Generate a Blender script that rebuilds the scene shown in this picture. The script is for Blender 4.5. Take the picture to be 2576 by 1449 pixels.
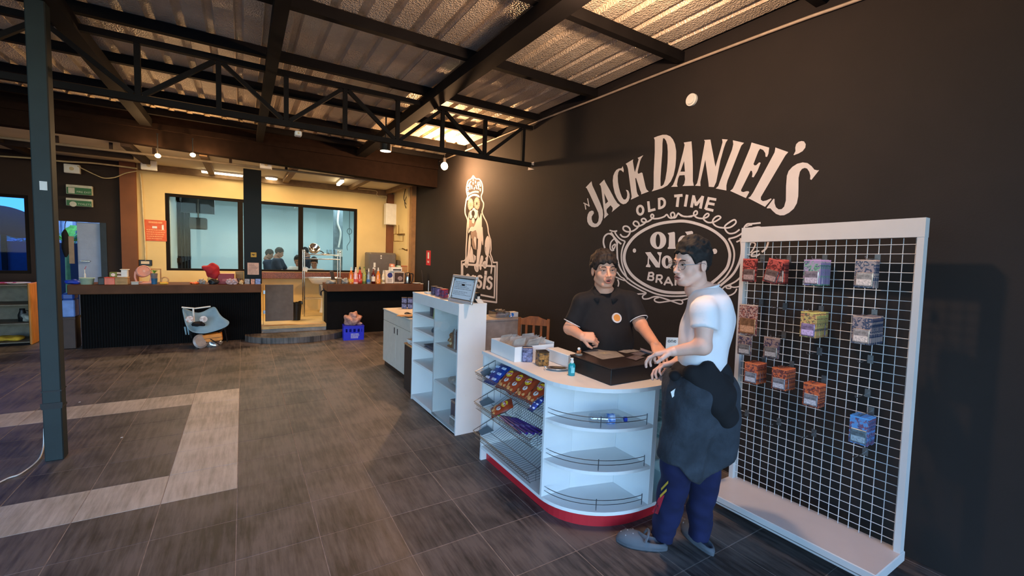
import bpy, bmesh, math, random
import numpy as np
from mathutils import Vector, Matrix, noise as mnoise
from mathutils.geometry import tessellate_polygon
random.seed(7)
PI = math.pi
for o in list(bpy.data.objects): bpy.data.objects.remove(o)
COL = bpy.context.scene.collection
SC = bpy.context.scene

# ---------------------------------------------------------------- camera
FPX, YAW, PITCH, ROLL, CH = 1097.01, -0.554393, 0.078668, 0.039558, 1.62236
def cam_axes():
    cy, sy = math.cos(YAW), math.sin(YAW)
    Rz = np.array([[cy, -sy, 0], [sy, cy, 0], [0, 0, 1]])
    f = np.array([0, 1, 0.]); r = np.array([1, 0, 0.]); u = np.array([0, 0, 1.])
    cp, sp = math.cos(PITCH), math.sin(PITCH)
    f2 = cp*f - sp*u; u2 = sp*f + cp*u
    cr, sr = math.cos(ROLL), math.sin(ROLL)
    r3 = cr*r + sr*u2; u3 = -sr*r + cr*u2
    return Rz@r3, Rz@u3, Rz@f2
AR, AU, AF = cam_axes()
CO = np.array([0, 0, CH])
cam_data = bpy.data.cameras.new('camera')
cam = bpy.data.objects.new('camera', cam_data); COL.objects.link(cam)
cam_data.sensor_width = 36.0; cam_data.lens = 36.0*FPX/2576.0
cam_data.clip_start = 0.02; cam_data.clip_end = 200
M = Matrix(((AR[0], AU[0], -AF[0], 0), (AR[1], AU[1], -AF[1], 0), (AR[2], AU[2], -AF[2], CH), (0, 0, 0, 1)))
cam.matrix_world = M
SC.camera = cam
def ray(x, y):
    return AF + AR*(x-1288)/FPX - AU*(y-724.5)/FPX
def fl(x, y, z=0.0):                       # picture point -> point on the level z
    v = ray(x, y); t = (z-CH)/v[2]; return Vector((v[0]*t, v[1]*t, z))
def wx(x, y, X=3.19):                      # picture point -> point on the plane x = X
    v = ray(x, y); t = X/v[0]; return Vector((X, v[1]*t, CH+v[2]*t))
def wy(x, y, Y):                           # picture point -> point on the plane y = Y
    v = ray(x, y); t = Y/v[1]; return Vector((v[0]*t, Y, CH+v[2]*t))
def proj(P):
    d = np.array(P)-CO; c = d@AF
    return (1288+FPX*(d@AR)/c, 724.5-FPX*(d@AU)/c, c)

# ---------------------------------------------------------------- world, lights, exposure
w = bpy.data.worlds.new('dusk_sky'); SC.world = w; w.use_nodes = True
nt = w.node_tree; nt.nodes.clear()
out = nt.nodes.new('ShaderNodeOutputWorld'); bg = nt.nodes.new('ShaderNodeBackground')
sk = nt.nodes.new('ShaderNodeTexSky'); sk.sky_type = 'NISHITA'; sk.sun_disc = False
sk.sun_elevation = math.radians(24); sk.sun_rotation = math.radians(200); sk.altitude = 0; sk.air_density = 1.2; sk.dust_density = 0.3; sk.ozone_density = 4.0
ml = nt.nodes.new('ShaderNodeMix'); ml.data_type = 'RGBA'; ml.blend_type = 'MULTIPLY'; ml.inputs[0].default_value = 1.0
ml.inputs[7].default_value = (0.46, 0.66, 0.92, 1)
nt.links.new(sk.outputs[0], ml.inputs[6]); nt.links.new(ml.outputs[2], bg.inputs['Color']); nt.links.new(bg.outputs[0], out.inputs[0])
bg.inputs['Strength'].default_value = 0.58
def lamp(name, kind, loc, energy, col, size=0.1, rot=(0, 0, 0), size_y=None, spot=None):
    d = bpy.data.lights.new(name, kind); d.energy = energy; d.color = col
    if kind == 'AREA':
        d.size = size
        if size_y: d.shape = 'RECTANGLE'; d.size_y = size_y
    else: d.shadow_soft_size = size
    if spot: d.spot_size = spot; d.spot_blend = 0.6
    o = bpy.data.objects.new(name, d); COL.objects.link(o); o.location = loc; o.rotation_euler = rot
    return o
WARM = (1.0, 0.66, 0.40)
lamp('bulb_light_front', 'POINT', (1.74, 1.80, 3.02), 74, (1.0, 0.62, 0.40), 0.05)
lamp('bulb_light_wall', 'POINT', (2.76, 6.62, 2.92), 125, (1.0, 0.54, 0.26), 0.05)
lamp('can_light', 'SPOT', (1.62, 5.95, 2.86), 20, (1.0, 0.54, 0.25), 0.05, (0, 0, 0), None, 2.3)
lamp('kitchen_light_a', 'AREA', (-0.65, 9.4, 2.90), 28, (1.0, 0.70, 0.38), 0.9, (0, 0, 0), 0.06)
lamp('kitchen_light_b', 'AREA', (0.55, 9.4, 2.92), 18, (1.0, 0.68, 0.34), 0.25, (0, 0, 0), 0.2)
lamp('kitchen_light_c', 'AREA', (2.0, 9.3, 2.90), 15, (1.0, 0.70, 0.38), 0.06, (0, 0, 0), 0.8)
lamp('rail_lamp_a', 'POINT', (-1.08, 7.86, 2.80), 9, (1.0, 0.56, 0.24), 0.04)
lamp('rail_lamp_b', 'POINT', (-0.45, 7.86, 2.80), 9, (1.0, 0.56, 0.24), 0.04)
lamp('back_room_light_a', 'AREA', (-0.1, 12.9, 2.9), 44, (0.72, 0.93, 1.0), 1.6, (0, 0, 0), 1.2)
lamp('back_room_light_b', 'AREA', (2.4, 12.9, 2.9), 44, (0.72, 0.93, 1.0), 1.6, (0, 0, 0), 1.2)
SC.view_settings.view_transform = 'Standard'; SC.view_settings.look = 'None'
SC.view_settings.gamma = 1.0; SC.view_settings.use_curve_mapping = False
SC.view_settings.exposure = 0.6

# ---------------------------------------------------------------- helpers
def s2l(c):
    return tuple(((v/12.92) if v <= 0.04045 else ((v+0.055)/1.055)**2.4) for v in c)
def C(h):                                   # '#rrggbb' or (r,g,b) 0-255 -> linear
    if isinstance(h, str):
        h = h.lstrip('#'); h = tuple(int(h[i:i+2], 16) for i in (0, 2, 4))
    return s2l(tuple(v/255 for v in h))
MATS = {}
def mat(name, col, rough=0.6, metal=0.0, var=0.12, scale=12.0, bump=0.0, bscale=60.0, trans=0.0, alpha=1.0, emit=0.0, ior=1.45, stretch=None, col2=None, spec=0.5, coat=0.0):
    if name in MATS: return MATS[name]
    m = bpy.data.materials.new(name); m.use_nodes = True; n = m.node_tree; L = n.links
    b = n.nodes['Principled BSDF']; c = C(col)
    t = n.nodes.new('ShaderNodeTexCoord'); src = t.outputs['Object']
    if stretch:
        mp = n.nodes.new('ShaderNodeMapping'); mp.inputs['Scale'].default_value = stretch
        L.new(src, mp.inputs[0]); src = mp.outputs[0]
    nz = n.nodes.new('ShaderNodeTexNoise'); nz.inputs['Scale'].default_value = scale; nz.inputs['Detail'].default_value = 4
    L.new(src, nz.inputs['Vector'])
    r = n.nodes.new('ShaderNodeValToRGB')
    a = tuple(max(0, v*(1-var)) for v in c)+(1,); d = (C(col2) if col2 else tuple(min(1, v*(1+var)) for v in c))+(1,)
    r.color_ramp.elements[0].color = a; r.color_ramp.elements[1].color = d
    r.color_ramp.elements[0].position = 0.35; r.color_ramp.elements[1].position = 0.65
    L.new(nz.outputs['Fac'], r.inputs[0]); L.new(r.outputs[0], b.inputs['Base Color'])
    b.inputs['Roughness'].default_value = rough; b.inputs['Metallic'].default_value = metal
    b.inputs['IOR'].default_value = ior; b.inputs['Specular IOR Level'].default_value = spec
    b.inputs['Transmission Weight'].default_value = trans; b.inputs['Alpha'].default_value = alpha
    b.inputs['Coat Weight'].default_value = coat
    if emit:
        b.inputs['Emission Color'].default_value = c+(1,); b.inputs['Emission Strength'].default_value = emit
    if bump:
        nb = n.nodes.new('ShaderNodeTexNoise'); nb.inputs['Scale'].default_value = bscale; nb.inputs['Detail'].default_value = 3
        bp = n.nodes.new('ShaderNodeBump'); bp.inputs['Strength'].default_value = bump; bp.inputs['Distance'].default_value = 0.02
        L.new(src, nb.inputs['Vector']); L.new(nb.outputs['Fac'], bp.inputs['Height']); L.new(bp.outputs[0], b.inputs['Normal'])
    MATS[name] = m
    return m
def glass(name, tint=(0.9, 0.95, 0.97), rough=0.02, opacity=0.12):
    if name in MATS: return MATS[name]
    m = bpy.data.materials.new(name); m.use_nodes = True; n = m.node_tree; n.nodes.clear(); L = n.links
    o = n.nodes.new('ShaderNodeOutputMaterial'); tr = n.nodes.new('ShaderNodeBsdfTransparent'); gl = n.nodes.new('ShaderNodeBsdfGlossy')
    tr.inputs[0].default_value = tint+(1,); gl.inputs['Roughness'].default_value = rough
    lw = n.nodes.new('ShaderNodeLayerWeight'); lw.inputs[0].default_value = 0.35
    nz = n.nodes.new('ShaderNodeTexNoise'); nz.inputs['Scale'].default_value = 6
    mm = n.nodes.new('ShaderNodeMath'); mm.operation = 'MULTIPLY_ADD'; mm.inputs[1].default_value = 0.15; mm.inputs[2].default_value = opacity
    L.new(lw.outputs['Fresnel'], mm.inputs[0]); mx = n.nodes.new('ShaderNodeMixShader')
    bp = n.nodes.new('ShaderNodeBump'); bp.inputs['Strength'].default_value = 0.01; L.new(nz.outputs[0], bp.inputs['Height']); L.new(bp.outputs[0], gl.inputs['Normal'])
    L.new(mm.outputs[0], mx.inputs[0]); L.new(tr.outputs[0], mx.inputs[1]); L.new(gl.outputs[0], mx.inputs[2]); L.new(mx.outputs[0], o.inputs[0])
    MATS[name] = m
    return m

class MB:
    """collects shapes; build() links them as ONE mesh object"""
    def __init__(s): s.v = []; s.f = []; s.mi = []; s.sm = []; s.m = 0; s.s = False
    def add(s, vs, fs, T=None):
        o = len(s.v)
        for p in vs:
            p = Vector(p); s.v.append(tuple(T@p if T else p))
        for f in fs: s.f.append(tuple(i+o for i in f)); s.mi.append(s.m); s.sm.append(s.s)
        return s
    def bb(s, a, b, T=None):                # box between two corners
        x0, y0, z0 = a; x1, y1, z1 = b
        if x0 > x1: x0, x1 = x1, x0
        if y0 > y1: y0, y1 = y1, y0
        if z0 > z1: z0, z1 = z1, z0
        return s.add([(x0,y0,z0),(x1,y0,z0),(x1,y1,z0),(x0,y1,z0),(x0,y0,z1),(x1,y0,z1),(x1,y1,z1),(x0,y1,z1)],
            [(0,3,2,1),(4,5,6,7),(0,1,5,4),(1,2,6,5),(2,3,7,6),(3,0,4,7)], T)
    def rb(s, a, b, r=0.006, T=None):       # box with chamfered edges
        a = [min(a[i], b[i]) for i in range(3)], [max(a[i], b[i]) for i in range(3)]
        lo, hi = a; r = min([r]+[(hi[i]-lo[i])*0.45 for i in range(3)])
        bm = bmesh.new(); bmesh.ops.create_cube(bm, size=1)
        for v in bm.verts: v.co = Vector([(lo[i]+hi[i])/2+v.co[i]*(hi[i]-lo[i]) for i in range(3)])
        bmesh.ops.bevel(bm, geom=bm.edges[:], offset=r, segments=1, affect='EDGES')
        return s.frombm(bm, T)
    def frombm(s, bm, T=None):
        bm.verts.index_update(); vs = [v.co.copy() for v in bm.verts]; fs = [tuple(v.index for v in f.verts) for f in bm.faces]; bm.free()
        return s.add(vs, fs, T)
    def cyl(s, p0, p1, r0, r1=None, n=12, cap=True, T=None):
        r1 = r0 if r1 is None else r1; p0 = Vector(p0); p1 = Vector(p1); d = (p1-p0)
        q = d.to_track_quat('Z', 'Y').to_matrix(); vs = []
        for p, r in ((p0, r0), (p1, r1)):
            for i in range(n):
                a = 2*PI*i/n; vs.append(p+q@Vector((math.cos(a)*r, math.sin(a)*r, 0)))
        fs = [(i, (i+1) % n, n+(i+1) % n, n+i) for i in range(n)]
        if cap: fs += [tuple(range(n-1, -1, -1)), tuple(range(n, 2*n))]
        return s.add(vs, fs, T)
    def tube(s, pts, r, n=6, closed=False, T=None):
        pts = [Vector(p) for p in pts]; k = len(pts); vs = []; fs = []; up = None
        for i, p in enumerate(pts):
            if closed: t = pts[(i+1) % k]-pts[i-1]
            else: t = pts[min(i+1, k-1)]-pts[max(i-1, 0)]
            if t.length < 1e-9: t = Vector((0, 0, 1))
            t.normalize()
            if up is None: up = t.orthogonal().normalized()
            up = (up-t*up.dot(t))
            if up.length < 1e-6: up = t.orthogonal()
            up.normalize(); sd = t.cross(up); rr = r[i] if isinstance(r, (list, tuple)) else r
            for j in range(n):
                a = 2*PI*j/n; vs.append(p+up*math.cos(a)*rr+sd*math.sin(a)*rr)
        for i in range(k if closed else k-1):
            for j in range(n):
                a = i*n+j; b = i*n+(j+1) % n; c = ((i+1) % k)*n+(j+1) % n; d = ((i+1) % k)*n+j
                fs.append((a, b, c, d))
        if not closed: fs += [tuple(range(n-1, -1, -1)), tuple(range((k-1)*n, k*n))]
        return s.add(vs, fs, T)
    def lathe(s, prof, c=(0, 0, 0), n=16, T=None):   # prof: (radius, height) pairs
        vs = []; fs = []
        for r, z in prof:
            for i in range(n):
                a = 2*PI*i/n; vs.append((c[0]+r*math.cos(a), c[1]+r*math.sin(a), c[2]+z))
        for j in range(len(prof)-1):
            for i in range(n): fs.append((j*n+i, j*n+(i+1) % n, (j+1)*n+(i+1) % n, (j+1)*n+i))
        fs += [tuple(range(n-1, -1, -1)), tuple(range((len(prof)-1)*n, len(prof)*n))]
        return s.add(vs, fs, T)
    def ell(s, c, r, n=14, m=9, T=None):
        c = Vector(c); vs = []; fs = []
        for j in range(m+1):
            th = PI*j/m
            for i in range(n):
                a = 2*PI*i/n; vs.append((c[0]+r[0]*math.sin(th)*math.cos(a), c[1]+r[1]*math.sin(th)*math.sin(a), c[2]+r[2]*math.cos(th)))
        for j in range(m):
            for i in range(n): fs.append((j*n+i, (j+1)*n+i, (j+1)*n+(i+1) % n, j*n+(i+1) % n))
        return s.add(vs, fs, T)
    def prism(s, poly, z0, z1, T=None, holes=()):    # polygon in xy (with holes) pushed from z0 to z1
        loops = [list(poly)]+[list(h) for h in holes]; flat = [p for l in loops for p in l]; n = len(flat)
        tris = tessellate_polygon([[Vector((p[0], p[1], 0)) for p in l] for l in loops])
        vs = [(p[0], p[1], z0) for p in flat]+[(p[0], p[1], z1) for p in flat]
        fs = []
        for t in tris:
            a, b, c = (Vector((flat[i][0], flat[i][1])) for i in t)
            cr = (b-a).cross(c-a) if hasattr(b-a, 'cross') else 0
            t = tuple(t) if cr > 0 else tuple(reversed(t))
            fs.append(tuple(i+n for i in t)); fs.append(tuple(reversed(t)))
        o = 0
        for l in loops:
            k = len(l); area = sum(l[i][0]*l[(i+1) % k][1]-l[(i+1) % k][0]*l[i][1] for i in range(k))
            ccw = area > 0
            if l is not loops[0]: ccw = not ccw; 
            for i in range(k):
                a = o+i; b = o+(i+1) % k
                q = (a, b, b+n, a+n); rev = (area < 0) if l is loops[0] else (area > 0)
                fs.append(tuple(reversed(q)) if rev else q)
            o += k
        return s.add(vs, fs, T)
    def grid(s, P, T=None, closed_u=False):          # P[i][j] points -> sheet
        a = len(P); b = len(P[0]); vs = [p for r in P for p in r]; fs = []
        for i in range(a if closed_u else a-1):
            for j in range(b-1): fs.append((i*b+j, ((i+1) % a)*b+j, ((i+1) % a)*b+j+1, i*b+j+1))
        return s.add(vs, fs, T)
    def build(s, name, mats, parent=None, world=False, kind=None, label=None, smooth=None):
        me = bpy.data.meshes.new(name); vs = s.v
        if world and parent is not None:
            inv = parent_mat(parent).inverted(); vs = [tuple(inv@Vector(v)) for v in vs]
        me.from_pydata(vs, [], s.f)
        if not isinstance(mats, (list, tuple)): mats = [mats]
        for m in mats: me.materials.append(m)
        me.polygons.foreach_set('material_index', s.mi)
        me.polygons.foreach_set('use_smooth', [bool(x) for x in s.sm] if smooth is None else [smooth]*len(s.f))
        me.update()
        o = bpy.data.objects.new(name, me); COL.objects.link(o)
        if parent is not None: o.parent = parent
        if kind: o['kind'] = kind
        if label: o['label'] = label
        return o
def parent_mat(p):
    m = Matrix.LocRotScale(p.location, p.rotation_euler, p.scale)
    return parent_mat(p.parent)@m if p.parent else m
def tag(o, label, cat, group=None):
    o['label'] = label; o['category'] = cat
    if group: o['group'] = group
    return o
def thing(name, label, cat, loc=(0, 0, 0), rz=0.0, group=None):
    o = bpy.data.objects.new(name, None); COL.objects.link(o); o.empty_display_size = 0.1
    o.location = loc; o.rotation_euler = (0, 0, rz)
    return tag(o, label, cat, group)
def struct(name, mb, m, parent=None):
    o = mb.build(name, m, parent)
    o['kind'] = 'structure'
    return o
def sempty(name, loc=(0, 0, 0)):
    o = bpy.data.objects.new(name, None); COL.objects.link(o); o.location = loc; o['kind'] = 'structure'
    return o
def dup(root, loc=None, rot=None, label=None, group=None, scale=None):
    def cp(o, par):
        c = o.copy(); COL.objects.link(c); c.parent = par
        for k in [x for x in ALLCH(o)]: cp(k, c)
        return c
    r = cp(root, root.parent)
    if loc is not None: r.location = loc
    if rot is not None: r.rotation_euler = rot
    if scale is not None: r.scale = scale
    if label: r['label'] = label
    if group: r['group'] = group
    return r
def ALLCH(o): return [c for c in COL.objects if c.parent is o] if len(COL.objects) < 0 else [c for c in o.children]
def TR(loc=(0, 0, 0), rz=0.0, rx=0.0, ry=0.0, s=1.0):
    return Matrix.Translation(loc)@Matrix.Rotation(rz, 4, 'Z')@Matrix.Rotation(ry, 4, 'Y')@Matrix.Rotation(rx, 4, 'X')@Matrix.Scale(s, 4)
def catmull(P, n=6, closed=False):
    P = [Vector(p) for p in P]; k = len(P); out = []
    for i in range(k if closed else k-1):
        if closed: a, b, c, d = P[i-1], P[i], P[(i+1) % k], P[(i+2) % k]
        else: a, b, c, d = P[max(i-1, 0)], P[i], P[i+1], P[min(i+2, k-1)]
        for j in range(n):
            t = j/n; out.append(0.5*((2*b)+(c-a)*t+(2*a-5*b+4*c-d)*t*t+(3*b-a-3*c+d)*t**3))
    if not closed: out.append(P[-1])
    return out

# ---------------------------------------------------------------- implicit surfaces (for bodies, cloth, bags)
def surf_nets(fn, lo, hi, h):
    lo = np.array(lo, float); hi = np.array(hi, float); n = np.ceil((hi-lo)/h).astype(int)+1
    ax = [lo[i]+h*np.arange(n[i]) for i in range(3)]
    X, Y, Z = np.meshgrid(*ax, indexing='ij'); D = fn(X, Y, Z).astype(np.float32); S = D < 0
    c = [(i, j, k) for i in (0, 1) for j in (0, 1) for k in (0, 1)]
    sh = tuple(n-1)
    def cut(A, o): return A[o[0]:o[0]+sh[0], o[1]:o[1]+sh[1], o[2]:o[2]+sh[2]]
    cnt = sum(cut(S, o).astype(np.int8) for o in c); act = (cnt > 0) & (cnt < 8)
    idx = -np.ones(sh, int); idx[act] = np.arange(act.sum())
    acc = np.zeros((act.sum(), 3)); num = np.zeros(act.sum())
    cd = {o: cut(D, o)[act] for o in c}
    for a in c:
        for b in c:
            if sum(abs(a[i]-b[i]) for i in range(3)) == 1 and a < b:
                da, db = cd[a], cd[b]; m = (da < 0) != (db < 0)
                t = np.where(m, da/np.where(m, da-db, 1), 0)
                p = np.array(a)[None]+t[:, None]*(np.array(b)-np.array(a))[None]
                acc[m] += p[m]; num[m] += 1
    base = np.argwhere(act); V = lo+h*(base+acc/num[:, None]); F = []
    for d in range(3):
        u, v = (d+1) % 3, (d+2) % 3
        sl0 = [slice(0, n[i]) for i in range(3)]; sl1 = list(sl0); sl0[d] = slice(0, n[d]-1); sl1[d] = slice(1, n[d])
        A = S[tuple(sl0)]; B = S[tuple(sl1)]; E = np.argwhere(A != B)
        ok = (E[:, u] > 0) & (E[:, v] > 0) & (E[:, u] < n[u]-1) & (E[:, v] < n[v]-1); E = E[ok]
        ins = A[tuple(E.T)]
        def at(du, dv):
            q = E.copy(); q[:, u] -= du; q[:, v] -= dv; return idx[tuple(q.T)]
        q = np.stack([at(0, 0), at(1, 0), at(1, 1), at(0, 1)], 1)
        q[~ins] = q[~ins][:, ::-1]; F.append(q)
    F = np.concatenate(F); F = F[(F >= 0).all(1)]
    return V, F
def sd_cap(X, Y, Z, a, b, ra, rb, sx=1.0, sy=1.0):
    a = np.array(a, float); b = np.array(b, float); d = b-a; L = (d@d) or 1e-9
    t = np.clip(((X-a[0])*d[0]+(Y-a[1])*d[1]+(Z-a[2])*d[2])/L, 0, 1)
    return np.sqrt((X-a[0]-t*d[0])**2+(Y-a[1]-t*d[1])**2+(Z-a[2]-t*d[2])**2)-(ra+(rb-ra)*t)
def sd_ell(X, Y, Z, c, r, R=None):
    x, y, z = X-c[0], Y-c[1], Z-c[2]
    if R is not None:
        x, y, z = R[0][0]*x+R[1][0]*y+R[2][0]*z, R[0][1]*x+R[1][1]*y+R[2][1]*z, R[0][2]*x+R[1][2]*y+R[2][2]*z
    k = np.sqrt((x/r[0])**2+(y/r[1])**2+(z/r[2])**2); k2 = np.sqrt((x/r[0]**2)**2+(y/r[1]**2)**2+(z/r[2]**2)**2)
    return k*(k-1)/np.maximum(k2, 1e-6)
def smin(a, b, k):
    h = np.clip(0.5+0.5*(b-a)/k, 0, 1); return b+(a-b)*h-k*h*(1-h)
def smax(a, b, k): return -smin(-a, -b, k)
def net(name, fn, lo, hi, h, mats, parent=None, T=None, mi=None, label=None, merge=None):
    V, F = surf_nets(fn, lo, hi, h)
    if merge: return V, F
    return meshobj(name, V, F, mats, parent, T, mi, label)
def meshobj(name, V, F, mats, parent=None, T=None, mi=None, label=None):
    if T is not None:
        T = np.array(T); V = V@T[:3, :3].T+T[:3, 3]
    me = bpy.data.meshes.new(name); me.vertices.add(len(V)); me.vertices.foreach_set('co', V.astype(np.float32).ravel())
    me.loops.add(len(F)*4); me.loops.foreach_set('vertex_index', F.astype(np.int32).ravel())
    me.polygons.add(len(F)); me.polygons.foreach_set('loop_start', np.arange(len(F), dtype=np.int32)*4)
    me.polygons.foreach_set('use_smooth', [True]*len(F))
    if not isinstance(mats, (list, tuple)): mats = [mats]
    for m in mats: me.materials.append(m)
    if mi is not None: me.polygons.foreach_set('material_index', mi(V[F].mean(1)).astype(np.int32))
    me.update(calc_edges=True); me.validate()
    o = bpy.data.objects.new(name, me); COL.objects.link(o)
    if parent is not None: o.parent = parent
    if label: o['label'] = label
    return o
def wob(X, Y, Z, f, a, s=0.0):            # cheap smooth wobble for cloth folds
    return a*(np.sin(X*f+1.7*np.sin(Y*f*0.7+s)+s)*np.cos(Y*f*0.9+1.3*np.sin(Z*f*0.8-s))+0.6*np.sin(Z*f*1.3+2.1*np.sin(X*f*0.6+s)))
# ================================================================ THE SETTING
XW = 3.19; YB = 10.5; ZR = 3.38
M_wallblk = mat('black_wall_paint', (33, 27, 24), 0.85, var=0.10, scale=3.0, bump=0.08, bscale=90)
M_yel = mat('cream_wall_paint', (214, 188, 132), 0.8, var=0.05, scale=2.0, bump=0.05, bscale=80)
M_brown = mat('brown_pillar_paint', (120, 72, 42), 0.7, var=0.12, scale=3.0)
M_dkbrown = mat('dark_brown_paint', (44, 32, 26), 0.85, var=0.12, scale=3.0)
M_steel = mat('black_steel_paint', (22, 19, 18), 0.75, var=0.15, scale=8.0, spec=0.2)
M_steelg = mat('dark_green_steel_paint', (27, 38, 38), 0.6, var=0.12, scale=6.0, bump=0.03)
M_white = mat('white_laminate', (222, 222, 220), 0.45, var=0.03, scale=4.0)
M_whitem = mat('white_powder_coat', (198, 194, 190), 0.4, var=0.03, scale=5.0)
M_red = mat('red_plinth', (190, 34, 44), 0.45, var=0.08, scale=5.0)
M_grout = mat('grout', (152, 139, 127), 0.9, var=0.2, scale=20.0)
M_chrome = mat('chrome', (200, 200, 200), 0.18, metal=1.0, var=0.05)
M_ceil = mat('cream_ceiling_board', (206, 196, 172), 0.85, var=0.04, scale=2.0)
M_concrete = mat('grey_concrete', (128, 124, 118), 0.9, var=0.25, scale=6.0, bump=0.3, bscale=30)
M_yelfloor = mat('cream_kitchen_floor', (196, 170, 118), 0.6, var=0.08, scale=5.0)

def tile_mat(name, c1, c2, rough, seed):
    m = bpy.data.materials.new(name); m.use_nodes = True; n = m.node_tree; L = n.links; b = n.nodes['Principled BSDF']
    g = n.nodes.new('ShaderNodeNewGeometry'); mp = n.nodes.new('ShaderNodeMapping'); mp.inputs['Scale'].default_value = (34, 3.2, 1)
    mp.inputs['Rotation'].default_value = (0, 0, 0.10+seed)
    L.new(g.outputs['Position'], mp.inputs[0]); n1 = n.nodes.new('ShaderNodeTexNoise'); n1.inputs['Scale'].default_value = 1.0; n1.inputs['Detail'].default_value = 7; n1.inputs['Roughness'].default_value = 0.65
    L.new(mp.outputs[0], n1.inputs['Vector'])
    n2 = n.nodes.new('ShaderNodeTexNoise'); n2.inputs['Scale'].default_value = 3.0; n2.inputs['Detail'].default_value = 5; L.new(g.outputs['Position'], n2.inputs['Vector'])
    ad = n.nodes.new('ShaderNodeMath'); ad.operation = 'MULTIPLY_ADD'; ad.inputs[1].default_value = 0.45; L.new(n2.outputs[0], ad.inputs[0])
    m2 = n.nodes.new('ShaderNodeMath'); m2.operation = 'MULTIPLY'; m2.inputs[1].default_value = 0.62; L.new(n1.outputs[0], m2.inputs[0]); L.new(m2.outputs[0], ad.inputs[2])
    oi = n.nodes.new('ShaderNodeObjectInfo'); ar = n.nodes.new('ShaderNodeMath'); ar.operation = 'MULTIPLY_ADD'; ar.inputs[1].default_value = 0.07; L.new(oi.outputs['Random'], ar.inputs[0]); L.new(ad.outputs[0], ar.inputs[2])
    r = n.nodes.new('ShaderNodeValToRGB'); r.color_ramp.elements[0].position = 0.45; r.color_ramp.elements[1].position = 0.66
    r.color_ramp.elements[0].color = C(c1)+(1,); r.color_ramp.elements[1].color = C(c2)+(1,)
    L.new(ar.outputs[0], r.inputs[0]); L.new(r.outputs[0], b.inputs['Base Color'])
    rr = n.nodes.new('ShaderNodeMapRange'); rr.inputs[3].default_value = rough-0.1; rr.inputs[4].default_value = rough+0.18; L.new(n1.outputs[0], rr.inputs[0]); L.new(rr.outputs[0], b.inputs['Roughness'])
    bp = n.nodes.new('ShaderNodeBump'); bp.inputs['Strength'].default_value = 0.35; bp.inputs['Distance'].default_value = 0.004; L.new(n1.outputs[0], bp.inputs['Height']); L.new(bp.outputs[0], b.inputs['Normal'])
    return m
M_tile = tile_mat('dark_slate_tile', (47, 43, 41), (104, 95, 89), 0.5, 0.0)
M_tilel = tile_mat('pale_stone_tile', (158, 148, 132), (198, 189, 174), 0.55, 0.3)

# floor: grout bed with tiles; the 300 largest in view are separate pieces
OX, OY, TX, TY = -0.0434, 4.4653, 0.4, 0.39088
floor = struct('floor', MB().bb((-6.4, -3.2, -0.12), (XW+0.3, 8.55, -0.0012)), M_grout)
tiles = []
for i in range(-16, 9):
    for j in range(-19, 11):
        x0 = OX+i*TX; y0 = OY+j*TY
        if x0 > XW or y0 > 8.5 or x0 < -6.4: continue
        x1 = min(x0+TX, XW); y1 = min(y0+TY, 8.52)
        lt = (i == -1 and -3 <= j <= 2) or (i <= -1 and j in (-3, 2))
        pts = [proj((x, y, 0)) for x, y in ((x0, y0), (x1, y0), (x1, y1), (x0, y1))]
        if min(p[2] for p in pts) < 0.12: ar = 0
        else:
            xs = [min(max(p[0], 0), 2576) for p in pts]; ys = [min(max(p[1], 0), 1449) for p in pts]
            ar = abs(sum(xs[k]*ys[(k+1) % 4]-xs[(k+1) % 4]*ys[k] for k in range(4)))/2
        tiles.append((ar, i, j, x0, y0, x1, y1, lt))
tiles.sort(reverse=True)
def tile_mb(w, d):
    g = 0.0021; e = 0.001; mb = MB()
    mb.add([(g,g,-.01),(w-g,g,-.01),(w-g,d-g,-.01),(g,d-g,-.01),(g,g,-e),(w-g,g,-e),(w-g,d-g,-e),(g,d-g,-e),(g+e,g+e,0),(w-g-e,g+e,0),(w-g-e,d-g-e,0),(g+e,d-g-e,0)],
        [(8,9,10,11)]+[(k, (k+1) % 4, 4+(k+1) % 4, 4+k) for k in range(4)]+[(4+k, 4+(k+1) % 4, 8+(k+1) % 4, 8+k) for k in range(4)])
    return mb
tcache = {}
rest = {False: MB(), True: MB()}
cnt = 0
for ar, i, j, x0, y0, x1, y1, lt in tiles:
    if cnt < 298 and ar > 30:
        k = (round(x1-x0, 3), round(y1-y0, 3), lt)
        if k not in tcache:
            o = tile_mb(x1-x0, y1-y0).build('floor_tile', M_tilel if lt else M_tile, floor); tcache[k] = o.data
            if lt: o['label'] = 'pale stone floor tile'
        else:
            o = bpy.data.objects.new('floor_tile', tcache[k]); COL.objects.link(o); o.parent = floor
            if lt: o['label'] = 'pale stone floor tile'
        o.location = (x0, y0, random.uniform(-0.0004, 0.0004)); cnt += 1
    else:
        mb = tile_mb(x1-x0, y1-y0); rest[lt].add([(v[0]+x0, v[1]+y0, v[2]) for v in mb.v], mb.f)
rest[False].build('distant_tiles', M_tile, floor, kind='stuff')
if rest[True].f: rest[True].build('distant_pale_tiles', M_tilel, floor, kind='stuff')

# right wall, with the pilaster at its far end
struct('wall_right', MB().bb((XW, -3.2, -0.1), (XW+0.2, 9.32, 3.6)), M_wallblk)
struct('trim_1', MB().bb((3.09, 9.2, 0.0), (XW-0.002, 9.34, 3.3)), mat('tan_pilaster_paint', (150, 112, 72), 0.7))
struct('wall_kitchen', MB().bb((3.05, 9.345, 0.0), (3.25, YB+0.15, 3.3)), M_yel)
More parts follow.
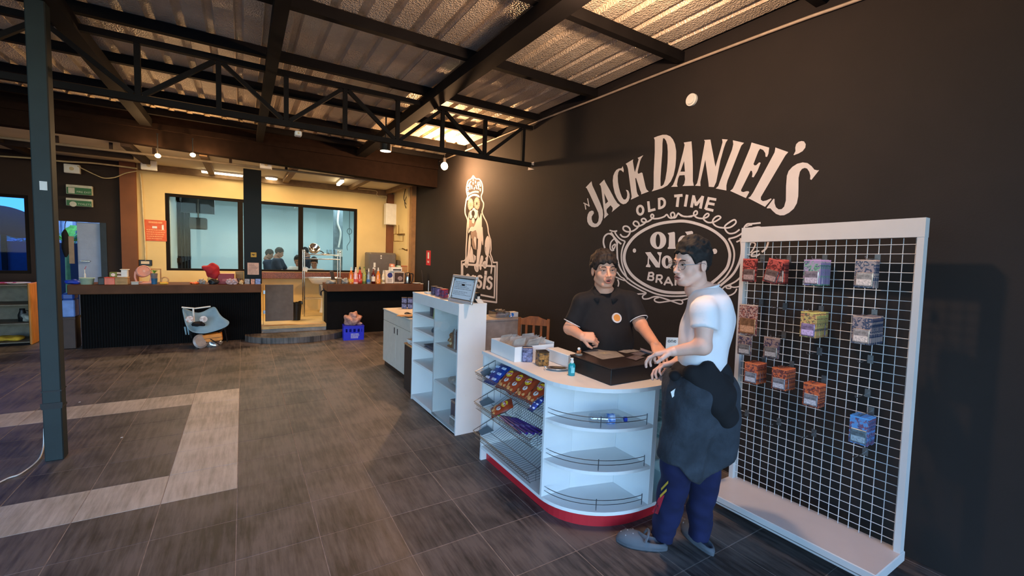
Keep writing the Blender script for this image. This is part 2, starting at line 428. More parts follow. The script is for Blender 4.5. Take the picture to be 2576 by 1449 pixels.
# back wall with openings
B = MB()
xl = -6.4; w1 = (wy(417, 600, YB).x, wy(898, 600, YB).x); wz = (1.045, 2.50)
B.bb((-1.64, YB, 0), (w1[0], YB+0.15, 3.35)).bb((w1[1], YB, 0), (3.05, YB+0.15, 3.35)).bb((w1[0], YB, 0), (w1[1], YB+0.15, wz[0])).bb((w1[0], YB, wz[1]), (w1[1], YB+0.15, 3.35))
struct('wall_back', B, M_yel)
d1 = (wy(150, 640, YB).x-0.15, wy(255, 640, YB).x); dz = 1.88
w2 = (-4.9, wy(75, 600, YB).x); w2z = (0.965, 2.27)
B = MB(); B.bb((d1[1], YB, 0), (-1.86, YB+0.15, 3.35)).bb((d1[0], YB, dz), (d1[1], YB+0.15, 3.35)).bb((w2[1], YB, 0), (d1[0], YB+0.15, 3.35)).bb((w2[0], YB, 0), (w2[1], YB+0.15, w2z[0])).bb((w2[0], YB, w2z[1]), (w2[1], YB+0.15, 3.35)).bb((xl, YB, 0), (w2[0], YB+0.15, 3.35))
struct('wall_left', B, M_dkbrown)
struct('wall_side_added', MB().bb((-6.4, 3.4, 0), (-6.25, 10.5, 3.35)), M_dkbrown)  # unseen left side wall, added to cut daylight at the back
struct('trim_2', MB().bb((-1.86, YB-0.10, 0), (-1.64, YB+0.15, 3.35)), M_brown)

# main roof: foil faced corrugated sheets on purlins and rafters
M_foil = bpy.data.materials.new('foil_roof_sheet'); M_foil.use_nodes = True
n = M_foil.node_tree; b = n.nodes['Principled BSDF']; L = n.links
g = n.nodes.new('ShaderNodeNewGeometry'); n1 = n.nodes.new('ShaderNodeTexNoise'); n1.inputs['Scale'].default_value = 2.2; n1.inputs['Detail'].default_value = 6
L.new(g.outputs['Position'], n1.inputs['Vector']); r = n.nodes.new('ShaderNodeValToRGB'); r.color_ramp.elements[0].position = 0.3; r.color_ramp.elements[1].position = 0.7
r.color_ramp.elements[0].color = C((214, 196, 170))+(1,); r.color_ramp.elements[1].color = C((252, 236, 208))+(1,); L.new(n1.outputs[0], r.inputs[0]); L.new(r.outputs[0], b.inputs['Base Color'])
b.inputs['Metallic'].default_value = 0.15; b.inputs['Roughness'].default_value = 0.28
n2 = n.nodes.new('ShaderNodeTexVoronoi'); n2.inputs['Scale'].default_value = 75; L.new(g.outputs['Position'], n2.inputs['Vector'])
bp = n.nodes.new('ShaderNodeBump'); bp.inputs['Strength'].default_value = 0.8; bp.inputs['Distance'].default_value = 0.010; L.new(n2.outputs['Distance'], bp.inputs['Height']); L.new(bp.outputs[0], b.inputs['Normal'])
ceiling = sempty('ceiling', (0, 0, ZR))
def sheet(nribs, ln):
    prof = []
    for k in range(nribs):
        x = k*0.2; prof += [(x, 0), (x+0.132, 0), (x+0.146, 0.036), (x+0.186, 0.036), (x+0.2, 0)]
    mb = MB(); mb.grid([[(x, y, z) for y in (0, ln)] for x, z in prof]); return mb
me_sheet = None
nsh = 0
x = 0.42-0.2*35
while x < XW-0.05:
    if me_sheet is None: o = sheet(4, 11.35).build('roof_sheet', M_foil, ceiling); me_sheet = o.data
    else: o = bpy.data.objects.new('roof_sheet', me_sheet); COL.objects.link(o); o.parent = ceiling
    o.location = (x, -3.3, 0.004*(nsh % 2)); x += 0.8; nsh += 1
for k, y in enumerate((-2.7, -1.6, -0.6, 0.45, 1.5, 2.56, 3.62, 4.68, 5.72, 6.78, 7.7)):
    MB().bb((-6.3, y-0.03, -0.085), (XW-0.002, y+0.03, -0.002)).build('purlin', M_steel, ceiling)
for x, wdt in ((-4.1, 0.12), (-1.13, 0.13), (0.235, 0.09), (1.76, 0.15)):
    MB().bb((x-wdt/2, -3.2, -0.19), (x+wdt/2, 8.02, -0.086)).build('rafter', M_steel, ceiling)
MB().bb((-6.3, -3.3, 0.045), (XW, 8.1, 0.06)).build('roof_cover', mat('grey_roof_top', (120, 120, 120), 0.7), ceiling)

# big beam, kitchen ceiling
bmb = MB().bb((-6.4, 8.02, 2.84), (XW-0.002, 8.22, 3.42)).bb((-6.4, 7.98, 3.16), (XW-0.002, 8.02, 3.24))
bmb.v = [(x, y, z+(max(-0.01, min(0.13, (2.7-x)*0.027)) if z < 3 else 0)) for x, y, z in bmb.v]
bmb.add([(-1.9, 8.021, 2.964), (XW-0.002, 8.021, 2.83), (XW-0.002, 8.219, 2.83), (-1.9, 8.219, 2.964)], [(0, 1, 2, 3)])
struct('trim_3', MB().prism([(-6.4, 3.42), (-6.4, 2.97), (-1.9, 2.965), (XW-0.002, 2.825), (XW-0.002, 3.42)], 8.02, 8.22, Matrix(((1, 0, 0, 0), (0, 0, 1, 0), (0, 1, 0, 0), (0, 0, 0, 1)))).bb((-6.4, 7.98, 3.16), (XW-0.002, 8.02, 3.24)), mat('dark_beam_paint', (36, 25, 19), 0.9, spec=0.1))
struct('ceiling.001', MB().bb((-6.4, 8.22, 2.99), (XW, YB, 3.03)), M_ceil)
kb = sempty('trim_4', (0, 0, 2.93))
for x0 in (-4.6, -3.0, -1.45, -0.55, 0.72, 2.02, 2.86):
    MB().bb((x0, 8.23, -0.02), (x0+0.10, YB-0.06, 0.058)).build('ceiling_joist', M_dkbrown if x0 < -1 else mat('tan_joist', (126, 100, 70), 0.7), kb)
MB().bb((-1.6, YB-0.075, -0.06), (3.04, YB-0.005, 0.058)).build('cornice', mat('tan_joist', (126, 100, 70), 0.7), kb)
MB().bb((-6.3, 9.3, -0.03), (-1.5, 9.42, 0.058)).build('ceiling_joist', M_dkbrown, kb)

# raised kitchen floor, riser and curved step
struct('floor.001', MB().bb((0.268, 8.62, -0.1), (3.05, YB, 0.2)).bb((-1.9, 8.9, -0.1), (0.268, YB, 0.2)), M_yelfloor)
struct('floor.002', MB().bb((-6.4, 8.52, -0.12), (-1.9, YB, -0.002)), M_tile)
struct('trim_5', MB().bb((0.262, 8.56, -0.05), (1.30, 8.62, 0.15)), M_concrete)
struct('trim_6', MB().bb((0.262, 8.545, 0.151), (1.30, 8.64, 0.205)), mat('tan_sill_edge', (190, 150, 92), 0.6))
arc = [(0.02, 8.49)]+[(0.80-0.80*math.cos(a), 8.49-0.56*math.sin(a)) for a in [PI*k/14*0.98 for k in range(1, 15)]]+[(1.62, 8.49)]
struct('trim_7', MB().prism([(1.64 if False else x, y) for x, y in arc], 0.0005, 0.095), M_tile)

# steel post on the left and the roof truss
pst = thing('steel_post', 'dark green square steel post standing on the tiled floor at left', 'post', (-1.17, 4.34, 0))
MB().rb((-0.05, -0.05, 0), (0.05, 0.05, 3.19), 0.006).build('post_shaft', M_steelg, pst)
MB().bb((-0.0535, -0.0535, 0.385), (0.0535, 0.0535, 0.40)).bb((-0.053, -0.053, 0.51), (0.053, 0.053, 0.52)).bb((-0.058, -0.056, 0.40), (0.056, -0.05, 0.43)).build('cable_tie', mat('black_plastic', (22, 22, 24), 0.45), pst)
MB().bb((-0.012, -0.0535, 1.93), (0.026, -0.05, 1.99)).build('paper_sticker', mat('white_paper', (220, 220, 214), 0.8), pst)
tr = thing('roof_truss', 'black welded steel roof truss spanning across the room', 'truss', (0, 4.80, 0))
TZ, BZ = 3.235, 2.775
MB().bb((-3.9, -0.025, TZ-0.025), (XW-0.01, 0.025, TZ+0.025)).build('top_chord', M_steel, tr)
MB().bb((-3.9, -0.025, BZ-0.025), (XW-0.01, 0.025, BZ+0.025)).build('bottom_chord', M_steel, tr)
vx = [wy(x, y, 4.8).x for x, y in ((346, 170), (550, 210), (720, 250), (868, 280), (1000, 310), (1113, 320), (1220, 340))]
st = vx[1]-vx[0]; vx = [vx[0]-2*st, vx[0]-st]+vx+[min(vx[-1]+(vx[-1]-vx[-2]), XW-0.1)]
for k, x in enumerate(vx):
    MB().bb((x-0.02, -0.02, BZ+0.025), (x+0.02, 0.02, TZ-0.025)).build('web_post', M_steel, tr)
    if k+1 < len(vx):
        x2 = vx[k+1]; up = k % 2 == 0
        a = Vector((x+0.03, 0, BZ+0.03 if up else TZ-0.03)); c = Vector((x2-0.03, 0, TZ-0.03 if up else BZ+0.03))
        d = c-a; ln = d.length; ang = math.atan2(d.z, d.x)
        MB().bb((0, -0.018, -0.018), (ln, 0.018, 0.018), Matrix.Translation(a)@Matrix.Rotation(-ang, 4, 'Y')).build('diagonal_brace', M_steel, tr)
# ================================================================ WINDOWS, BACK ROOM, OUTSIDE
M_frame = mat('black_window_frame', (26, 21, 18), 0.8, var=0.1, spec=0.15)
M_glass = glass('window_glass', (0.95, 0.98, 0.98), 0.01, 0.0)
M_room = mat('pale_room_paint', (196, 214, 216), 0.85, var=0.03, scale=1.5)
M_grey = mat('grey_metal', (120, 120, 118), 0.5, metal=0.3, var=0.1)
M_plasticblk = mat('black_plastic', (22, 22, 24), 0.45)
M_wplastic = mat('white_plastic', (222, 220, 212), 0.4, var=0.04)
win = sempty('window_1', ((w1[0]+w1[1])/2, YB+0.06, 0)); wc = win.location.x
x0, x1 = w1[0]-wc, w1[1]-wc; z0, z1 = wz
mx = [wy(605, 600, YB).x-wc, wy(757, 600, YB).x-wc]
fw = 0.055
f = MB(); f.bb((x0, -0.05, z0), (x0+fw, 0.04, z1)).build('window_frame', M_frame, win)
MB().bb((x1-fw, -0.05, z0), (x1, 0.04, z1)).build('window_frame', M_frame, win)
MB().bb((x0+fw, -0.05, z1-fw), (x1-fw, 0.04, z1)).build('window_frame', M_frame, win)
MB().bb((x0+fw, -0.05, z0), (x1-fw, 0.04, z0+fw*0.7)).build('window_frame', M_frame, win)
edges = [x0+fw]+[q for m_ in mx for q in (m_-0.045, m_+0.045)]+[x1-fw]
for m_ in mx: MB().bb((m_-0.045, -0.05, z0+fw*0.7), (m_+0.045, 0.04, z1-fw)).build('mullion', M_frame, win)
for k in range(3):
    MB().bb((edges[2*k], -0.006, z0+fw*0.7), (edges[2*k+1], 0.0, z1-fw)).build('pane', M_glass, win)
# back room shell
struct('wall_5', MB().bb((-1.9, 14.6, 0), (4.3, 14.7, 3.1)), M_room)
RX = wy(481, 600, 14.6).x
struct('wall_6', MB().bb((RX-0.1, YB+0.16, 0), (RX, 14.6, 3.1)), M_room)
struct('wall_7', MB().bb((3.3, YB+0.16, 0), (3.4, 14.6, 3.1)), M_room)
struct('floor.003', MB().bb((-1.8, YB+0.15, -0.05), (3.3, 14.6, 0.1)), M_tilel)
struct('ceiling.002', MB().bb((-1.8, YB+0.16, 3.0), (3.3, 14.6, 3.1)), mat('grey_ceiling', (150, 158, 158), 0.8))
for k, y in enumerate((11.5, 13.2)):
    MB().bb((-1.8, y, 2.72), (3.3, y+0.16, 3.0)).build('ceiling_joist', mat('grey_beam', (140, 148, 146), 0.7), bpy.data.objects['ceiling.002'])
# door with dark bars at the left of the back room
dr = sempty('door_2', (RX+0.002, 12.75, 0.1))
for k in range(4): MB().bb((0, -1.1+k*0.62, 0), (0.06, -1.1+k*0.62+0.16, 2.35)).build('door_bar', M_frame, dr)
MB().bb((0.0, -1.2, 1.05), (0.05, 1.1, 1.15)).build('door_bar', M_frame, dr)
MB().bb((0.0, -1.2, 2.35), (0.06, 1.1, 2.45)).build('door_bar', M_frame, dr)
# white column with wires in the back room
cpos = wy(850, 600, 13.0)
c = thing('room_column', 'grey column with wires behind the right window pane', 'column', (cpos.x, 13.0, 0.1))
MB().bb((-0.11, -0.1, 0), (0.11, 0.1, 2.88)).build('column_shaft', mat('grey_blue_column', (118, 132, 138), 0.7), c)
MB().tube(catmull([(0.02, -0.12, 2.7), (-0.03, -0.12, 2.2), (0.05, -0.12, 1.9), (0.0, -0.12, 1.5)]), 0.025).build('wire_bundle', M_wplastic, c)
MB().bb((-0.09, -0.16, 1.25), (0.1, -0.1, 1.45)).build('junction_box', M_wplastic, c)
lp = wy(879, 582, 12.0)
t = thing('hanging_wire', 'black wire loop hanging behind the right window pane', 'wire', (lp.x, 12.0, lp.z))
ring = [(0.055*math.cos(a), 0, 0.075*math.sin(a)) for a in [2*PI*k/20+PI/2 for k in range(21)]]
MB().tube([(0, 0, 3.0-lp.z)]+[(0.0, 0, 0.5)]+ring+catmull([(0.0, 0.01, -0.1), (0.02, 0.01, -0.25), (-0.05, 0.01, -0.38), (-0.04, 0.01, -0.5)]), 0.006).build('wire', M_plasticblk, t)
# ventilation duct and air conditioner behind the left pane
a0 = wy(455, 520, 12.2)
t = thing('vent_duct', 'grey ventilation duct near the ceiling behind the left window pane', 'duct', (a0.x, 12.2, 3.0))
MB().bb((-0.15, -0.15, -0.45), (0.13, 0.15, 0)).build('duct_drop', mat('duct_grey', (92, 98, 100), 0.5), t)
MB().bb((-0.12, -0.13, -0.75), (0.62, 0.13, -0.42)).build('duct_run', mat('duct_grey', (92, 98, 100), 0.5), t)
a1 = wy(499, 562, 11.8)
t = thing('extractor_box', 'dark box hanging below the grey duct behind the left pane', 'extractor', (a1.x, 11.8, a1.z))
MB().rb((-0.16, -0.14, -0.13), (0.16, 0.14, 0.12), 0.02).build('housing', mat('duct_dark', (70, 74, 76), 0.5), t)
MB().bb((-0.012, -0.012, 0.12), (0.012, 0.012, 3.0-a1.z)).build('hanger', M_grey, t)
for k, (px, py, L_, Yl) in enumerate(((697, 513, 0.7, 13.6), (541, 522, 0.25, 13.0))):
    q = wy(px, py, Yl)
    t = thing('tube_light', ['white tube light on the ceiling behind the middle pane', 'short white ceiling light behind the left pane'][k], 'light', (q.x, Yl, 3.0))
    MB().bb((-L_/2, -0.04, -0.05), (L_/2, 0.04, 0)).build('fitting', M_wplastic, t)
    MB().bb((-L_/2+0.02, -0.03, -0.075), (L_/2-0.02, 0.03, -0.05)).build('diffuser', mat('lit_tube_cool', (235, 250, 255), 0.5, emit=3.0, var=0.01), t)

# left window and doorway
win2 = sempty('window_2', (0, YB+0.06, 0))
MB().bb((w2[1]-0.05, -0.05, w2z[0]), (w2[1], 0.04, w2z[1])).build('window_frame', M_frame, win2)
MB().bb((w2[0], -0.05, w2z[1]-0.05), (w2[1]-0.05, 0.04, w2z[1])).build('window_frame', M_frame, win2)
MB().bb((w2[0], -0.05, w2z[0]), (w2[1]-0.05, 0.04, w2z[0]+0.05)).build('window_frame', M_frame, win2)
MB().bb((w2[0], -0.05, w2z[0]+0.05), (w2[0]+0.05, 0.04, w2z[1]-0.05)).build('window_frame', M_frame, win2)
MB().bb((w2[0]+0.05, -0.004, w2z[0]+0.05), (w2[1]-0.05, 0.002, w2z[1]-0.05)).build('pane', glass('sky_dimming_glass', (0.20, 0.40, 0.74), 0.02, 0.0), win2)  # pane tint added to make the bright sky behind look dimmer and bluer
q0 = wy(199, 640, YB+0.1).x; q1 = d1[1]
dr = sempty('door_1', (0, YB+0.03, 0))
dlf = MB().bb((q0, 0, 0.0), (q1-0.005, 0.045, dz-0.01)).build('door_leaf', mat('pale_blue_grey_door', (150, 164, 190), 0.6, var=0.06, scale=5, bump=0.1, bscale=25), dr)
MB().rb((q0+0.03, -0.035, 1.18), (q0+0.17, 0.0, 1.205), 0.01).build('bolt_handle', M_chrome, dlf)
MB().bb((d1[1]-0.004, -0.05, 0), (d1[1]+0.08, -0.032, dz)).build('door_jamb', mat('dark_blue_jamb', (34, 44, 54), 0.6), dr)
# outside
struct('ground', MB().bb((-40, -40, -0.3), (40, 60, -0.13)), mat('outdoor_concrete', (110, 110, 106), 0.9, var=0.15, scale=0.8))
oy = 13.5
t = thing('boundary_wall', 'grey rendered wall outside the left window', 'wall', (-5.0, oy, -0.13))
zt = wy(40, 607, oy).z+0.13
MB().bb((-3.0, 0, 0), (wy(120, 640, oy).x+5.0, 0.15, zt)).build('wall_panel', mat('outdoor_render', (92, 104, 112), 0.9, var=0.08), t)
MB().bb((wy(12, 640, oy).x+5.0-0.04, -0.04, 0), (wy(12, 640, oy).x+5.0+0.04, 0, zt+0.25)).build('fence_post', M_frame, t)
# red canopy
t = thing('red_canopy', 'dark red fabric canopy sagging outside the left window', 'canopy', (wy(0, 560, 12.2).x, 12.2, 0))
P = []
for i in range(13):
    u = i/12; px = -110+u*190; top = 528+u*u*45-8*math.sin(u*PI); bot = 588+6*math.sin(u*9)
    a = wy(px, top, 12.0); b_ = wy(px, bot, 11.6)
    P.append([(a.x-t.location.x, 0.0+0.5, a.z+0.12), (a.x-t.location.x, -0.2, a.z), (b_.x-t.location.x, -0.6, b_.z), (b_.x-t.location.x, -0.62, b_.z-0.04)])
MB().grid(P).build('canopy_cloth', mat('dark_red_cloth', (130, 14, 40), 0.9), t, smooth=True)
MB().cyl((-0.4, 0.45, -0.13), (-0.4, 0.45, 2.05), 0.02).build('canopy_pole', M_frame, t)
# hedge, distant hill, lattice, banana plant
def leafclump(name, label, cat, c, r, n, col, sz, seed, kindm='leaf'):
    rng = random.Random(seed); mb = MB()
    for k in range(n):
        th = rng.uniform(0, 2*PI); ph = math.acos(rng.uniform(-1, 1)); q = rng.uniform(0.6, 1)
        p = Vector((r[0]*q*math.sin(ph)*math.cos(th), r[1]*q*math.sin(ph)*math.sin(th), r[2]*q*math.cos(ph)))
        T = Matrix.Translation(p)@Matrix.Rotation(rng.uniform(0, 6.3), 4, 'Z')@Matrix.Rotation(rng.uniform(-1.2, 1.2), 4, 'X')
        s = sz*rng.uniform(0.6, 1.2); mb.add([(0, -s*.3, 0), (s*.5, 0, s*.12), (s, s*.1, 0), (s*.5, s*.3, s*.1)], [(0, 1, 2, 3)], T)
    t = thing(name, label, cat, c)
    mb.build('leaves', mat('leaf_'+col, {'pale': (150, 200, 150), 'mid': (110, 170, 110)}[col], 0.6, var=0.3, scale=9), t, kind='stuff')
    MB().tube([(0, 0, -c[2]-0.1), (0.02, 0, -r[2]*0.5), (0, 0, 0)], 0.03).build('stem', mat('stem_brown', (80, 66, 48), 0.8), t)
    return t
h = wy(30, 598, 14.0); leafclump('hedge_shrub', 'pale green leafy shrub behind the grey wall outside the left window', 'shrub', (h.x-0.6, 14.1, h.z), (1.2, 0.25, 0.16), 420, 'pale', 0.16, 1)
h = wy(195, 592, 13.8); leafclump('hedge_shrub', 'green leafy shrub outside the doorway below the banana leaves', 'shrub', (h.x+0.15, 13.75, h.z), (0.42, 0.2, 0.2), 240, 'mid', 0.15, 2)
t = thing('garden_wall', 'dark blue-grey wall outside the doorway', 'wall', (wy(175, 640, 13.2).x, 13.2, -0.13))
MB().bb((-0.55, 0, 0), (1.1, 0.12, wy(180, 612, 13.2).z+0.13)).build('wall_panel', mat('dark_blue_render', (52, 58, 84), 0.9, var=0.15, scale=3), t)
bp0 = wy(168, 610, 12.8)
t = thing('banana_plant', 'green banana plant with torn leaves outside the doorway', 'plant', (bp0.x, 12.8, -0.13))
MB().cyl((0, 0, 0), (0, 0, bp0.z+0.1), 0.05, 0.035).build('trunk', mat('banana_stem', (120, 150, 90), 0.6), t)
def banana_leaf(az, el, ln, wd, droop):
    mb = MB(); P = []
    for i in range(11):
        u = i/10; L_ = ln*u; wv = wd*math.sin(PI*min(1, u*0.93+0.05))**0.7*(0.8+0.2*math.cos(i*2.4)); z = math.sin(el)*L_-droop*u*u; x = math.cos(el)*L_
        P.append([(x, -wv, z+wv*0.35), (x, 0, z), (x, wv, z+wv*0.35)])
    mb.grid(P, Matrix.Rotation(az, 4, 'Z')); return mb
for az, el, ln in ((0.3, 0.9, 1.0), (2.6, 0.7, 0.8), (1.2, 1.2, 0.8), (-0.5, 0.5, 0.7), (3.4, 1.0, 0.6)):
    o = banana_leaf(az, el, ln, 0.13, 0.35).build('banana_leaf', mat('banana_leaf', (150, 215, 70), 0.5, var=0.25), t); o.location = (0, 0, bp0.z+0.1)
lat = wy(180, 575, 15.0)
t = thing('window_grille', 'white facade with grey bars outside above the banana plant', 'facade', (lat.x, 15.0, -0.13))
MB().bb((-0.6, 0.1, 0), (1.6, 0.2, 3.2)).build('facade_wall', mat('white_facade', (225, 228, 240), 0.9), t)
for k in range(2, 6): MB().bb((-1.1+k*0.28, 0.0, 1.5), (-1.04+k*0.28, 0.09, 2.9)).build('bar', mat('grey_bar', (150, 150, 170), 0.7), t)
for k in range(3): MB().bb((-0.6, 0.02, 1.75+k*0.45), (1.0, 0.08, 1.8+k*0.45)).build('bar', mat('grey_bar', (150, 150, 170), 0.7), t)
hl = wy(40, 560, 30); 
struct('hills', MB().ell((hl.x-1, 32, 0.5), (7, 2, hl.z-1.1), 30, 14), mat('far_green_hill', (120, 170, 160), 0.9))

# ================================================================ BAR COUNTERS
M_bartop = mat('brown_bar_top', (92, 60, 40), 0.7, var=0.15, spec=0.25, scale=5.0, stretch=(1, 6, 1))
M_barfront = mat('black_bar_front', (20, 19, 19), 0.95, var=0.1, scale=20, spec=0.08)
CT = 0.945
def bar(name, label, xa, xb, ov_l=0.0, bx=None):
    t = thing(name, label, 'bar counter', ((xa+xb)/2, 8.6, 0)); cx = (xa+xb)/2
    MB().rb((xa-cx, -0.25, CT-0.135), (xb-cx, 0.32, CT), 0.008).build('bar_top', M_bartop, t)
    b0, b1 = bx
    MB().bb((b0-cx, -0.075, 0.0), (b1-cx, 0.26, CT-0.1351)).build('bar_body', M_barfront, t)
    return t, cx
t, cx = bar('bar_counter', 'long brown-topped black bar counter on the left', -2.08, 0.262, bx=(-1.99, 0.26))
x = -1.985
slat = None
while x < 0.25:
    if slat is None: o = MB().bb((0, -0.012, 0.001), (0.012, 0, CT-0.137)).build('slat', M_barfront, t); slat = o.data
    else: o = bpy.data.objects.new('slat', slat); COL.objects.link(o); o.parent = t
    o.location = (x-cx, -0.0752, 0); x += 0.0305
t, cx = bar('bar_counter', 'shorter brown-topped black bar counter below the bottles on the right', 1.283, 3.08, bx=(1.305, 3.08))
MB().bb((1.283-cx+0.0, 0.262, 0.21), (1.36-cx, 0.31, CT-0.14)).build('end_panel', mat('tan_sill_edge', (190, 150, 92), 0.6), t)
# glossy black column standing on the left counter
xa, xb = wy(613, 560, 8.5).x, wy(658, 560, 8.5).x
t = thing('glossy_column', 'glossy black square column standing at the end of the left bar counter', 'column', ((xa+xb)/2, 8.63, CT+0.0005))
hwid = (xb-xa)/2
zc = 2.838-CT
col_o = MB().rb((-hwid, -0.12, 0), (hwid, 0.13, zc-0.001), 0.004).build('column_shaft', mat('glossy_black', (10, 9, 10), 0.3, var=0.05, spec=0.12), t)
def flat_sheet(name, parent, w_, h_, m, loc, rx=PI/2, rz=0.0, th=0.0015, label=None):
    o = MB().bb((-w_/2, -h_/2, 0), (w_/2, h_/2, th)).build(name, m, parent, label=label); o.location = loc; o.rotation_euler = (rx, 0, rz); return o
def text_mb(txt, size, align='CENTER', font_res=2, th=0.0006):
    cu = bpy.data.curves.new('txt', 'FONT'); cu.body = txt; cu.size = size; cu.align_x = align; cu.align_y = 'CENTER'; cu.resolution_u = font_res; cu.extrude = th
    o = bpy.data.objects.new('txt', cu); COL.objects.link(o)
    bpy.context.view_layer.update(); me = bpy.data.meshes.new_from_object(o.evaluated_get(bpy.context.evaluated_depsgraph_get()))
    mb = MB(); mb.add([v.co.copy() for v in me.vertices], [tuple(p.vertices) for p in me.polygons])
    bpy.data.objects.remove(o); bpy.data.curves.remove(cu); bpy.data.meshes.remove(me); return mb
M_ink = mat('dark_ink', (40, 38, 40), 0.8)
def lines_mb(w_, h_, rows, seed=0, wmin=0.5, th=0.0004, lw=0.25):
    rng = random.Random(seed); mb = MB(); dy = h_/rows
    for k in range(rows):
        ww = w_*rng.uniform(wmin, 1); y = h_/2-dy*(k+0.5); x = -w_/2
        while x < -w_/2+ww:
            q = rng.uniform(0.03, 0.12)*w_; q = min(q, w_/2-x)
            mb.bb((x, y-dy*lw/2, 0), (x+q, y+dy*lw/2, th)); x += q+0.02*w_
    return mb
mp_ = wy(637, 676, 8.50)
mn = thing('menu_sheet', 'pinkish menu sheet with lines of print on the glossy column', 'menu', (mp_.x, 8.505, mp_.z))
o = flat_sheet('sheet', mn, 0.165, 0.20, mat('pink_paper', (205, 168, 150), 0.8, emit=0), (0, 0, 0), th=0.002)
l = lines_mb(0.13, 0.17, 9, 3).build('print', M_ink, o); l.location = (0, 0, 0.0022)
bd = wy(638, 641, 8.50)
t = thing('round_sign', 'small yellow sign with a black mark above the menu sheet', 'sign', (bd.x, 8.505, bd.z))
MB().rb((-0.042, -0.006, -0.04), (0.042, 0.002, 0.04), 0.005).build('sign_plate', mat('yellow_plate', (178, 140, 40), 0.5), t)
MB().prism([(-0.03, 0), (-0.012, 0.012), (0.006, 0.006), (0.03, 0.014), (0.012, -0.004), (0, -0.014), (-0.012, -0.006)], 0, 0.001, Matrix.Translation((0, -0.0065, 0))@Matrix.Rotation(PI/2, 4, 'X')).build('mark', M_ink, t)

# ================================================================ KITCHEN FIXTURES
M_granite = mat('brown_granite', (110, 62, 44), 0.3, var=0.5, scale=60)
t = thing('granite_ledge', 'narrow brown granite ledge running under the window', 'ledge', (0.9, YB-0.09, 0))
MB().rb((-0.72, -0.08, 0.905), (wy(925, 660, 10.4).x-0.9, 0.085, 1.04), 0.006).build('ledge_slab', M_granite, t)
# fridge
fa, fb = wy(930, 660, 9.75), wy(998, 660, 9.75); ftop = wy(960, 636, 9.75).z
t = thing('fridge', 'dark grey fridge with rounded edge behind the right bar counter', 'fridge', ((fa.x+fb.x)/2, 9.9, 0.2))
hw = (fb.x-fa.x)/2
M_fr = mat('fridge_grey', (112, 104, 98), 0.35, metal=0.3, var=0.05)
MB().rb((-hw+0.03, -0.1, 0.03), (hw, 0.45, ftop-0.2), 0.02).build('cabinet', M_fr, t)
dd = MB().rb((-hw, -0.17, 0.04), (hw-0.01, -0.102, ftop-0.2-0.005), 0.03).build('fridge_door', M_fr, t)
MB().rb((-hw+0.03, -0.195, 0.55), (-hw+0.055, -0.17, 0.9), 0.01).build('handle', M_chrome, dd)
for k, (x_, z_, w_, h_) in enumerate(((-hw+0.10, ftop-0.47, 0.045, 0.10), (-hw+0.10, ftop-0.56, 0.04, 0.05), (-hw+0.24, ftop-0.27, 0.03, 0.03), (-hw+0.24, ftop-0.32, 0.03, 0.03))):
    MB().rb((x_-w_/2, -0.174, z_-h_/2), (x_+w_/2, -0.1702, z_+h_/2), 0.002).build('sticker', M_wplastic, dd)
b0 = wy(1010, 680, 9.95)
t = thing('low_fridge', 'lower dark box standing beside the grey fridge', 'freezer', (3.008, 9.95, 0.2))
MB().rb((fb.x+0.012-3.008, -0.2, 0), (0.035, 0.3, wy(1010, 655, 9.8).z-0.2), 0.02).build('cabinet', mat('freezer_dark', (92, 78, 64), 0.5), t)
# brown post and electric box in the corner
pa, pb = wy(973, 600, 10.42), wy(989, 600, 10.42)
struct('trim_8', MB().bb((pa.x, 10.36, 0.2), (3.049, YB-0.001, 2.9)), M_brown)
ea, eb = wy(968, 512, 10.3), wy(997, 567, 10.3)
t = thing('electric_box', 'white electric box on the corner post right of the window', 'electric box', ((ea.x+eb.x)/2, 10.27, (ea.z+eb.z)/2))
hw = (eb.x-ea.x)/2; hh = (ea.z-eb.z)/2
MB().rb((-hw, -0.09, -hh), (hw, 0.085, hh), 0.006).build('box_body', M_wplastic, t)
MB().rb((-hw+0.01, -0.1, -hh+0.01), (hw-0.01, -0.091, hh-0.01), 0.004).build('box_door', M_wplastic, t)
# loose cables
def cable(name, label, pts, r, m):
    p0 = Vector(pts[0]); t = thing(name, label, 'cable', p0)
    MB().tube([Vector(p)-p0 for p in catmull(pts, 5)], r, 6).build('cable_run', m, t, smooth=True); return t
M_cw = mat('cream_cable', (200, 182, 140), 0.6); M_cb = M_plasticblk
def WY(*a, Y=8.9): return [wy(x, y, Y) for x, y in a]
cable('wall_cable', 'cream cable drooping from the cream junction box to the brown pillar', WY((195, 418), (215, 428), (240, 440), (262, 448), (290, 446), (315, 436), (345, 430), Y=10.36), 0.008, M_cw)
cable('wall_cable', 'cream cable running down the left end of the cream wall', WY((352, 436), (356, 470), (360, 540), (364, 600), (366, 655), Y=10.47), 0.012, M_cw)
cable('wall_cable', 'thick cream cable running left from the brown pillar top under the beam', WY((345, 424), (300, 418), (230, 410), (160, 406), (80, 398), (0, 393), Y=10.30), 0.014, M_cw)
cable('coiled_cable', 'tangle of black cables on the kitchen side wall below the beam', WY((1020, 475), (1016, 500), (1024, 515), (1032, 500), (1026, 490), (1018, 508), (1022, 524), (1030, 528), (1033, 512), (1025, 500), Y=9.45), 0.008, M_cb)
cable('conduit_pipe', 'cream conduit bending into the electric box right of the window', WY((900, 475), (945, 480), (948, 490), (958, 496), (972, 494), (971, 505), (969, 520), Y=10.43), 0.012, M_cw)
cable('wall_cable', 'cream cables rising beside the dark wall toward the bulb', WY((1030, 462), (1036, 450), (1042, 438), (1050, 428), Y=9.15), 0.008, M_cw)
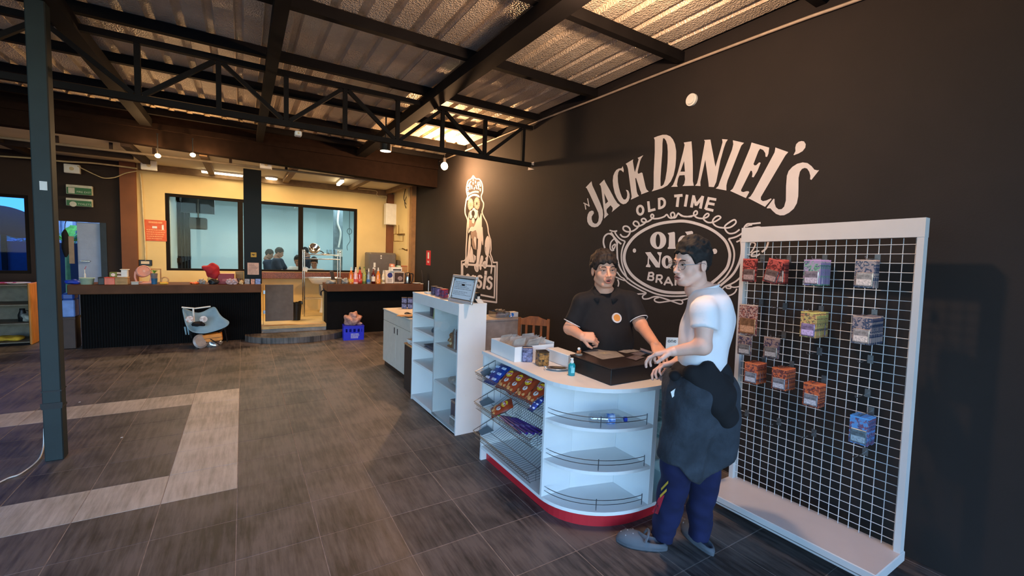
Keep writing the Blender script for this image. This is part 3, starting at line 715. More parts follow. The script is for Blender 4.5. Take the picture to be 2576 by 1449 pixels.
# long track pipe hanging below the beam
t = thing('track_rail', 'long grey rail hanging on short rods below the big beam', 'rail', (0, 8.55, 0))
ra = wy(140, 362, 8.55); rb_ = wy(1060, 468, 8.55)
MB().tube([(ra.x-1.6, 0, ra.z), (ra.x, 0, ra.z), (rb_.x, 0, rb_.z)], 0.018, 8).build('rail_pipe', mat('rail_grey', (128, 116, 96), 0.5), t)
for px in (145, 280, 388, 580, 720, 895, 960):
    u = (wy(px, 400, 8.55).x-ra.x)/(rb_.x-ra.x); z = ra.z+(rb_.z-ra.z)*u; x = ra.x+(rb_.x-ra.x)*u
    MB().bb((x-0.02, -0.012, z+0.015), (x+0.02, 0.012, 2.989)).build('hanger_rod', M_dkbrown, t)
# small lamps on the rail, strip lights
M_lw = mat('lit_warm', (255, 214, 150), 0.5, emit=14.0, var=0.01)
M_lwh = mat('lit_warm_white', (255, 236, 196), 0.5, emit=7.0, var=0.01)
for k, (px, py) in enumerate(((397, 390), (485, 388))):
    q = wy(px, py, 7.94)
    t = thing('spot_lamp', ['small glowing warm lamp on the rail nearest the brown pillar', 'small glowing warm lamp on the rail above the window corner'][k], 'lamp', (q.x, 7.94, q.z))
    MB().cyl((0, 0, 0.0), (0, 0, 3.1-q.z), 0.008).bb((-0.012, 0, 3.09-q.z), (0.012, 0.039, 3.1-q.z)).build('lamp_stem', M_plasticblk, t)
    MB().ell((0, 0, -0.01), (0.035, 0.035, 0.03)).build('bulb', M_lw, t, smooth=True)
def strip(label, a, b_, Y, zoff=0.03):
    a = wy(*a, Y); 
    t = thing('strip_light', label, 'light', (a.x, Y, a.z)); return t, a
a = fl(505, 433, 2.92); b_ = fl(612, 447, 2.92)
t = thing('strip_light', 'long lit strip light on the kitchen ceiling above the left panes', 'light', ((a.x+b_.x)/2, (a.y+b_.y)/2, 2.989))
L2 = (b_.x-a.x)/2
MB().bb((-L2, -0.035, -0.035), (L2, 0.035, -0.001)).build('fitting', M_wplastic, t); MB().bb((-L2+0.01, -0.03, -0.065), (L2-0.01, 0.03, -0.035)).build('diffuser', M_lwh, t)
q = fl(683, 451, 2.94)
t = thing('ceiling_disc_light', 'round lit ceiling light just right of the glossy column', 'light', (q.x, q.y, 2.989))
MB().cyl((0, 0, -0.03), (0, 0, -0.001), 0.12, n=20).build('fitting', M_wplastic, t); MB().cyl((0, 0, -0.05), (0, 0, -0.03), 0.10, n=20).build('diffuser', M_lwh, t)
a = fl(868, 450, 2.93); b_ = fl(845, 470, 2.93)
t = thing('tube_light', 'lit tube light above the right end of the window', 'light', ((a.x+b_.x)/2, (a.y+b_.y)/2, 2.989), math.atan2(-(a.x-b_.x), a.y-b_.y))
MB().bb((-0.035, -0.32, -0.035), (0.035, 0.32, -0.001)).build('fitting', M_wplastic, t); MB().bb((-0.03, -0.31, -0.075), (0.03, 0.31, -0.035)).build('diffuser', M_lwh, t)
# small junction boxes
for k, (x, y, Y, s) in enumerate(((182, 425, 10.4, 0.10), (375, 416, 9.9, 0.11), (669, 415, 8.35, 0.085), (750, 337, 4.77, 0.03))):
    q = wy(x, y, Y)
    t = thing('junction_box', ['cream junction box high on the dark wall left of the pillar', 'cream camera box at the top of the brown pillar', 'white box hanging below the beam beside the glossy column', 'tiny white sensor under the truss'][k], 'box', q)
    MB().rb((-s, -0.04, -s*0.75), (s, 0.04, s*0.75), 0.008).build('box_body', M_wplastic, t)
    MB().cyl((0, -0.041, 0), (0, -0.045, 0), s*0.3).build('knockout', M_cw, t)
# clip pole at cabinet (price pole)
# half door
ha = wy(667, 716, 8.72); hb_ = wy(738, 716, 8.72); hbz = wy(700, 807, 8.72).z
t = thing('swing_gate', 'grey half-height swing panel closing the gap between the counters', 'gate', (ha.x, 8.72, 0))
MB().rb((0, -0.015, max(hbz, 0.215)), (hb_.x-ha.x, 0.015, ha.z), 0.004).build('gate_panel', mat('grey_brown_panel', (92, 80, 70), 0.6), t)
for z in (0.4, 0.75): MB().bb((-0.03, -0.01, z), (0.0, 0.01, z+0.06)).build('hinge', M_chrome, t)
MB().bb((-0.034, -0.03, 0.205), (-0.03, 0.03, ha.z)).build('side_post', M_frame, t)
# waste bin
q = wy(744, 797, 9.2)
t = thing('waste_bin', 'black waste bin standing behind the grey swing panel', 'bin', (q.x+0.0, 9.15, 0.2))
MB().lathe([(0.075, 0), (0.10, 0.30), (0.112, 0.31), (0.112, 0.33), (0.098, 0.33), (0.075, 0.02)], n=18).build('bin_body', M_plasticblk, t)
MB().tube([(0.1*math.cos(a), 0.1*math.sin(a), 0.33+0.02*math.sin(3*a)) for a in [2*PI*k/16 for k in range(16)]], 0.014, 6, True).build('bin_liner', mat('black_bag', (16, 16, 16), 0.25), t)
# wash basin on pedestal
q = wy(803, 700, 10.2)
t = thing('wash_basin', 'cream wash basin with drain pipe under the steel rack', 'sink', (q.x, 10.08, 0.2))
zt = q.z-0.2
MB().lathe([(0.03, zt-0.12), (0.16, zt-0.10), (0.22, zt-0.01), (0.23, zt+0.02), (0.21, zt+0.02), (0.14, zt-0.08), (0.0, zt-0.09)], n=24).build('bowl', M_wplastic, t, smooth=True)
MB().lathe([(0.10, 0), (0.075, 0.1), (0.06, zt-0.3), (0.1, zt-0.13)], (0.09, 0.02, 0), n=16).build('pedestal', M_wplastic, t)
MB().tube(catmull([(0, 0, zt-0.12), (0, -0.02, zt-0.32), (0.05, -0.03, zt-0.36), (0.09, -0.02, zt-0.3), (0.1, 0.1, zt-0.28)]), 0.02, 8).build('drain_pipe', M_grey, t)
# steel dish rack
RY = 9.55; ra = wy(766, 640, RY); rb_ = wy(856, 640, RY); zt = wy(766, 632, RY).z; w_ = rb_.x-ra.x
t = thing('dish_rack', 'chromed steel dish rack standing in front of the right window panes', 'rack', (ra.x, RY, 0.2))
for x in (0, w_):
    for y in (0, 0.28):
        MB().cyl((x, y, 0), (x, y, zt-0.2), 0.012).build('rack_post', M_chrome, t)
        MB().ell((x, y, zt-0.19), (0.018, 0.018, 0.02)).build('knob', M_chrome, t)
for z in (wy(766, 640, RY).z-0.2, wy(766, 651, RY).z-0.2, wy(766, 700, RY).z-0.2, 0.35):
    m_ = MB()
    for y in (0, 0.28): m_.cyl((0, y, z), (w_, y, z), 0.007)
    k = 0
    while k*0.03 < w_: m_.cyl((k*0.03, 0, z), (k*0.03, 0.28, z), 0.003, n=5); k += 1
    for x in (0, w_): m_.cyl((x, 0, z), (x, 0.28, z), 0.006)
    o = m_.build('wire_shelf', M_chrome, t); o['kind'] = 'stuff'
zs = wy(766, 640, RY).z
q = wy(790, 632, RY+.1)
p = thing('steel_pot', 'tilted stainless steel pot on top of the dish rack', 'pot', (q.x, RY+0.13, zs+0.115))
o = MB().lathe([(0.0, -0.05), (0.09, -0.05), (0.1, 0.05), (0.106, 0.05), (0.098, -0.045), (0, -0.045)], n=20).build('pot_body', M_chrome, p, smooth=True); o.rotation_euler = (0.9, 0.5, 0)
o = MB().tube(catmull([(0.1, 0, 0.03), (0.15, 0, 0.04), (0.2, 0, 0.03)]), 0.01).build('pot_handle', M_plasticblk, p); o.rotation_euler = (0.9, 0.5, 0)
p = thing('plate', 'flat steel plate lying on the rack beside the pot', 'plate', (wy(822, 640, RY).x, RY+0.13, zs+0.008))
MB().lathe([(0.0, 0), (0.07, 0), (0.11, 0.018), (0.11, 0.022), (0.07, 0.005), (0, 0.004)], n=20).build('plate_disc', M_chrome, p)
gm = glass('clear_glass', (0.9, 0.93, 0.93), 0.03, 0.15)
for k, px in enumerate((826, 832, 838)):
    p = thing('drinking_glass', ('left', 'middle', 'right')[k]+' clear drinking glass standing on top of the dish rack', 'glass', (wy(px, 635, RY+.2).x+0.03*k, RY+0.24, zs+0.0075), 0, 'drinking glasses on the dish rack')
    MB().lathe([(0.026, 0), (0.032, 0.10), (0.029, 0.10), (0.023, 0.006)], n=14).build('glass_body', gm, p)
q = wy(769, 678, RY-.02)
p = thing('paper_note', 'white note tied to the left post of the dish rack', 'note', (q.x-0.01, RY-0.02, q.z))
MB().bb((-0.045, -0.004, -0.035), (0.045, 0, 0.035), TR(ry=0.3)).build('note_sheet', mat('white_paper', (220, 220, 214), 0.8), p)
# wall rack, hook
q = wy(1018, 590, 9.75)
t = thing('wall_bracket', 'brass pot bracket with two rods on the kitchen side wall', 'bracket', (3.045, q.y, q.z))
M_brass = mat('dull_brass', (120, 90, 44), 0.4, metal=0.8)
MB().bb((-0.02, -0.25, -0.015), (-0.001, 0.25, 0.015)).build('wall_bar', M_brass, t)
for y in (-0.1, 0.1): MB().cyl((-0.09, y, 0), (-0.09, y, 0.2), 0.007).build('rod', M_brass, t)
MB().tube([(-0.02, -0.2, 0), (-0.02, -0.2, -0.16), (-0.14, -0.2, -0.16), (-0.14, 0.1, -0.16), (-0.14, 0.1, 0.0), (-0.02, 0.1, 0)], 0.008).build('loop', M_brass, t)
q = wx(1024, 629, 3.04)
t = thing('wall_hook', 'small dark hook on the kitchen side wall above the kettle', 'hook', (3.045, q.y, q.z))
MB().tube(catmull([(-0.002, 0, 0), (-0.05, 0, 0), (-0.07, 0.0, 0.015), (-0.12, 0, 0.03)]), 0.012).build('hook_arm', M_brass, t)
MB().cyl((-0.001, 0, 0), (-0.01, 0, 0), 0.025).build('hook_plate', M_brass, t)
# signs on walls
q = wy(392, 580, YB)
t = thing('rules_sign', 'orange-red printed sign on the cream wall left of the window', 'sign', (q.x, YB-0.004, q.z))
o = flat_sheet('sign_board', t, 0.32, 0.39, mat('orange_red_sign', (206, 92, 52), 0.6), (0, 0, 0), th=0.004)
l = lines_mb(0.27, 0.2, 5, 5, 0.8, lw=0.4).build('print', mat('pale_orange', (236, 160, 110), 0.7), o); l['kind'] = 'stuff'; l.location = (0, -0.07, 0.0042)
l = lines_mb(0.2, 0.05, 1, 5, 0.8, lw=0.6).build('heading_print', mat('pale_orange', (236, 160, 110), 0.7), o); l.location = (0, 0.15, 0.0042)
MB().rb((-0.05, 0.04, 0.0042), (0.02, 0.08, 0.005), 0.01).build('symbol', mat('white_paper', (220, 220, 214), 0.8), o); MB().rb((0.09, 0.02, 0.0042), (0.12, 0.11, 0.005), 0.008).build('symbol', mat('white_paper', (220, 220, 214), 0.8), o)
q = wy(366, 661, YB)
t = thing('wall_meter', 'small black digital clock on the cream wall behind the pink fan', 'clock', (q.x, YB-0.03, q.z))
MB().rb((-0.1, 0, -0.055), (0.1, 0.028, 0.055), 0.006).build('case', M_plasticblk, t); MB().bb((-0.06, -0.002, -0.02), (0.06, -0.0005, 0.03)).build('display', mat('meter_display', (210, 190, 160), 0.5), t)
for k, (y0_, y1_) in enumerate(((462, 493), (496, 522))):
    qa = wy(165, y0_, 10.42); qb = wy(232, y1_, 10.42)
    t = thing('exit_sign', ['upper green and white exit sign above the doorway', 'lower green and white toilet sign above the doorway'][k], 'sign', ((qa.x+qb.x)/2, 10.42, (qa.z+qb.z)/2))
    W2 = (qb.x-qa.x)/2; H2 = abs(qa.z-qb.z)/2-0.006
    MB().rb((-W2, 0, -H2), (W2, 0.079, H2), 0.006).build('light_box', mat('white_plastic_sign', (200, 196, 176), 0.5), t)
    fo = MB().bb((-W2+0.01, -0.004, -H2+0.004), (W2-0.005, -0.0005, H2*0.45)).build('sign_face', mat('sign_green', (46, 104, 52), 0.5), t)
    if k == 0:
        o = MB().bb((-W2+0.03, -0.0055, -H2+0.015), (-W2+0.11, -0.0042, H2*0.35)).build('pictogram', mat('white_plastic_sign', (200, 196, 176), 0.5), fo)
        o = text_mb('FIRE EXIT', 0.044).build('lettering', mat('sign_lettering', (190, 200, 170), 0.5), fo); o.location = (0.06, -0.005, -H2*0.45); o.rotation_euler = (PI/2, 0, 0)
    else:
        o = MB().cyl((-W2+0.09, -0.0055, -0.035), (-W2+0.09, -0.0042, -0.035), 0.045, n=20).build('pictogram', mat('white_plastic_sign', (200, 196, 176), 0.5), fo)
        o = text_mb('TOILETS', 0.046).build('lettering', mat('sign_lettering', (190, 200, 170), 0.5), fo); o.location = (0.07, -0.005, -0.03); o.rotation_euler = (PI/2, 0, 0)
fa_ = wx(1073, 630); fb2 = wx(1083, 668)
t = thing('extinguisher_sign', 'narrow red and white fire extinguisher sign on the black wall', 'sign', (XW-0.003, (fa_.y+fb2.y)/2, (fa_.z+fb2.z)/2))
hh = (fa_.z-fb2.z)/2; hw = abs(fa_.y-fb2.y)/2
fo = MB().bb((0, -hw, -hh), (0.002, hw, hh)).build('sign_board', mat('sign_red', (196, 34, 40), 0.5), t)
MB().rb((-0.0015, -hw*0.3, -hh*0.1), (-0.0002, hw*0.3, hh*0.75), 0.01).build('pictogram', mat('white_paper', (220, 220, 214), 0.8), fo)
o = text_mb('FIRE', 0.06).build('lettering', mat('white_paper', (220, 220, 214), 0.8), fo); o.rotation_euler = (PI/2, 0, -PI/2); o.location = (-0.001, 0, -hh*0.55)
# bulbs: bright bare bulb on the wall side, ceiling can light, bulb over the desk
q = wx(1118, 418, 2.78)
t = thing('bare_bulb', 'bright bare bulb glowing beside the black wall above the dog mural', 'bulb', (2.78, q.y, q.z))
MB().ell((0, 0, 0), (0.055, 0.055, 0.06), 20, 12).build('bulb', mat('lit_bulb', (255, 226, 178), 0.5, emit=60.0, var=0.01), t, smooth=True)
MB().cyl((0, 0, 0.06), (0, 0, 0.13), 0.025).cyl((0, 0, 0.13), (0, 0, ZR-0.19-q.z if False else ZR-q.z-0.002), 0.006).build('bulb_holder', M_plasticblk, t)
q = wy(970, 380, 5.95)
t = thing('can_light', 'black cylindrical spotlight hanging from the middle rafter', 'light', (q.x, 5.95, q.z))
MB().lathe([(0.07, 0), (0.075, 0.0), (0.075, 0.16), (0.0, 0.16)], n=20).build('can_body', M_plasticblk, t); MB().cyl((0, 0, -0.004), (0, 0, 0.02), 0.069, n=20).build('lens', mat('lit_warm_lens', (255, 232, 200), 0.5, emit=4.0, var=0.01), t)
MB().cyl((0, 0, 0.16), (0, 0, ZR-0.0-q.z-0.004), 0.01).build('stem', M_plasticblk, t)
t = thing('bare_bulb', 'bare warm bulb under the roof above the curved shop counter', 'bulb', (1.74, 1.80, 3.10))
MB().ell((0, 0, 0), (0.045, 0.045, 0.055), 16, 10).build('bulb', mat('lit_bulb', (255, 226, 178), 0.5, emit=60.0, var=0.01), t, smooth=True)
MB().cyl((0, 0, 0.055), (0, 0, 0.12), 0.022).build('bulb_holder', M_plasticblk, t)
MB().cyl((0, 0, 0.12), (0, 0, ZR-3.10), 0.005).build('flex', M_plasticblk, t)
# conduit along the top of the right wall
cable('wall_conduit', 'long cream conduit along the top of the black right wall', [(XW-0.02, 7.9, 3.3), (XW-0.02, 4.9, 3.295), (XW-0.02, 3.56, 3.276), (XW-0.02, 2.6, 3.267), (XW-0.02, 1.66, 3.246), (XW-0.02, 1.25, 3.228), (XW-0.02, 0.2, 3.2)], 0.011, mat('beige_conduit', (176, 160, 140), 0.5))
for k, (x, y) in enumerate(((1742, 252), (1335, 413), (1335, 426))):
    q = wx(x, y)
    if k == 0:
        t = thing('wall_disc', 'pale round plate high on the black wall above the lettering', 'disc', (XW-0.001, q.y, q.z))
        MB().cyl((0, 0, 0), (-0.02, 0, 0), 0.05, n=22).build('disc_plate', M_wplastic, t); MB().cyl((-0.02, 0, 0), (-0.03, 0, 0), 0.036, n=22).build('disc_cap', M_wplastic, t)
# ================================================================ PAINTED MURALS ON THE RIGHT WALL
M_paint = mat('white_wall_paint', (205, 196, 192), 0.6, var=0.04, scale=6)
M_paintmid = mat('beige_wall_paint', (138, 120, 108), 0.6, var=0.04, scale=6)
ZM = {1: (1460, 330, 5.7967), 2: (1700, 330, 5.795), 3: (1500, 520, 5.575), 4: (1700, 520, 5.573), 5: (1150, 430, 8.527), 6: (1150, 590, 8.05)}
def zp(z, pts):
    a, b, s = ZM[z]; return [(a+x/s, b+y/s) for x, y in pts]
def wallpt(p, off): return wx(p[0], p[1], XW-off)
def smooth2(P, closed, n=4):
    Q = catmull([Vector((x, y, 0)) for x, y in P], n, closed); return [(q.x, q.y) for q in Q]
def area_fill(mb, P, holes=(), off=0.0012, sm=3):
    P = smooth2(P, True, sm) if sm > 1 else P; holes = [smooth2(h, True, sm) if sm > 1 else h for h in holes]
    loops = [P]+list(holes); flat = [p for l in loops for p in l]
    t = tessellate_polygon([[Vector((p[0], p[1], 0)) for p in l] for l in loops])
    mb.add([wallpt(p, off) for p in flat], [tuple(x) for x in t])
def ribbon(mb, P, w_, closed=False, off=0.0012, sm=4):
    P = smooth2(P, closed, sm) if sm > 1 else P; k = len(P); E = []
    for i in range(k):
        a = P[(i-1) % k] if closed else P[max(i-1, 0)]; b_ = P[(i+1) % k] if closed else P[min(i+1, k-1)]
        dx, dy = b_[0]-a[0], b_[1]-a[1]; L_ = math.hypot(dx, dy) or 1; nx, ny = -dy/L_*w_/2, dx/L_*w_/2
        of = off+0.0009*i/k; E.append((wallpt((P[i][0]+nx, P[i][1]+ny), of), wallpt((P[i][0]-nx, P[i][1]-ny), of)))
    fs = [(2*i, 2*i+1, 2*((i+1) % k)+1, 2*((i+1) % k)) for i in range(k if closed else k-1)]
    mb.add([q for e in E for q in e], fs)
def ellp(c, r, n=20): return [(c[0]+r[0]*math.cos(2*PI*i/n), c[1]+r[1]*math.sin(2*PI*i/n)) for i in range(n)]
def wm(name, mb, parent, m=None, kind=None): return mb.build(name, m or M_paint, parent, world=True, kind=kind)

mu = thing('wall_mural', 'large white whiskey-label lettering and oval painted on the black wall', 'mural', (XW-0.001, 2.6, 1.9))
big = [
 (1, [(162,730),(78,820),(95,835),(130,905),(262,1190),(270,1250),(262,1310),(240,1345),(212,1350),(180,1330),(165,1285),(165,1245),(185,1215),(198,1195),(190,1165),(165,1158),(130,1175),(108,1215),(98,1265),(102,1320),(125,1365),(165,1395),(210,1402),(255,1390),(295,1350),(322,1290),(332,1220),(325,1145),(290,1050),(230,910),(175,790)], None),
 (1, [(348,705),(277,775),(295,795),(305,840),(340,1130),(350,1200),(345,1275),(410,1215),(385,1185),(380,1150),(390,1130),(440,1080),(470,1115),(470,1145),(458,1180),(580,1080),(540,1050),(500,990),(430,860),(365,745)], [(347,905),(405,1025),(365,1062)]),
 (1, [(618,510),(600,540),(560,545),(525,565),(500,600),(480,650),(472,720),(478,800),(500,900),(530,970),(560,1020),(590,1050),(625,1066),(665,1055),(700,1020),(718,970),(718,920),(705,880),(690,860),(662,855),(680,890),(684,930),(675,975),(655,998),(630,995),(605,960),(580,890),(562,820),(548,740),(545,650),(553,600),(570,570),(595,570),(628,600),(633,570)], None),
 (1, [(770,410),(662,475),(680,500),(695,550),(745,930),(748,960),(735,1000),(855,945),(835,920),(822,880),(800,690),(812,680),(870,860),(885,890),(887,922),(998,880),(965,850),(950,810),(905,610),(890,602),(850,620),(838,615),(835,590),(870,440),(885,400),(918,350),(835,390),(850,410),(795,600),(785,560),(765,440)], None),
 (1, [(1072,95),(1130,72),(1200,52),(1255,52),(1310,75),(1350,120),(1380,190),(1397,290),(1395,400),(1385,520),(1360,640),(1320,730),(1270,790),(1200,830),(1120,855),(1040,878),(1065,840),(1068,800),(1070,600),(1085,300),(1085,130)], [(1205,105),(1225,105),(1250,140),(1268,200),(1275,300),(1272,450),(1260,580),(1240,700),(1215,775),(1190,800),(1170,800),(1168,700),(1180,500),(1195,300),(1197,180)]),
 (1, [(1620,148),(1508,165),(1520,200),(1500,300),(1420,600),(1370,740),(1350,785),(1322,812),(1418,810),(1408,780),(1425,690),(1445,645),(1520,640),(1528,700),(1515,765),(1490,800),(1655,795),(1640,730),(1640,500),(1632,300)], [(1512,435),(1525,590),(1458,590)]),
 (2, [(412,128),(425,150),(415,210),(330,680),(310,760),(280,795),(360,800),(358,740),(430,415),(478,760),(482,810),(555,815),(590,740),(650,430),(700,250),(730,165),(758,122),(675,115),(682,160),(655,260),(578,520),(530,260),(505,122)], None),
 (2, [(832,132),(995,170),(955,210),(935,260),(755,720),(738,790),(738,865),(582,835),(620,800),(640,740),(820,270),(838,190)], None),
 (2, [(1105,165),(1362,240),(1350,330),(1330,375),(1308,372),(1305,320),(1275,275),(1230,255),(1205,290),(1132,480),(1150,500),(1175,495),(1215,455),(1238,460),(1190,580),(1135,672),(1110,668),(1118,620),(1110,580),(1092,575),(950,860),(958,880),(985,888),(1030,875),(1060,875),(1070,890),(1022,975),(792,870),(830,840),(860,780),(1080,250)], None),
 (2, [(1452,238),(1640,305),(1600,350),(1570,400),(1240,960),(1240,1000),(1270,1020),(1320,1010),(1385,980),(1398,990),(1302,1103),(1055,975),(1090,950),(1130,890),(1440,310),(1448,270)], None),
 (2, [(1835,143),(1870,150),(1895,190),(1888,240),(1850,290),(1790,325),(1722,350),(1718,342),(1745,290),(1742,240),(1755,190),(1790,155)], None),
 (2, [(2090,568),(1978,710),(1958,700),(1962,650),(1945,590),(1915,545),(1880,535),(1840,550),(1810,590),(1790,680),(1788,850),(1785,950),(1765,1050),(1720,1130),(1650,1190),(1580,1225),(1520,1228),(1460,1205),(1410,1160),(1380,1125),(1325,1125),(1330,1110),(1425,985),(1440,990),(1440,1050),(1460,1110),(1500,1140),(1545,1135),(1580,1100),(1605,1010),(1608,800),(1620,650),(1645,580),(1700,520),(1770,475),(1850,455),(1920,465),(1980,510),(2020,560),(2060,570)], None)]
for k, (z, P, hole) in enumerate(big):
    mb = MB(); area_fill(mb, zp(z, P), [zp(z, hole)] if hole else (), sm=1); wm('painted_letter', mb, mu)
# strokes of the smaller letters: one part per letter
def letter(parent, z, strokes, w_, sm=1, m=None):
    mb = MB()
    for i, s_ in enumerate(strokes): ribbon(mb, zp(z, s_), w_, sm=sm if len(s_) < 4 else 4, off=0.0012+0.0001*i)
    return wm('painted_letter', mb, parent, m)
letter(mu, 1, [[(80,1142),(66,1060)], [(45,1045),(135,1092)], [(128,1100),(105,980)]], 2.6)
mb = MB(); area_fill(mb, zp(1, ellp((873,1152), (61,80))), [zp(1, ellp((873,1152), (27,44)))], sm=1); wm('painted_letter', mb, mu)
letter(mu, 1, [[(990,1022),(1006,1180)], [(1000,1163),(1095,1138)]], 6.3)
letter(mu, 1, [[(1148,975),(1151,1140)], [(1150,990),(1195,985),(1228,1020),(1225,1075),(1195,1108),(1150,1122)]], 6.3)
letter(mu, 1, [[(1368,946),(1490,935)], [(1430,935),(1410,1104)]], 7)
letter(mu, 1, [[(1557,926),(1528,1100)]], 7)
letter(mu, 2, [[(228,1112),(262,935)], [(258,945),(298,1085)], [(292,1080),(398,950)], [(394,945),(358,1128)]], 7)
letter(mu, 2, [[(486,962),(432,1140)], [(475,978),(590,998)], [(460,1050),(565,1068)], [(435,1130),(548,1158)]], 6.6)
# oval and rings
mb = MB(); ring = zp(3, [(1120,205),(900,235),(720,300),(560,400),(460,510),(405,620),(392,740),(430,860),(510,970),(640,1070),(800,1150),(960,1195),(1150,1207),(1338,1190)])+zp(4, [(420,1120),(540,1040),(640,950),(720,850),(755,720),(750,620),(700,490),(590,380),(460,300),(300,240),(140,205),(0,203)])
ribbon(mb, ring[:-1], 7.2, True); wm('oval_ring', mb, mu)
mb = MB(); ribbon(mb, zp(3, [(405,485),(365,590),(352,700),(370,830),(440,1020)]), 3.6); wm('ring_line', mb, mu)
mb = MB(); ribbon(mb, zp(3, [(290,470),(292,600),(300,740),(330,850),(390,950),(500,1050),(650,1140),(850,1225),(1060,1255),(1338,1238)])+zp(4, [(420,1170)]), 4.0, off=0.0013); wm('ring_line', mb, mu)
mb = MB(); ribbon(mb, zp(4, [(740,450),(800,560),(820,680),(790,830),(700,980),(590,1080)]), 4.4, off=0.0014); wm('ring_line', mb, mu)
mb = MB(); ribbon(mb, zp(4, [(910,440),(925,560),(915,700),(860,850),(780,970),(620,1110)]), 6.0, off=0.0013); wm('ring_line', mb, mu)
for z, c_, r_ in ((3, (535,615), (24,30)), (4, (545,625), (36,38))):
    mb = MB(); area_fill(mb, zp(z, ellp(c_, r_)), sm=1); wm('painted_dot', mb, mu)
# scroll work
scr = [(3, [(335,385),(370,420),(430,420),(470,370),(470,310),(430,275),(385,280),(380,320),(430,350),(500,345),(560,310),(600,260),(580,215),(540,205),(520,240),(560,275),(620,265),(680,230),(700,195),(670,165),(635,180),(650,215),(720,210),(780,170),(805,130),(785,105),(765,130),(790,165),(870,165),(950,140),(990,110),(1020,150),(1065,160),(1100,120),(1080,80),(1045,100),(1060,150),(1110,150),(1150,95),(1200,130),(1300,140),(1345,136)], 4.0),
 (4, [(25,88),(120,138),(220,130),(290,110),(300,70),(275,60),(250,100),(290,150),(370,165),(440,145),(465,110),(440,95),(400,130),(390,175),(450,220),(530,215),(600,180),(630,150),(600,130),(550,150),(515,210),(560,270),(650,295),(760,290),(840,230),(830,185),(780,200),(690,270),(700,330),(750,375),(830,365),(895,318)], 4.0),
 (3, [(120,580),(100,500),(115,420),(165,380),(220,395),(300,480),(350,525)], 4.2), (3, [(185,330),(240,345),(290,340),(262,360),(300,420),(345,460),(405,485)], 3.5),
 (3, [(205,360),(250,430),(290,500)], 5), (3, [(250,450),(205,500),(195,580),(225,615),(258,570),(265,525),(225,560),(245,620)], 3.4),
 (3, [(300,500),(292,560),(290,640),(295,690)], 3.0), (3, [(290,915),(340,980),(390,1010),(400,1035),(350,1020),(270,985)], 3.0), (3, [(385,1010),(450,1070),(530,1120),(640,1180),(700,1210),(640,1222),(568,1225)], 3.4),
 (3, [(300,1020),(315,1070),(305,1120)], 3.2),
 (3, [(700,1215),(650,1255),(665,1292),(730,1290),(800,1265),(860,1262),(960,1290),(1100,1340),(1180,1365),(1212,1345),(1190,1312),(1120,1310),(980,1330),(880,1342),(822,1322),(822,1290),(880,1272)], 3.6),
 (3, [(1190,1312),(1240,1300),(1285,1285)], 3.4), (4, [(740,450),(850,420),(940,360),(960,290),(1000,245),(1050,240),(1110,235),(1190,226)], 4.2), (4, [(985,280),(1030,262),(1070,256)], 3.0),
 (4, [(850,495),(950,450),(1010,430),(1060,400)], 4.0), (4, [(1080,300),(1180,290),(1270,350),(1300,430),(1290,520),(1260,590),(1205,635)], 5.0),
 (4, [(1040,540),(1060,500),(1115,520),(1090,590),(1045,650)], 3.6), (4, [(1170,620),(1090,640),(1060,690),(1130,690),(1180,660)], 4), (4, [(960,560),(975,680),(950,800),(935,920),(920,970),(850,1040),(770,1085),(710,1110)], 4.0),
 (4, [(640,1165),(700,1110),(770,1108),(765,1145),(710,1140),(720,1110),(820,1130),(930,1108),(990,1090)], 3.4), (4, [(855,1150),(830,1200),(780,1235),(715,1252)], 3.6)]
for i, (z, P, w_) in enumerate(scr):
    mb = MB(); ribbon(mb, zp(z, P), w_, off=0.0011+0.00004*i); wm('scroll_stroke', mb, mu)
# centre words
mb = MB(); area_fill(mb, zp(3, ellp((868,473), (113,122), 28)), [zp(3, ellp((865,475), (32,92), 20))], sm=1); wm('painted_letter', mb, mu)
mb = MB(); area_fill(mb, zp(3, [(1000,370),(1010,385),(1022,400),(1015,560),(1000,580),(1005,592),(1130,590),(1120,575),(1108,560),(1103,365),(1090,352)]), sm=1); wm('painted_letter', mb, mu)
mb = MB(); area_fill(mb, zp(3, ellp((1225,500), (80,98), 22)), [zp(3, ellp((1235,505), (26,66), 16))], sm=1); area_fill(mb, zp(3, [(1245,352),(1340,340),(1357,355),(1357,560),(1372,590),(1275,592),(1275,400),(1262,375)]), sm=1, off=0.0014); wm('painted_letter', mb, mu)
mb = MB(); area_fill(mb, zp(3, [(685,640),(760,635),(875,790),(885,690),(855,650),(860,635),(920,640),(915,660),(905,690),(890,855),(835,850),(740,720),(740,800),(762,830),(755,850),(695,845),(700,825),(718,800),(725,700)]), sm=1); wm('painted_letter', mb, mu)
mb = MB(); area_fill(mb, zp(3, ellp((992,775), (75,92), 22)), [zp(3, ellp((990,775), (22,60), 16))], sm=1); wm('painted_letter', mb, mu)
mb = MB(); area_fill(mb, zp(3, ellp((1100,845), (22,22), 12)), sm=1); wm('painted_dot', mb, mu)
mb = MB(); area_fill(mb, zp(3, [(1150,640),(1320,640),(1322,680),(1240,870),(1180,870),(1240,700),(1150,700)]), sm=1); wm('painted_letter', mb, mu)
letter(mu, 3, [[(745,915),(722,1030)], [(745,928),(785,925),(802,950),(785,972),(742,972)], [(740,972),(790,980),(800,1010),(780,1030),(725,1020)]], 4.4)
letter(mu, 3, [[(855,952),(840,1066)], [(855,962),(905,962),(922,990),(900,1016),(858,1014)], [(880,1010),(922,1080)]], 4.6)
letter(mu, 3, [[(952,1100),(1012,985)], [(1008,985),(1070,1108)], [(975,1062),(1052,1068)]], 4.6)
letter(mu, 3, [[(1110,1105),(1112,995)], [(1112,1000),(1170,1100)], [(1172,1100),(1175,990)]], 4.6)
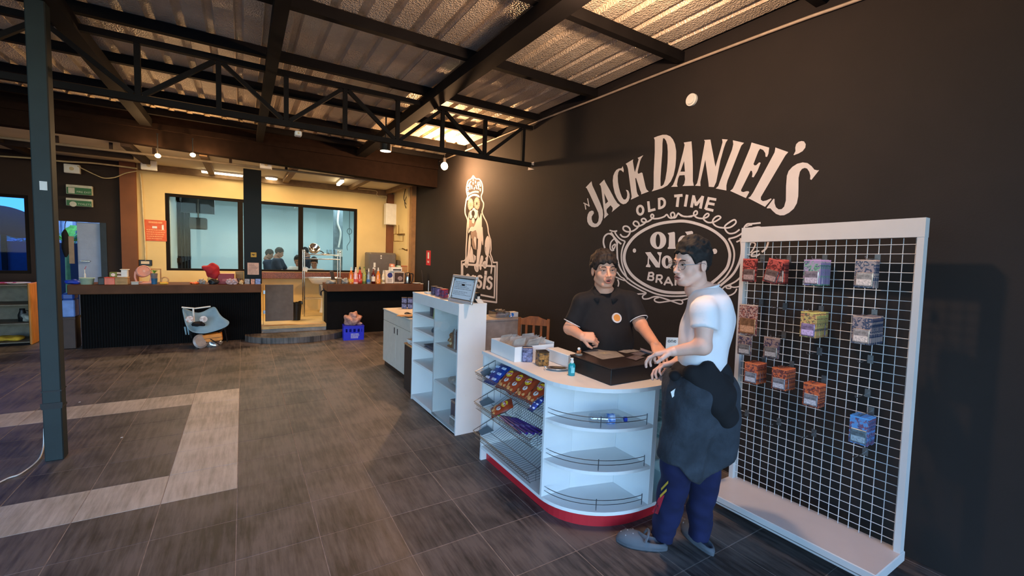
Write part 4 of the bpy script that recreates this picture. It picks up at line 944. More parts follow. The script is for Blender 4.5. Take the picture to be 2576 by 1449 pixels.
letter(mu, 3, [[(1212,1095),(1215,988)], [(1214,995),(1255,1000),(1270,1035),(1250,1075),(1212,1090)]], 4.6)

# ---- dog mural
dm = thing('dog_mural', 'white painted sitting dog with a tall crown above a framed word on the black wall', 'mural', (XW-0.001, 6.2, 1.6))
mb = MB(); L_ = zp(5, [(348,100),(300,170),(240,210),(215,290),(200,400),(215,500),(225,550),(200,610),(185,700),(170,820),(175,920),(210,1010),(225,1070),(215,1200),(205,1449)])+zp(6, [(190,150),(180,300),(175,480),(140,530),(92,535)])
ribbon(mb, L_, 2.8); wm('outline_stroke', mb, dm)
mb = MB(); ribbon(mb, zp(5, [(345,103),(400,170),(470,175),(520,240),(545,340),(545,450),(515,540),(530,620),(565,690),(560,780),(535,880),(570,980),(630,1100),(660,1220),(670,1320),(705,1440)])+zp(6, [(680,120),(685,300),(672,380),(705,470),(725,555)]), 2.8); wm('outline_stroke', mb, dm)
def seg(pp, w_, z=6): 
    mb = MB(); ribbon(mb, zp(z, pp), w_, sm=1, off=0.0014); return mb
for pp, w_ in (([(88,530),(84,1290)], 2.6), ([(720,566),(818,562)], 3.6), ([(810,556),(797,1388)], 3.2), ([(84,1280),(800,1375)], 4.6),
    ([(112,605),(112,1180)], 3.0), ([(110,600),(780,645)], 5.2), ([(770,640),(752,1295)], 3.2), ([(112,1150),(755,1278)], 4.2)):
    wm('frame_stroke', seg(pp, w_), dm)
def fills(name, z, polys, m=None, off=0.0016, sm=3):
    mb = MB()
    for i, P in enumerate(polys): area_fill(mb, zp(z, P), off=off+0.00005*i, sm=sm)
    return wm(name, mb, dm, m)
fills('crown_band', 5, [[(215,615),(260,540),(330,500),(400,495),(460,520),(485,560),(470,570),(420,545),(350,535),(290,560),(240,620),(220,630)]])
mb = MB(); cr = [[(235,340),(262,275),(300,220)], [(270,400),(277,290)], [(320,390),(310,310)], [(362,400),(376,350)], [(425,390),(395,300)], [(440,320),(446,245),(480,232),(505,335)], [(458,400),(460,275)], [(232,435),(232,368)], [(497,435),(495,372)], [(228,478),(252,455)], [(345,215),(345,150)], [(345,290),(340,240)], [(395,265),(392,210)]]
for i, c_ in enumerate(cr): ribbon(mb, zp(5, c_), 2.7, sm=1, off=0.0014+0.00004*i)
wm('crown_pattern', mb, dm, kind='stuff')
mb = MB()
for i in range(9): u = i/8; x = 245+u*205; y = 505-62*math.sin(u*PI*0.62+0.1); ribbon(mb, zp(5, [(x, y+22), (x+3, y-18)]), 2.3, sm=1)
wm('crown_beads', mb, dm, kind='stuff')
for c_, r_ in (((288,720), (62,135)), ((424,700), (65,138))): fills('round_spectacle', 5, [ellp(c_, r_)], M_paintmid, sm=1)
mb = MB()
for c_ in ((288,720), (424,700)):
    for k in range(14):
        a = 2*PI*k/14; ribbon(mb, zp(5, [(c_[0]+22*math.cos(a), c_[1]+48*math.sin(a)), (c_[0]+55*math.cos(a), c_[1]+118*math.sin(a))]), 0.5, sm=1, off=0.0024)
wm('spectacle_ray', mb, dm, kind='stuff')
mb = MB(); area_fill(mb, zp(5, ellp((420,700), (14,30), 12)), off=0.0026, sm=1); wm('pupil', mb, dm, M_wallblk)
fills('muzzle', 5, [[(262,880),(345,790),(445,850),(440,960),(400,1030),(365,1000),(340,955),(300,1030),(265,990)]])
fills('nose', 5, [ellp((343,910), (36,64))], M_wallblk, off=0.0022, sm=1)
fills('tongue', 5, [[(315,1040),(345,1000),(375,1050),(365,1110),(340,1130),(318,1100)]])
fills('chest', 5, [[(450,850),(460,960),(475,1020),(510,905),(525,920),(530,1030),(530,1200),(545,1210),(560,1449),(430,1449),(420,1330),(400,1270),(330,1300),(280,1290),(245,1340),(240,1310),(270,1230),(310,1190),(350,1200),(380,1160),(405,1080),(440,1000),(443,870)], [(252,880),(235,1000),(232,1200),(240,1340),(252,1200),(258,1030)]], sm=1)
fills('chest_shade', 5, [[(252,1040),(310,1050),(330,1140),(372,1112),(405,1050),(380,1160),(340,1200),(300,1190),(270,1230),(247,1220)]], M_paintmid, sm=1)
fills('chest_shade', 5, [[(290,1310),(400,1280),(425,1340),(420,1449),(300,1449)]], M_paintmid, off=0.0018, sm=1)
fills('chest_shade', 6, [[(300,0),(300,200),(330,290),(390,310),(390,150),(400,0)]], M_paintmid, sm=1)
fills('foreleg', 6, [[(265,0),(240,60),(225,200),(210,400),(190,470),(160,540),(150,590),(165,650),(205,675),(225,620),(245,500),(255,380),(270,250),(275,150)]], off=0.0019)
fills('belly_patch', 6, [[(285,230),(250,420),(245,560),(350,570),(325,430),(315,320)], [(330,400),(355,560),(378,500),(380,440)], [(352,40),(335,100),(380,290),(385,200),(380,60)]], off=0.0018, sm=1)
fills('foreleg', 6, [[(430,0),(420,80),(410,250),(400,400),(390,560),(350,620),(350,690),(385,755),(430,740),(440,600),(460,450),(480,330),(490,230),(500,120),(510,200),(525,210),(530,100),(515,0)]], off=0.002)
fills('hind_leg', 6, [[(610,30),(570,120),(558,280),(575,400),(600,440),(570,480),(580,530),(540,540),(510,590),(530,660),(570,690),(610,620),(625,480),(640,400),(665,250),(665,120),(640,50)]], off=0.0019)
fills('hind_leg', 6, [[(490,425),(470,480),(450,600),(455,700),(480,720),(495,680),(490,620),(525,520),(525,440)]], off=0.0019)
fills('tail', 6, [[(640,420),(660,480),(690,600),(675,760),(690,800),(710,700),(705,560),(670,450)]], off=0.0019)
mb = MB()
for z, s_ in ((6, [(180,600),(188,655)]), (6, [(200,590),(210,650)]), (6, [(375,640),(380,720)]), (6, [(400,660),(405,735)]), (6, [(535,600),(545,650)]), (6, [(560,590),(572,660)]), (6, [(420,90),(412,300)]), (6, [(575,250),(580,340)]), (5, [(268,880),(262,990),(292,1035),(335,990),(345,960)]), (5, [(345,960),(370,1020),(410,1020),(445,960),(445,870)])):
    ribbon(mb, zp(z, s_), 0.8, off=0.0027)
wm('shading_lines', mb, dm, M_wallblk, kind='stuff')
mb = MB(); area_fill(mb, zp(6, ellp((215,900), (52,108))), [zp(6, ellp((215,900), (14,66)))], sm=1); wm('painted_letter', mb, dm)
mb = MB(); area_fill(mb, zp(6, ellp((322,925), (48,108))), [zp(6, ellp((325,930), (13,60)))], sm=1, off=0.0013); area_fill(mb, zp(6, [(345,830),(385,835),(368,1070),(330,1065)]), sm=1, off=0.0015); wm('painted_letter', mb, dm)
letter(dm, 6, [[(500,885),(482,845),(445,840),(420,880),(430,925),(475,960),(483,1020),(455,1068),(415,1058),(405,1010)]], 5.4)
mb = MB(); area_fill(mb, zp(6, [(550,822),(602,826),(562,1107),(513,1102)]), sm=1); area_fill(mb, zp(6, [(556,733),(608,738),(602,820),(550,812)]), sm=1); wm('painted_letter', mb, dm)
letter(dm, 6, [[(705,915),(685,868),(645,868),(622,905),(638,950),(685,985),(692,1045),(660,1096),(618,1085),(605,1040)]], 5.4)
mb = MB(); area_fill(mb, [(1327,412),(1343,407),(1343,416)], sm=1); area_fill(mb, [(1328,428),(1344,426),(1329,421)], sm=1)
t = thing('wall_scrap', 'two tiny pale paper arrows stuck on the black wall right of the bulb', 'paper', (XW-0.001, 5.0, 2.95)); wm('scrap', mb, t, kind='stuff')
# ================================================================ CURVED SHOP COUNTER
M_wire = mat('steel_wire', (120, 122, 124), 0.3, metal=0.9, var=0.05)
M_black = mat('black_laminate', (24, 22, 23), 0.4, var=0.1)
M_paper = mat('white_paper', (220, 220, 214), 0.8)
M_card = mat('brown_cardboard', (176, 138, 92), 0.8, var=0.1)
M_clear = glass('clear_plastic', (0.92, 0.93, 0.94), 0.12, 0.25)
XE = 2.56; ZT = 0.866
ct = thing('shop_counter', 'white curved-end shop counter with a red plinth and open basket shelves', 'counter', (1.9, 2.2, 0))
def B(*a): return MB()
def qarc(ax, ay, cx=2.09, cy=2.13, n=14, a0=PI, a1=1.5*PI):
    return [(cx+ax*math.cos(a0+(a1-a0)*k/n), cy+ay*math.sin(a0+(a1-a0)*k/n)) for k in range(n+1)]
top = [(1.97, 2.93), (1.565, 2.93)]+qarc(0.525, 0.42)+[(XE, 1.70), (XE, 2.24), (1.97, 2.24)]
MB().prism(top, 0.842, ZT).build('counter_top', M_white, ct, world=True)
pl = [(1.95, 2.90), (1.62, 2.90)]+qarc(0.465, 0.365)+[(XE-0.02, 1.765), (XE-0.02, 2.2), (1.95, 2.2)]
MB().prism(pl, 0.0, 0.094).build('plinth', M_red, ct, world=True)
base = [(1.96, 2.925), (1.575, 2.925)]+qarc(0.515, 0.41)+[(XE-0.005, 1.72), (XE-0.005, 2.22), (1.96, 2.22)]
MB().prism(base, 0.0945, 0.116).build('bottom_shelf', M_white, ct, world=True)
MB().bb((1.575, 2.906, 0.0), (1.96, 2.928, 0.0944)).bb((1.575, 2.906, 0.1165), (1.96, 2.928, 0.8415)).build('end_panel', M_white, ct, world=True)
MB().bb((1.575, 2.10, 0.1165), (1.80, 2.118, 0.8415)).build('divider', M_white, ct, world=True)
MB().bb((2.112, 1.722, 0.1165), (2.132, 2.02, 0.8415)).build('divider', M_white, ct, world=True)
MB().bb((1.94, 2.125, 0.1165), (1.958, 2.905, 0.8415)).build('back_panel', M_white, ct, world=True)
# niche behind the curved shelves
MB().prism([(1.801, 2.10), (2.111, 2.02), (2.111, 2.04), (1.801, 2.12)], 0.1165, 0.8415).build('niche_back', M_white, ct, world=True)
MB().bb((2.133, 2.19, 0.1165), (XE-0.01, 2.21, 0.8415)).build('back_panel', M_white, ct, world=True)
M_rail = mat('chrome_rail', (150, 156, 162), 0.25, metal=1.0, var=0.05)
for z in (0.612, 0.352):
    sh = [(1.80, 2.0995), (1.577, 2.0995)]+qarc(0.511, 0.405, n=14)[1:]+[(2.1115, 1.724), (2.1115, 2.018)]
    MB().prism(sh, z-0.010, z+0.010).build('curved_shelf', M_white, ct, world=True)
for z in (0.622, 0.362, 0.117):
    rl = qarc(0.495, 0.39, n=16, a0=PI*1.02, a1=1.49*PI)
    o = MB().tube([(x, y, z+0.035) for x, y in rl], 0.0022, 6).build('guard_rail', M_rail, ct, world=True)
    MB().tube([(x, y, z+0.062) for x, y in rl], 0.0022, 6).build('guard_rail', M_rail, ct, world=True)
    for kk in (0, 9, 16):
        x, y = rl[kk]; MB().cyl((x, y, z-0.0), (x, y, z+0.07), 0.003).build('rail_post', M_rail, ct, world=True)
# glazed front section
MB().bb((2.133, 1.722, 0.117), (2.15, 1.735, 0.8415)).build('glazing_frame', M_white, ct, world=True)
MB().bb((XE-0.03, 1.722, 0.117), (XE-0.01, 2.185, 0.8415)).build('end_panel', M_white, ct, world=True)
MB().bb((2.15, 1.724, 0.117), (XE-0.031, 1.729, 0.8415)).build('glass_front', glass('counter_glass', (0.86, 0.95, 0.95), 0.02, 0.06), ct, world=True)
for z in (0.62, 0.37): MB().bb((2.15, 1.75, z-0.008), (XE-0.031, 2.18, z)).build('glass_shelf', mat('frosted_shelf', (150, 176, 176), 0.3), ct, world=True)
MB().rb((1.865, 2.26, ZT+0.0005), (1.965, 2.50, 0.953), 0.004).build('riser', M_white, ct, world=True)
# wire baskets
def basket(zf, label):
    t = thing('wire_basket', label, 'basket', (1.65, 2.5, zf)); y0, y1 = 2.135, 2.875
    prof = [(1.487, zf+0.0), (1.505, zf-0.055), (1.64, zf-0.045), (1.86, zf+0.075), (1.875, zf+0.155)]
    for i, (x, z) in enumerate(prof):
        if i in (0, 1, 2, 3, 4): MB().tube([(x, y0-0.01, z), (x, y1+0.01, z)], 0.0028 if i in (0, 4) else 0.002, 6).build('long_wire', M_wire, t, world=True)
    MB().tube([(1.492, y0-0.01, zf-0.015), (1.492, y1+0.01, zf-0.015)], 0.002, 6).build('long_wire', M_wire, t, world=True)
    y = y0
    w0 = None
    while y <= y1+0.001:
        if w0 is None:
            o = MB().tube([(x-1.65, 0, z-zf) for x, z in prof], 0.0014, 5).build('cross_wire', M_wire, t); w0 = o.data
        else: o = bpy.data.objects.new('cross_wire', w0); COL.objects.link(o); o.parent = t
        o.location = (0, y-2.5, 0); y += 0.0247
    for y in (y0-0.01, y1+0.01):
        mb = MB().tube([(1.487, y, zf), (1.875, y, zf+0.155)], 0.0028, 6); mb.build('side_wire', M_wire, t, world=True)
        for u in (0.15, 0.3, 0.45, 0.6, 0.75, 0.9):
            x = 1.487+0.388*u; zt_ = zf+0.155*u
            zb = np.interp(x, [p[0] for p in prof], [p[1] for p in prof]); MB().tube([(x, y, zt_), (x, y, zb)], 0.0014, 5).build('side_wire', M_wire, t, world=True)
    # grey slotted plate at the left end
    MB().prism([(1.52, zf+0.0), (1.60, zf+0.025), (1.66, zf-0.025), (1.55, zf-0.045)], 0, 0.002, Matrix(((1, 0, 0, 0), (0, 0, 1, y1-0.012), (0, 1, 0, 0), (0, 0, 0, 1)))).build('end_plate', mat('grey_plate', (110, 118, 124), 0.4, metal=0.4), t, world=True)
    return t
ZB = (0.722, 0.492, 0.265)
basket(ZB[0], 'top wire basket holding the crisp packets'); basket(ZB[1], 'middle wire basket holding one orange packet and purple packs'); basket(ZB[2], 'empty bottom wire basket of the shop counter')

def pillow_mb(w_, h_, t_, crimp=0.008):
    mb = MB(); nx, ny = 9, 13; mb.s = True
    for sg in (1, -1):
        P = []
        for i in range(nx):
            u = -1+2*i/(nx-1); r = []
            for j in range(ny):
                v = -1+2*j/(ny-1); z = sg*t_/2*max(0, (1-u**4))**0.6*max(0, (1-abs(v)**3.2))**0.7+0.0008*sg
                z += sg*0.0035*math.sin(u*9+v*5)*(1-abs(v))
                r.append((u*w_/2*(1-0.05*(1-v*v)), v*h_/2, z))
            P.append(r if sg > 0 else r)
        mb.grid(P if sg > 0 else P[::-1])
    return mb
def snack(name, label, cat, T, w_, h_, t_, m, kind, group=None):
    loc = T.translation; t = thing(name, label, cat, (0, 0, 0), 0, group); t.matrix_world = T
    t.location = T.translation; t.rotation_euler = T.to_euler()
    b_ = pillow_mb(w_, h_, t_).build('packet', m, t)
    if kind == 'crisps':
        z = t_*0.5+0.003
        MB().cyl((0, h_*0.20, z-0.004), (0, h_*0.20, z+0.0006), w_*0.23, n=22).build('logo_disc', mat('logo_yellow', (240, 196, 40), 0.4), b_)
        o = MB().prism([(-w_*0.27, -0.012), (w_*0.27, -0.005), (w_*0.27, 0.014), (-w_*0.27, 0.007)], z+0.0007, z+0.0012).build('logo_band', mat('logo_red', (206, 30, 34), 0.4), b_); o.location = (0, h_*0.20, 0)
        o = text_mb("Lay's", 0.032).build('lettering', M_paper, b_); o.location = (0, h_*0.20, z+0.0018); o.rotation_euler = (0, 0, 0.12)
        MB().cyl((w_*0.12, -h_*0.10, z-0.008), (w_*0.12, -h_*0.10, z-0.0012), w_*0.15, n=16).build('bowl_print', M_paper, b_)
        rr = random.Random(int(loc.x*999)); mb = MB()
        for k in range(9): x = rr.uniform(-.38, .38)*w_; y = rr.uniform(-.40, -.16)*h_; mb.cyl((x, y, z-0.016), (x, y, z-0.006+rr.uniform(-.002, .002)), w_*0.09, n=9)
        mb.build('crisp_print', mat('crisp_tan', (232, 176, 110), 0.5), b_, kind='stuff')
    if kind == 'biscuit':
        rr = random.Random(int(loc.y*999)); z = t_*0.5+0.001
        for k in range(6): x = (-0.27+0.54*(k % 2))*w_; y = (-.30+0.28*(k//2))*h_; MB().rb((x-w_*.16, y-h_*.06, z-0.01), (x+w_*.16, y+h_*.05, z+0.001), 0.004).build('cream_print', mat('pale_blue_print', (190, 206, 232), 0.5), b_)
    return t
M_crisp = mat('orange_crisp_packet', (172, 66, 34), 0.3, var=0.22, scale=25, spec=0.8)
M_blue = mat('blue_packet', (26, 58, 140), 0.3, var=0.2, scale=25, spec=0.8)
tilt = math.atan2(0.12, 0.22)
def slot(y, zf, rz=0.0, lift=0.03, x=1.66):
    # packet lying on the sloping basket bottom, its top toward the back
    base = Matrix(((0, 1, 0, 0), (-1, 0, 0, 0), (0, 0, 1, 0), (0, 0, 0, 1)))     # local x -> -y, local y -> +x
    R = Matrix.Rotation(-tilt*1.25, 4, 'Y')
    z = np.interp(x, [1.505, 1.64, 1.86], [zf-0.055, zf-0.045, zf+0.075])
    return Matrix.Translation((x, y, z+lift))@R@Matrix.Rotation(rz, 4, 'Z')@base
names = ['crisp packet nearest the blue biscuits', 'second orange crisp packet from the left in the top basket', 'third orange crisp packet from the left in the top basket', 'orange crisp packet at the right end of the top basket']
snack('biscuit_packet', 'blue biscuit multipack at the left end of the top basket', 'packet', slot(2.77, ZB[0], 0.1, 0.04, 1.62), 0.15, 0.20, 0.05, M_blue, 'biscuit')
for k, y in enumerate((2.635, 2.515, 2.39, 2.255)):
    snack('crisp_packet', 'orange '+names[k] if k == 0 else names[k], 'packet', slot(y, ZB[0], 0.12*(-1)**k, 0.035+0.004*k, 1.63), 0.125, 0.185, 0.045, M_crisp, 'crisps', 'orange crisp packets')
snack('biscuit_packet', 'small blue packet half hidden at the right end of the top basket', 'packet', slot(2.172, ZB[0], 0.0, 0.02, 1.56), 0.06, 0.12, 0.02, M_blue, 'biscuit')
snack('crisp_packet', 'single orange crisp packet in the middle basket', 'packet', slot(2.71, ZB[1], -0.5, 0.03, 1.63), 0.12, 0.18, 0.04, M_crisp, 'crisps', 'orange crisp packets')
M_pur = mat('purple_wrapper', (52, 34, 120), 0.3, var=0.25, scale=30, spec=0.8)
pn = ['front', 'second', 'third', 'fourth', 'rear']
for k in range(5):
    T = Matrix.Translation((1.545+0.022*k, 2.45-0.03*k, ZB[1]-0.032+0.004*k))@Matrix.Rotation(PI/2+0.06*k-0.1, 4, 'Z')
    t = thing('chocolate_pack', pn[k]+' purple wrapped chocolate pack lying lengthwise in the middle basket', 'packet', T.translation, PI/2+0.06*k-0.1, 'purple chocolate packs')
    MB().rb((-0.16, -0.011, -0.009), (0.16, 0.011, 0.009), 0.006).build('wrapper', M_pur, t)
    MB().bb((0.16, -0.012, -0.002), (0.178, 0.012, 0.002)).build('crimp', mat('green_crimp', (150, 210, 60), 0.4) if k in (0, 3) else M_pur, t)
    o = text_mb('MILKY', 0.016).build('lettering', mat('lilac_print', (170, 160, 210), 0.5), t); o.location = (-0.03, 0, 0.0095)
# water bottle on the upper curved shelf
wb = thing('water_bottle', 'clear water bottle with a blue label lying on the upper curved shelf', 'bottle', (1.86, 1.86, 0.622+0.032))
T = TR(rz=-0.52)@Matrix.Rotation(PI/2, 4, 'Y')
M_pet = glass('pet_plastic', (0.88, 0.93, 0.97), 0.05, 0.2)
MB().lathe([(0.0, -0.105), (0.028, -0.105), (0.031, -0.09), (0.029, -0.07), (0.031, -0.05), (0.029, -0.03), (0.031, -0.01), (0.031, 0.05), (0.026, 0.075), (0.013, 0.095), (0.013, 0.105)], n=18, T=T).build('bottle_body', M_pet, wb, smooth=True)
MB().lathe([(0.0316, 0.0), (0.0316, 0.045)], n=18, T=T).build('label_wrap', mat('water_label', (40, 110, 200), 0.4, col2=(210, 225, 245), var=0.1, scale=40), wb)
MB().lathe([(0.0, 0.104), (0.015, 0.104), (0.015, 0.122), (0.0, 0.122)], n=14, T=T).build('cap', mat('blue_cap', (30, 60, 170), 0.4), wb)

# ---- things on the counter
def tinbox(name, label, loc, rz, c1, c2, s=(0.062, 0.062, 0.092), group=None, seed=1):
    t = thing(name, label, 'tin', loc, rz, group)
    MB().rb((-s[0]/2, -s[1]/2, 0), (s[0]/2, s[1]/2, s[2]-0.008), 0.005).build('box_body', mat('tin_'+name+str(c1), c1, 0.35, var=0.1, scale=60, col2=c2), t)
    MB().rb((-s[0]/2-.001, -s[1]/2-.001, s[2]-0.0075), (s[0]/2+.001, s[1]/2+.001, s[2]), 0.004).build('lid', mat('tin_lid'+str(c1), c1, 0.3, var=0.1), t)
    for f_, (ax, sg) in enumerate((('x', -1), ('y', -1))):
        rr = random.Random(seed+f_); mb = MB()
        for k in range(7):
            u = rr.uniform(-.3, .3); v = rr.uniform(.2, .75); w_ = rr.uniform(.06, .16); h_ = rr.uniform(.06, .2)
            if ax == 'x': mb.bb((-s[0]/2-.0007, (u-w_)*s[1], (v-h_/2)*s[2]), (-s[0]/2+.0005, (u+w_)*s[1], (v+h_/2)*s[2]))
            else: mb.bb(((u-w_)*s[0], -s[1]/2-.0007, (v-h_/2)*s[2]), ((u+w_)*s[0], -s[1]/2+.0005, (v+h_/2)*s[2]))
        mb.build('printed_art', mat('tin_art'+str(c2), c2, 0.4, var=0.35, scale=90), t, kind='stuff')
    return t
q = fl(1317, 908, ZT); tinbox('card_box', 'navy printed card box standing in front of the white carton', (q.x+0.015, q.y-0.02, ZT+0.0005), -0.45, (46, 44, 74), (120, 124, 160), (0.075, 0.05, 0.105), seed=3)
q = fl(1360, 921, ZT); tinbox('card_box', 'black printed card box with an orange picture right of the navy one', (q.x+0.025, q.y+0.02, ZT+0.0005), -0.25, (26, 24, 26), (170, 120, 60), (0.075, 0.075, 0.10), seed=5)
t = thing('open_carton', 'white open carton full of clear card sleeves on the counter', 'carton', (1.78, 2.70, ZT+0.0005), 0.0)
for a, b_ in (((-0.17, -0.17, 0.003), (-0.166, 0.17, 0.105)), ((0.166, -0.17, 0.003), (0.17, 0.17, 0.12)), ((-0.166, -0.17, 0.003), (0.166, -0.166, 0.105)), ((-0.166, 0.166, 0.003), (0.166, 0.17, 0.105))): MB().bb(a, b_).build('carton_wall', M_white, t)
MB().bb((-0.17, -0.17, 0), (0.17, 0.17, 0.003)).build('carton_base', M_white, t)
rr = random.Random(11); M_sleeve = mat('hazy_sleeve', (196, 190, 182), 0.25, var=0.1, scale=30, alpha=0.6)
for k in range(16):
    T = TR((rr.uniform(-.1, .1), -0.14+k*0.018, 0.075+rr.uniform(0, .02)), rz=rr.uniform(-.15, .15), rx=rr.uniform(0.2, 0.9))
    x = T.translation.x; o = MB().add([(-0.055, 0, -0.06), (0.05, 0, -0.06), (0.052, 0.004, 0.06), (-0.05, -0.004, 0.058)], [(0, 1, 2, 3)], T).build('card_sleeve', M_sleeve, t)
for k, (px, py) in enumerate(((1290, 840), (1335, 842), (1372, 850))):
    q = fl(px, py, 1.0); s = thing('plastic_sleeve', ['clear plastic sleeve sticking up on the left of the carton', 'clear plastic sleeve sticking up in the middle of the carton', 'clear plastic sleeve crumpled at the right end of the carton'][k], 'sleeve', (min(max(q.x, 1.66), 1.9), min(max(q.y, 2.58), 2.82), ZT+0.09))
    P = [[(u*0.05, 0.012*math.sin(u*3+v*2+k), v*0.04+0.01+0.01*math.sin(u*5+k)) for v in (-1, 0, 1)] for u in (-1, -.5, 0, .5, 1)]
    o = MB().grid(P).build('sleeve_film', M_sleeve, s); o.rotation_euler = (0.5-0.4*k, 0.2*k-0.2, -0.5+0.4*k)
# chrome tray
q = fl(1402, 932, ZT)
t = thing('metal_tray', 'oval chrome tray lying beside the blue spray bottle', 'tray', (q.x+0.01, q.y+0.01, ZT+0.0005), -0.5)
mb = MB(); mb.s = True; n_ = 28
P = [[(r*math.cos(2*PI*i/n_), r*0.62*math.sin(2*PI*i/n_), z) for r, z in ((0.0, .003), (0.055, .003), (0.07, .012), (0.078, .014), (0.078, .012), (0.07, .009), (0.055, 0.0), (0, 0))] for i in range(n_)]
mb.grid(P, closed_u=True); mb.build('tray_dish', M_chrome, t)
for sg in (-1, 1): MB().tube([(sg*0.074, -0.018, 0.013), (sg*0.088, -0.016, 0.016), (sg*0.088, 0.016, 0.016), (sg*0.074, 0.018, 0.013)], 0.003).build('tray_handle', M_chrome, t)
# spray bottle
q = fl(1438, 946, ZT)
t = thing('spray_bottle', 'turquoise hand sanitizer spray bottle with white nozzle', 'bottle', (q.x+0.01, q.y+0.015, ZT+0.0005), -0.4)
MB().lathe([(0.0, 0.0), (0.021, 0.0), (0.0225, 0.004), (0.0225, 0.066), (0.017, 0.077), (0.011, 0.081), (0.0, 0.081)], n=20).build('bottle_body', mat('turquoise_gel', (30, 160, 176), 0.12, trans=0.3, var=0.05), t, smooth=True)
MB().lathe([(0.012, 0.081), (0.012, 0.092), (0.0085, 0.094), (0.0085, 0.112), (0.0, 0.113)], n=14).rb((-0.013, -0.004, 0.106), (0.0, 0.004, 0.112), 0.002).build('nozzle', M_wplastic, t)
MB().bb((-0.01, -0.0232, 0.02), (0.012, -0.0215, 0.055)).build('label', mat('pale_teal_label', (120, 200, 205), 0.5), t)
# black display box
bb = thing('black_box', 'black flat display box on the counter between the two men', 'box', (2.06, 2.02, ZT+0.0005))
MB().rb((-0.215, -0.19, 0), (0.215, 0.19, 0.096), 0.003).build('box_body', M_black, bb)
MB().rb((-0.219, -0.194, 0.0965), (0.219, 0.194, 0.104), 0.002).build('box_lid', mat('dark_brown_lid', (44, 36, 34), 0.35), bb)
ZK = ZT+0.1045
def film(name, label, pts, group=None, m=None, hgt=0.012, cat='sleeve', extra=None):
    P = [fl(x, y, ZK) for x, y in pts]; c_ = sum(P, Vector())/4; t = thing(name, label, cat, c_, 0, group)
    G = []
    for i in range(7):
        u = i/6; r = []
        for j in range(5):
            v = j/4; p = (P[0]*(1-u)+P[1]*u)*(1-v)+(P[3]*(1-u)+P[2]*u)*v
            r.append((p.x-c_.x, p.y-c_.y, 0.001+hgt*abs(math.sin(u*4.1+v*2.7+c_.x*9))*math.sin(PI*u)*math.sin(PI*v)+0.003*u))
        G.append(r)
    MB().grid(G).build('sleeve_film', m or M_sleeve, t, smooth=True)
    if extra:
        MB().rb((-0.035, -0.02, 0.001), (0.035, 0.02, 0.005), 0.002).build('card_inside', extra, t)
    return t
film('card_sleeve', 'large clear sleeve with pale yellow cards on the black box', [(1465, 884), (1515, 906), (1572, 898), (1530, 872)], extra=mat('pale_yellow_card', (205, 190, 130), 0.6))
film('card_sleeve', 'thin clear sleeve lying behind the large one on the black box', [(1545, 882), (1575, 890), (1610, 884), (1580, 875)])
film('card_sleeve', 'small wrapped card pack near the right corner of the black box', [(1575, 900), (1600, 908), (1622, 900), (1598, 893)], m=mat('dull_wrapped_card', (110, 100, 104), 0.3, var=0.3, scale=50))
film('card_sleeve', 'wrapped card pack beside the hand over the black box', [(1585, 890), (1612, 897), (1628, 890), (1604, 883)], m=mat('dull_wrapped_card', (110, 100, 104), 0.3, var=0.3, scale=50))
q = fl(1450, 893, ZK)
t = thing('figurine', 'tiny orange and white toy figurine on the back corner of the black box', 'figurine', (q.x+0.02, q.y+0.0, ZK+0.0003))
MB().cyl((0, 0, 0), (0, 0, 0.008), 0.024, n=18).build('figurine_base', mat('grey_base', (140, 134, 124), 0.5), t)
MB().ell((0.006, 0, 0.022), (0.012, 0.010, 0.014)).ell((-0.008, 0.002, 0.018), (0.008, 0.008, 0.01)).build('figurine_body', mat('ginger_toy', (196, 110, 60), 0.5, var=0.3, scale=90), t, smooth=True)
MB().ell((-0.002, -0.002, 0.040), (0.011, 0.010, 0.010)).build('figurine_head', M_wplastic, t, smooth=True)
# card sign reading one
q = wx(1697, 862, 2.38)
t = thing('card_sign', 'small white card lettered one on a thin stand behind the hands', 'sign', (2.38, 1.9, ZT+0.0005), -0.5); cz_ = wy(1697, 862, 1.9).z-ZT; CXo = wy(1697, 862, 1.9).x-2.38
pd_ = Vector((2.46, 2.1, 0)); 
t.location.x += CXo; MB().bb((-0.06, -0.002, cz_-0.06), (0.06, 0.0, cz_+0.035)).build('sign_card', M_paper, t); MB().cyl((0, 0.003, 0.003), (0, 0.003, cz_-0.02), 0.003).build('stand_rod', M_chrome, t); o = text_mb('one', 0.04).build('lettering', M_ink, t); o.location = (-0.02, -0.0026, cz_+0.012); o.rotation_euler = (PI/2, 0, 0)
MB().bb((-0.06, 0.0, 0.0), (0.06, 0.04, 0.003)).build('sign_foot', M_paper, t)
# stack of packs at the right end of the counter
for k in range(4):
    t = thing('card_bundle', ['lowest', 'second lowest', 'third', 'topmost'][k]+' card bundle in the small stack right of the black box', 'bundle', (2.37, 1.83, ZT+0.0005+k*0.016), 0.1*k-0.2, 'card bundles right of the black box')
    MB().rb((-0.055, -0.04, 0), (0.055, 0.04, 0.0135), 0.003).build('bundle_body', mat('bundle%d' % (k % 2), ((150, 140, 136), (96, 88, 92))[k % 2], 0.35, var=0.3, scale=60), t)
    MB().bb((-0.01, -0.0405, -0.0), (0.01, 0.0405, 0.0142)).build('wrap_band', M_paper, t)

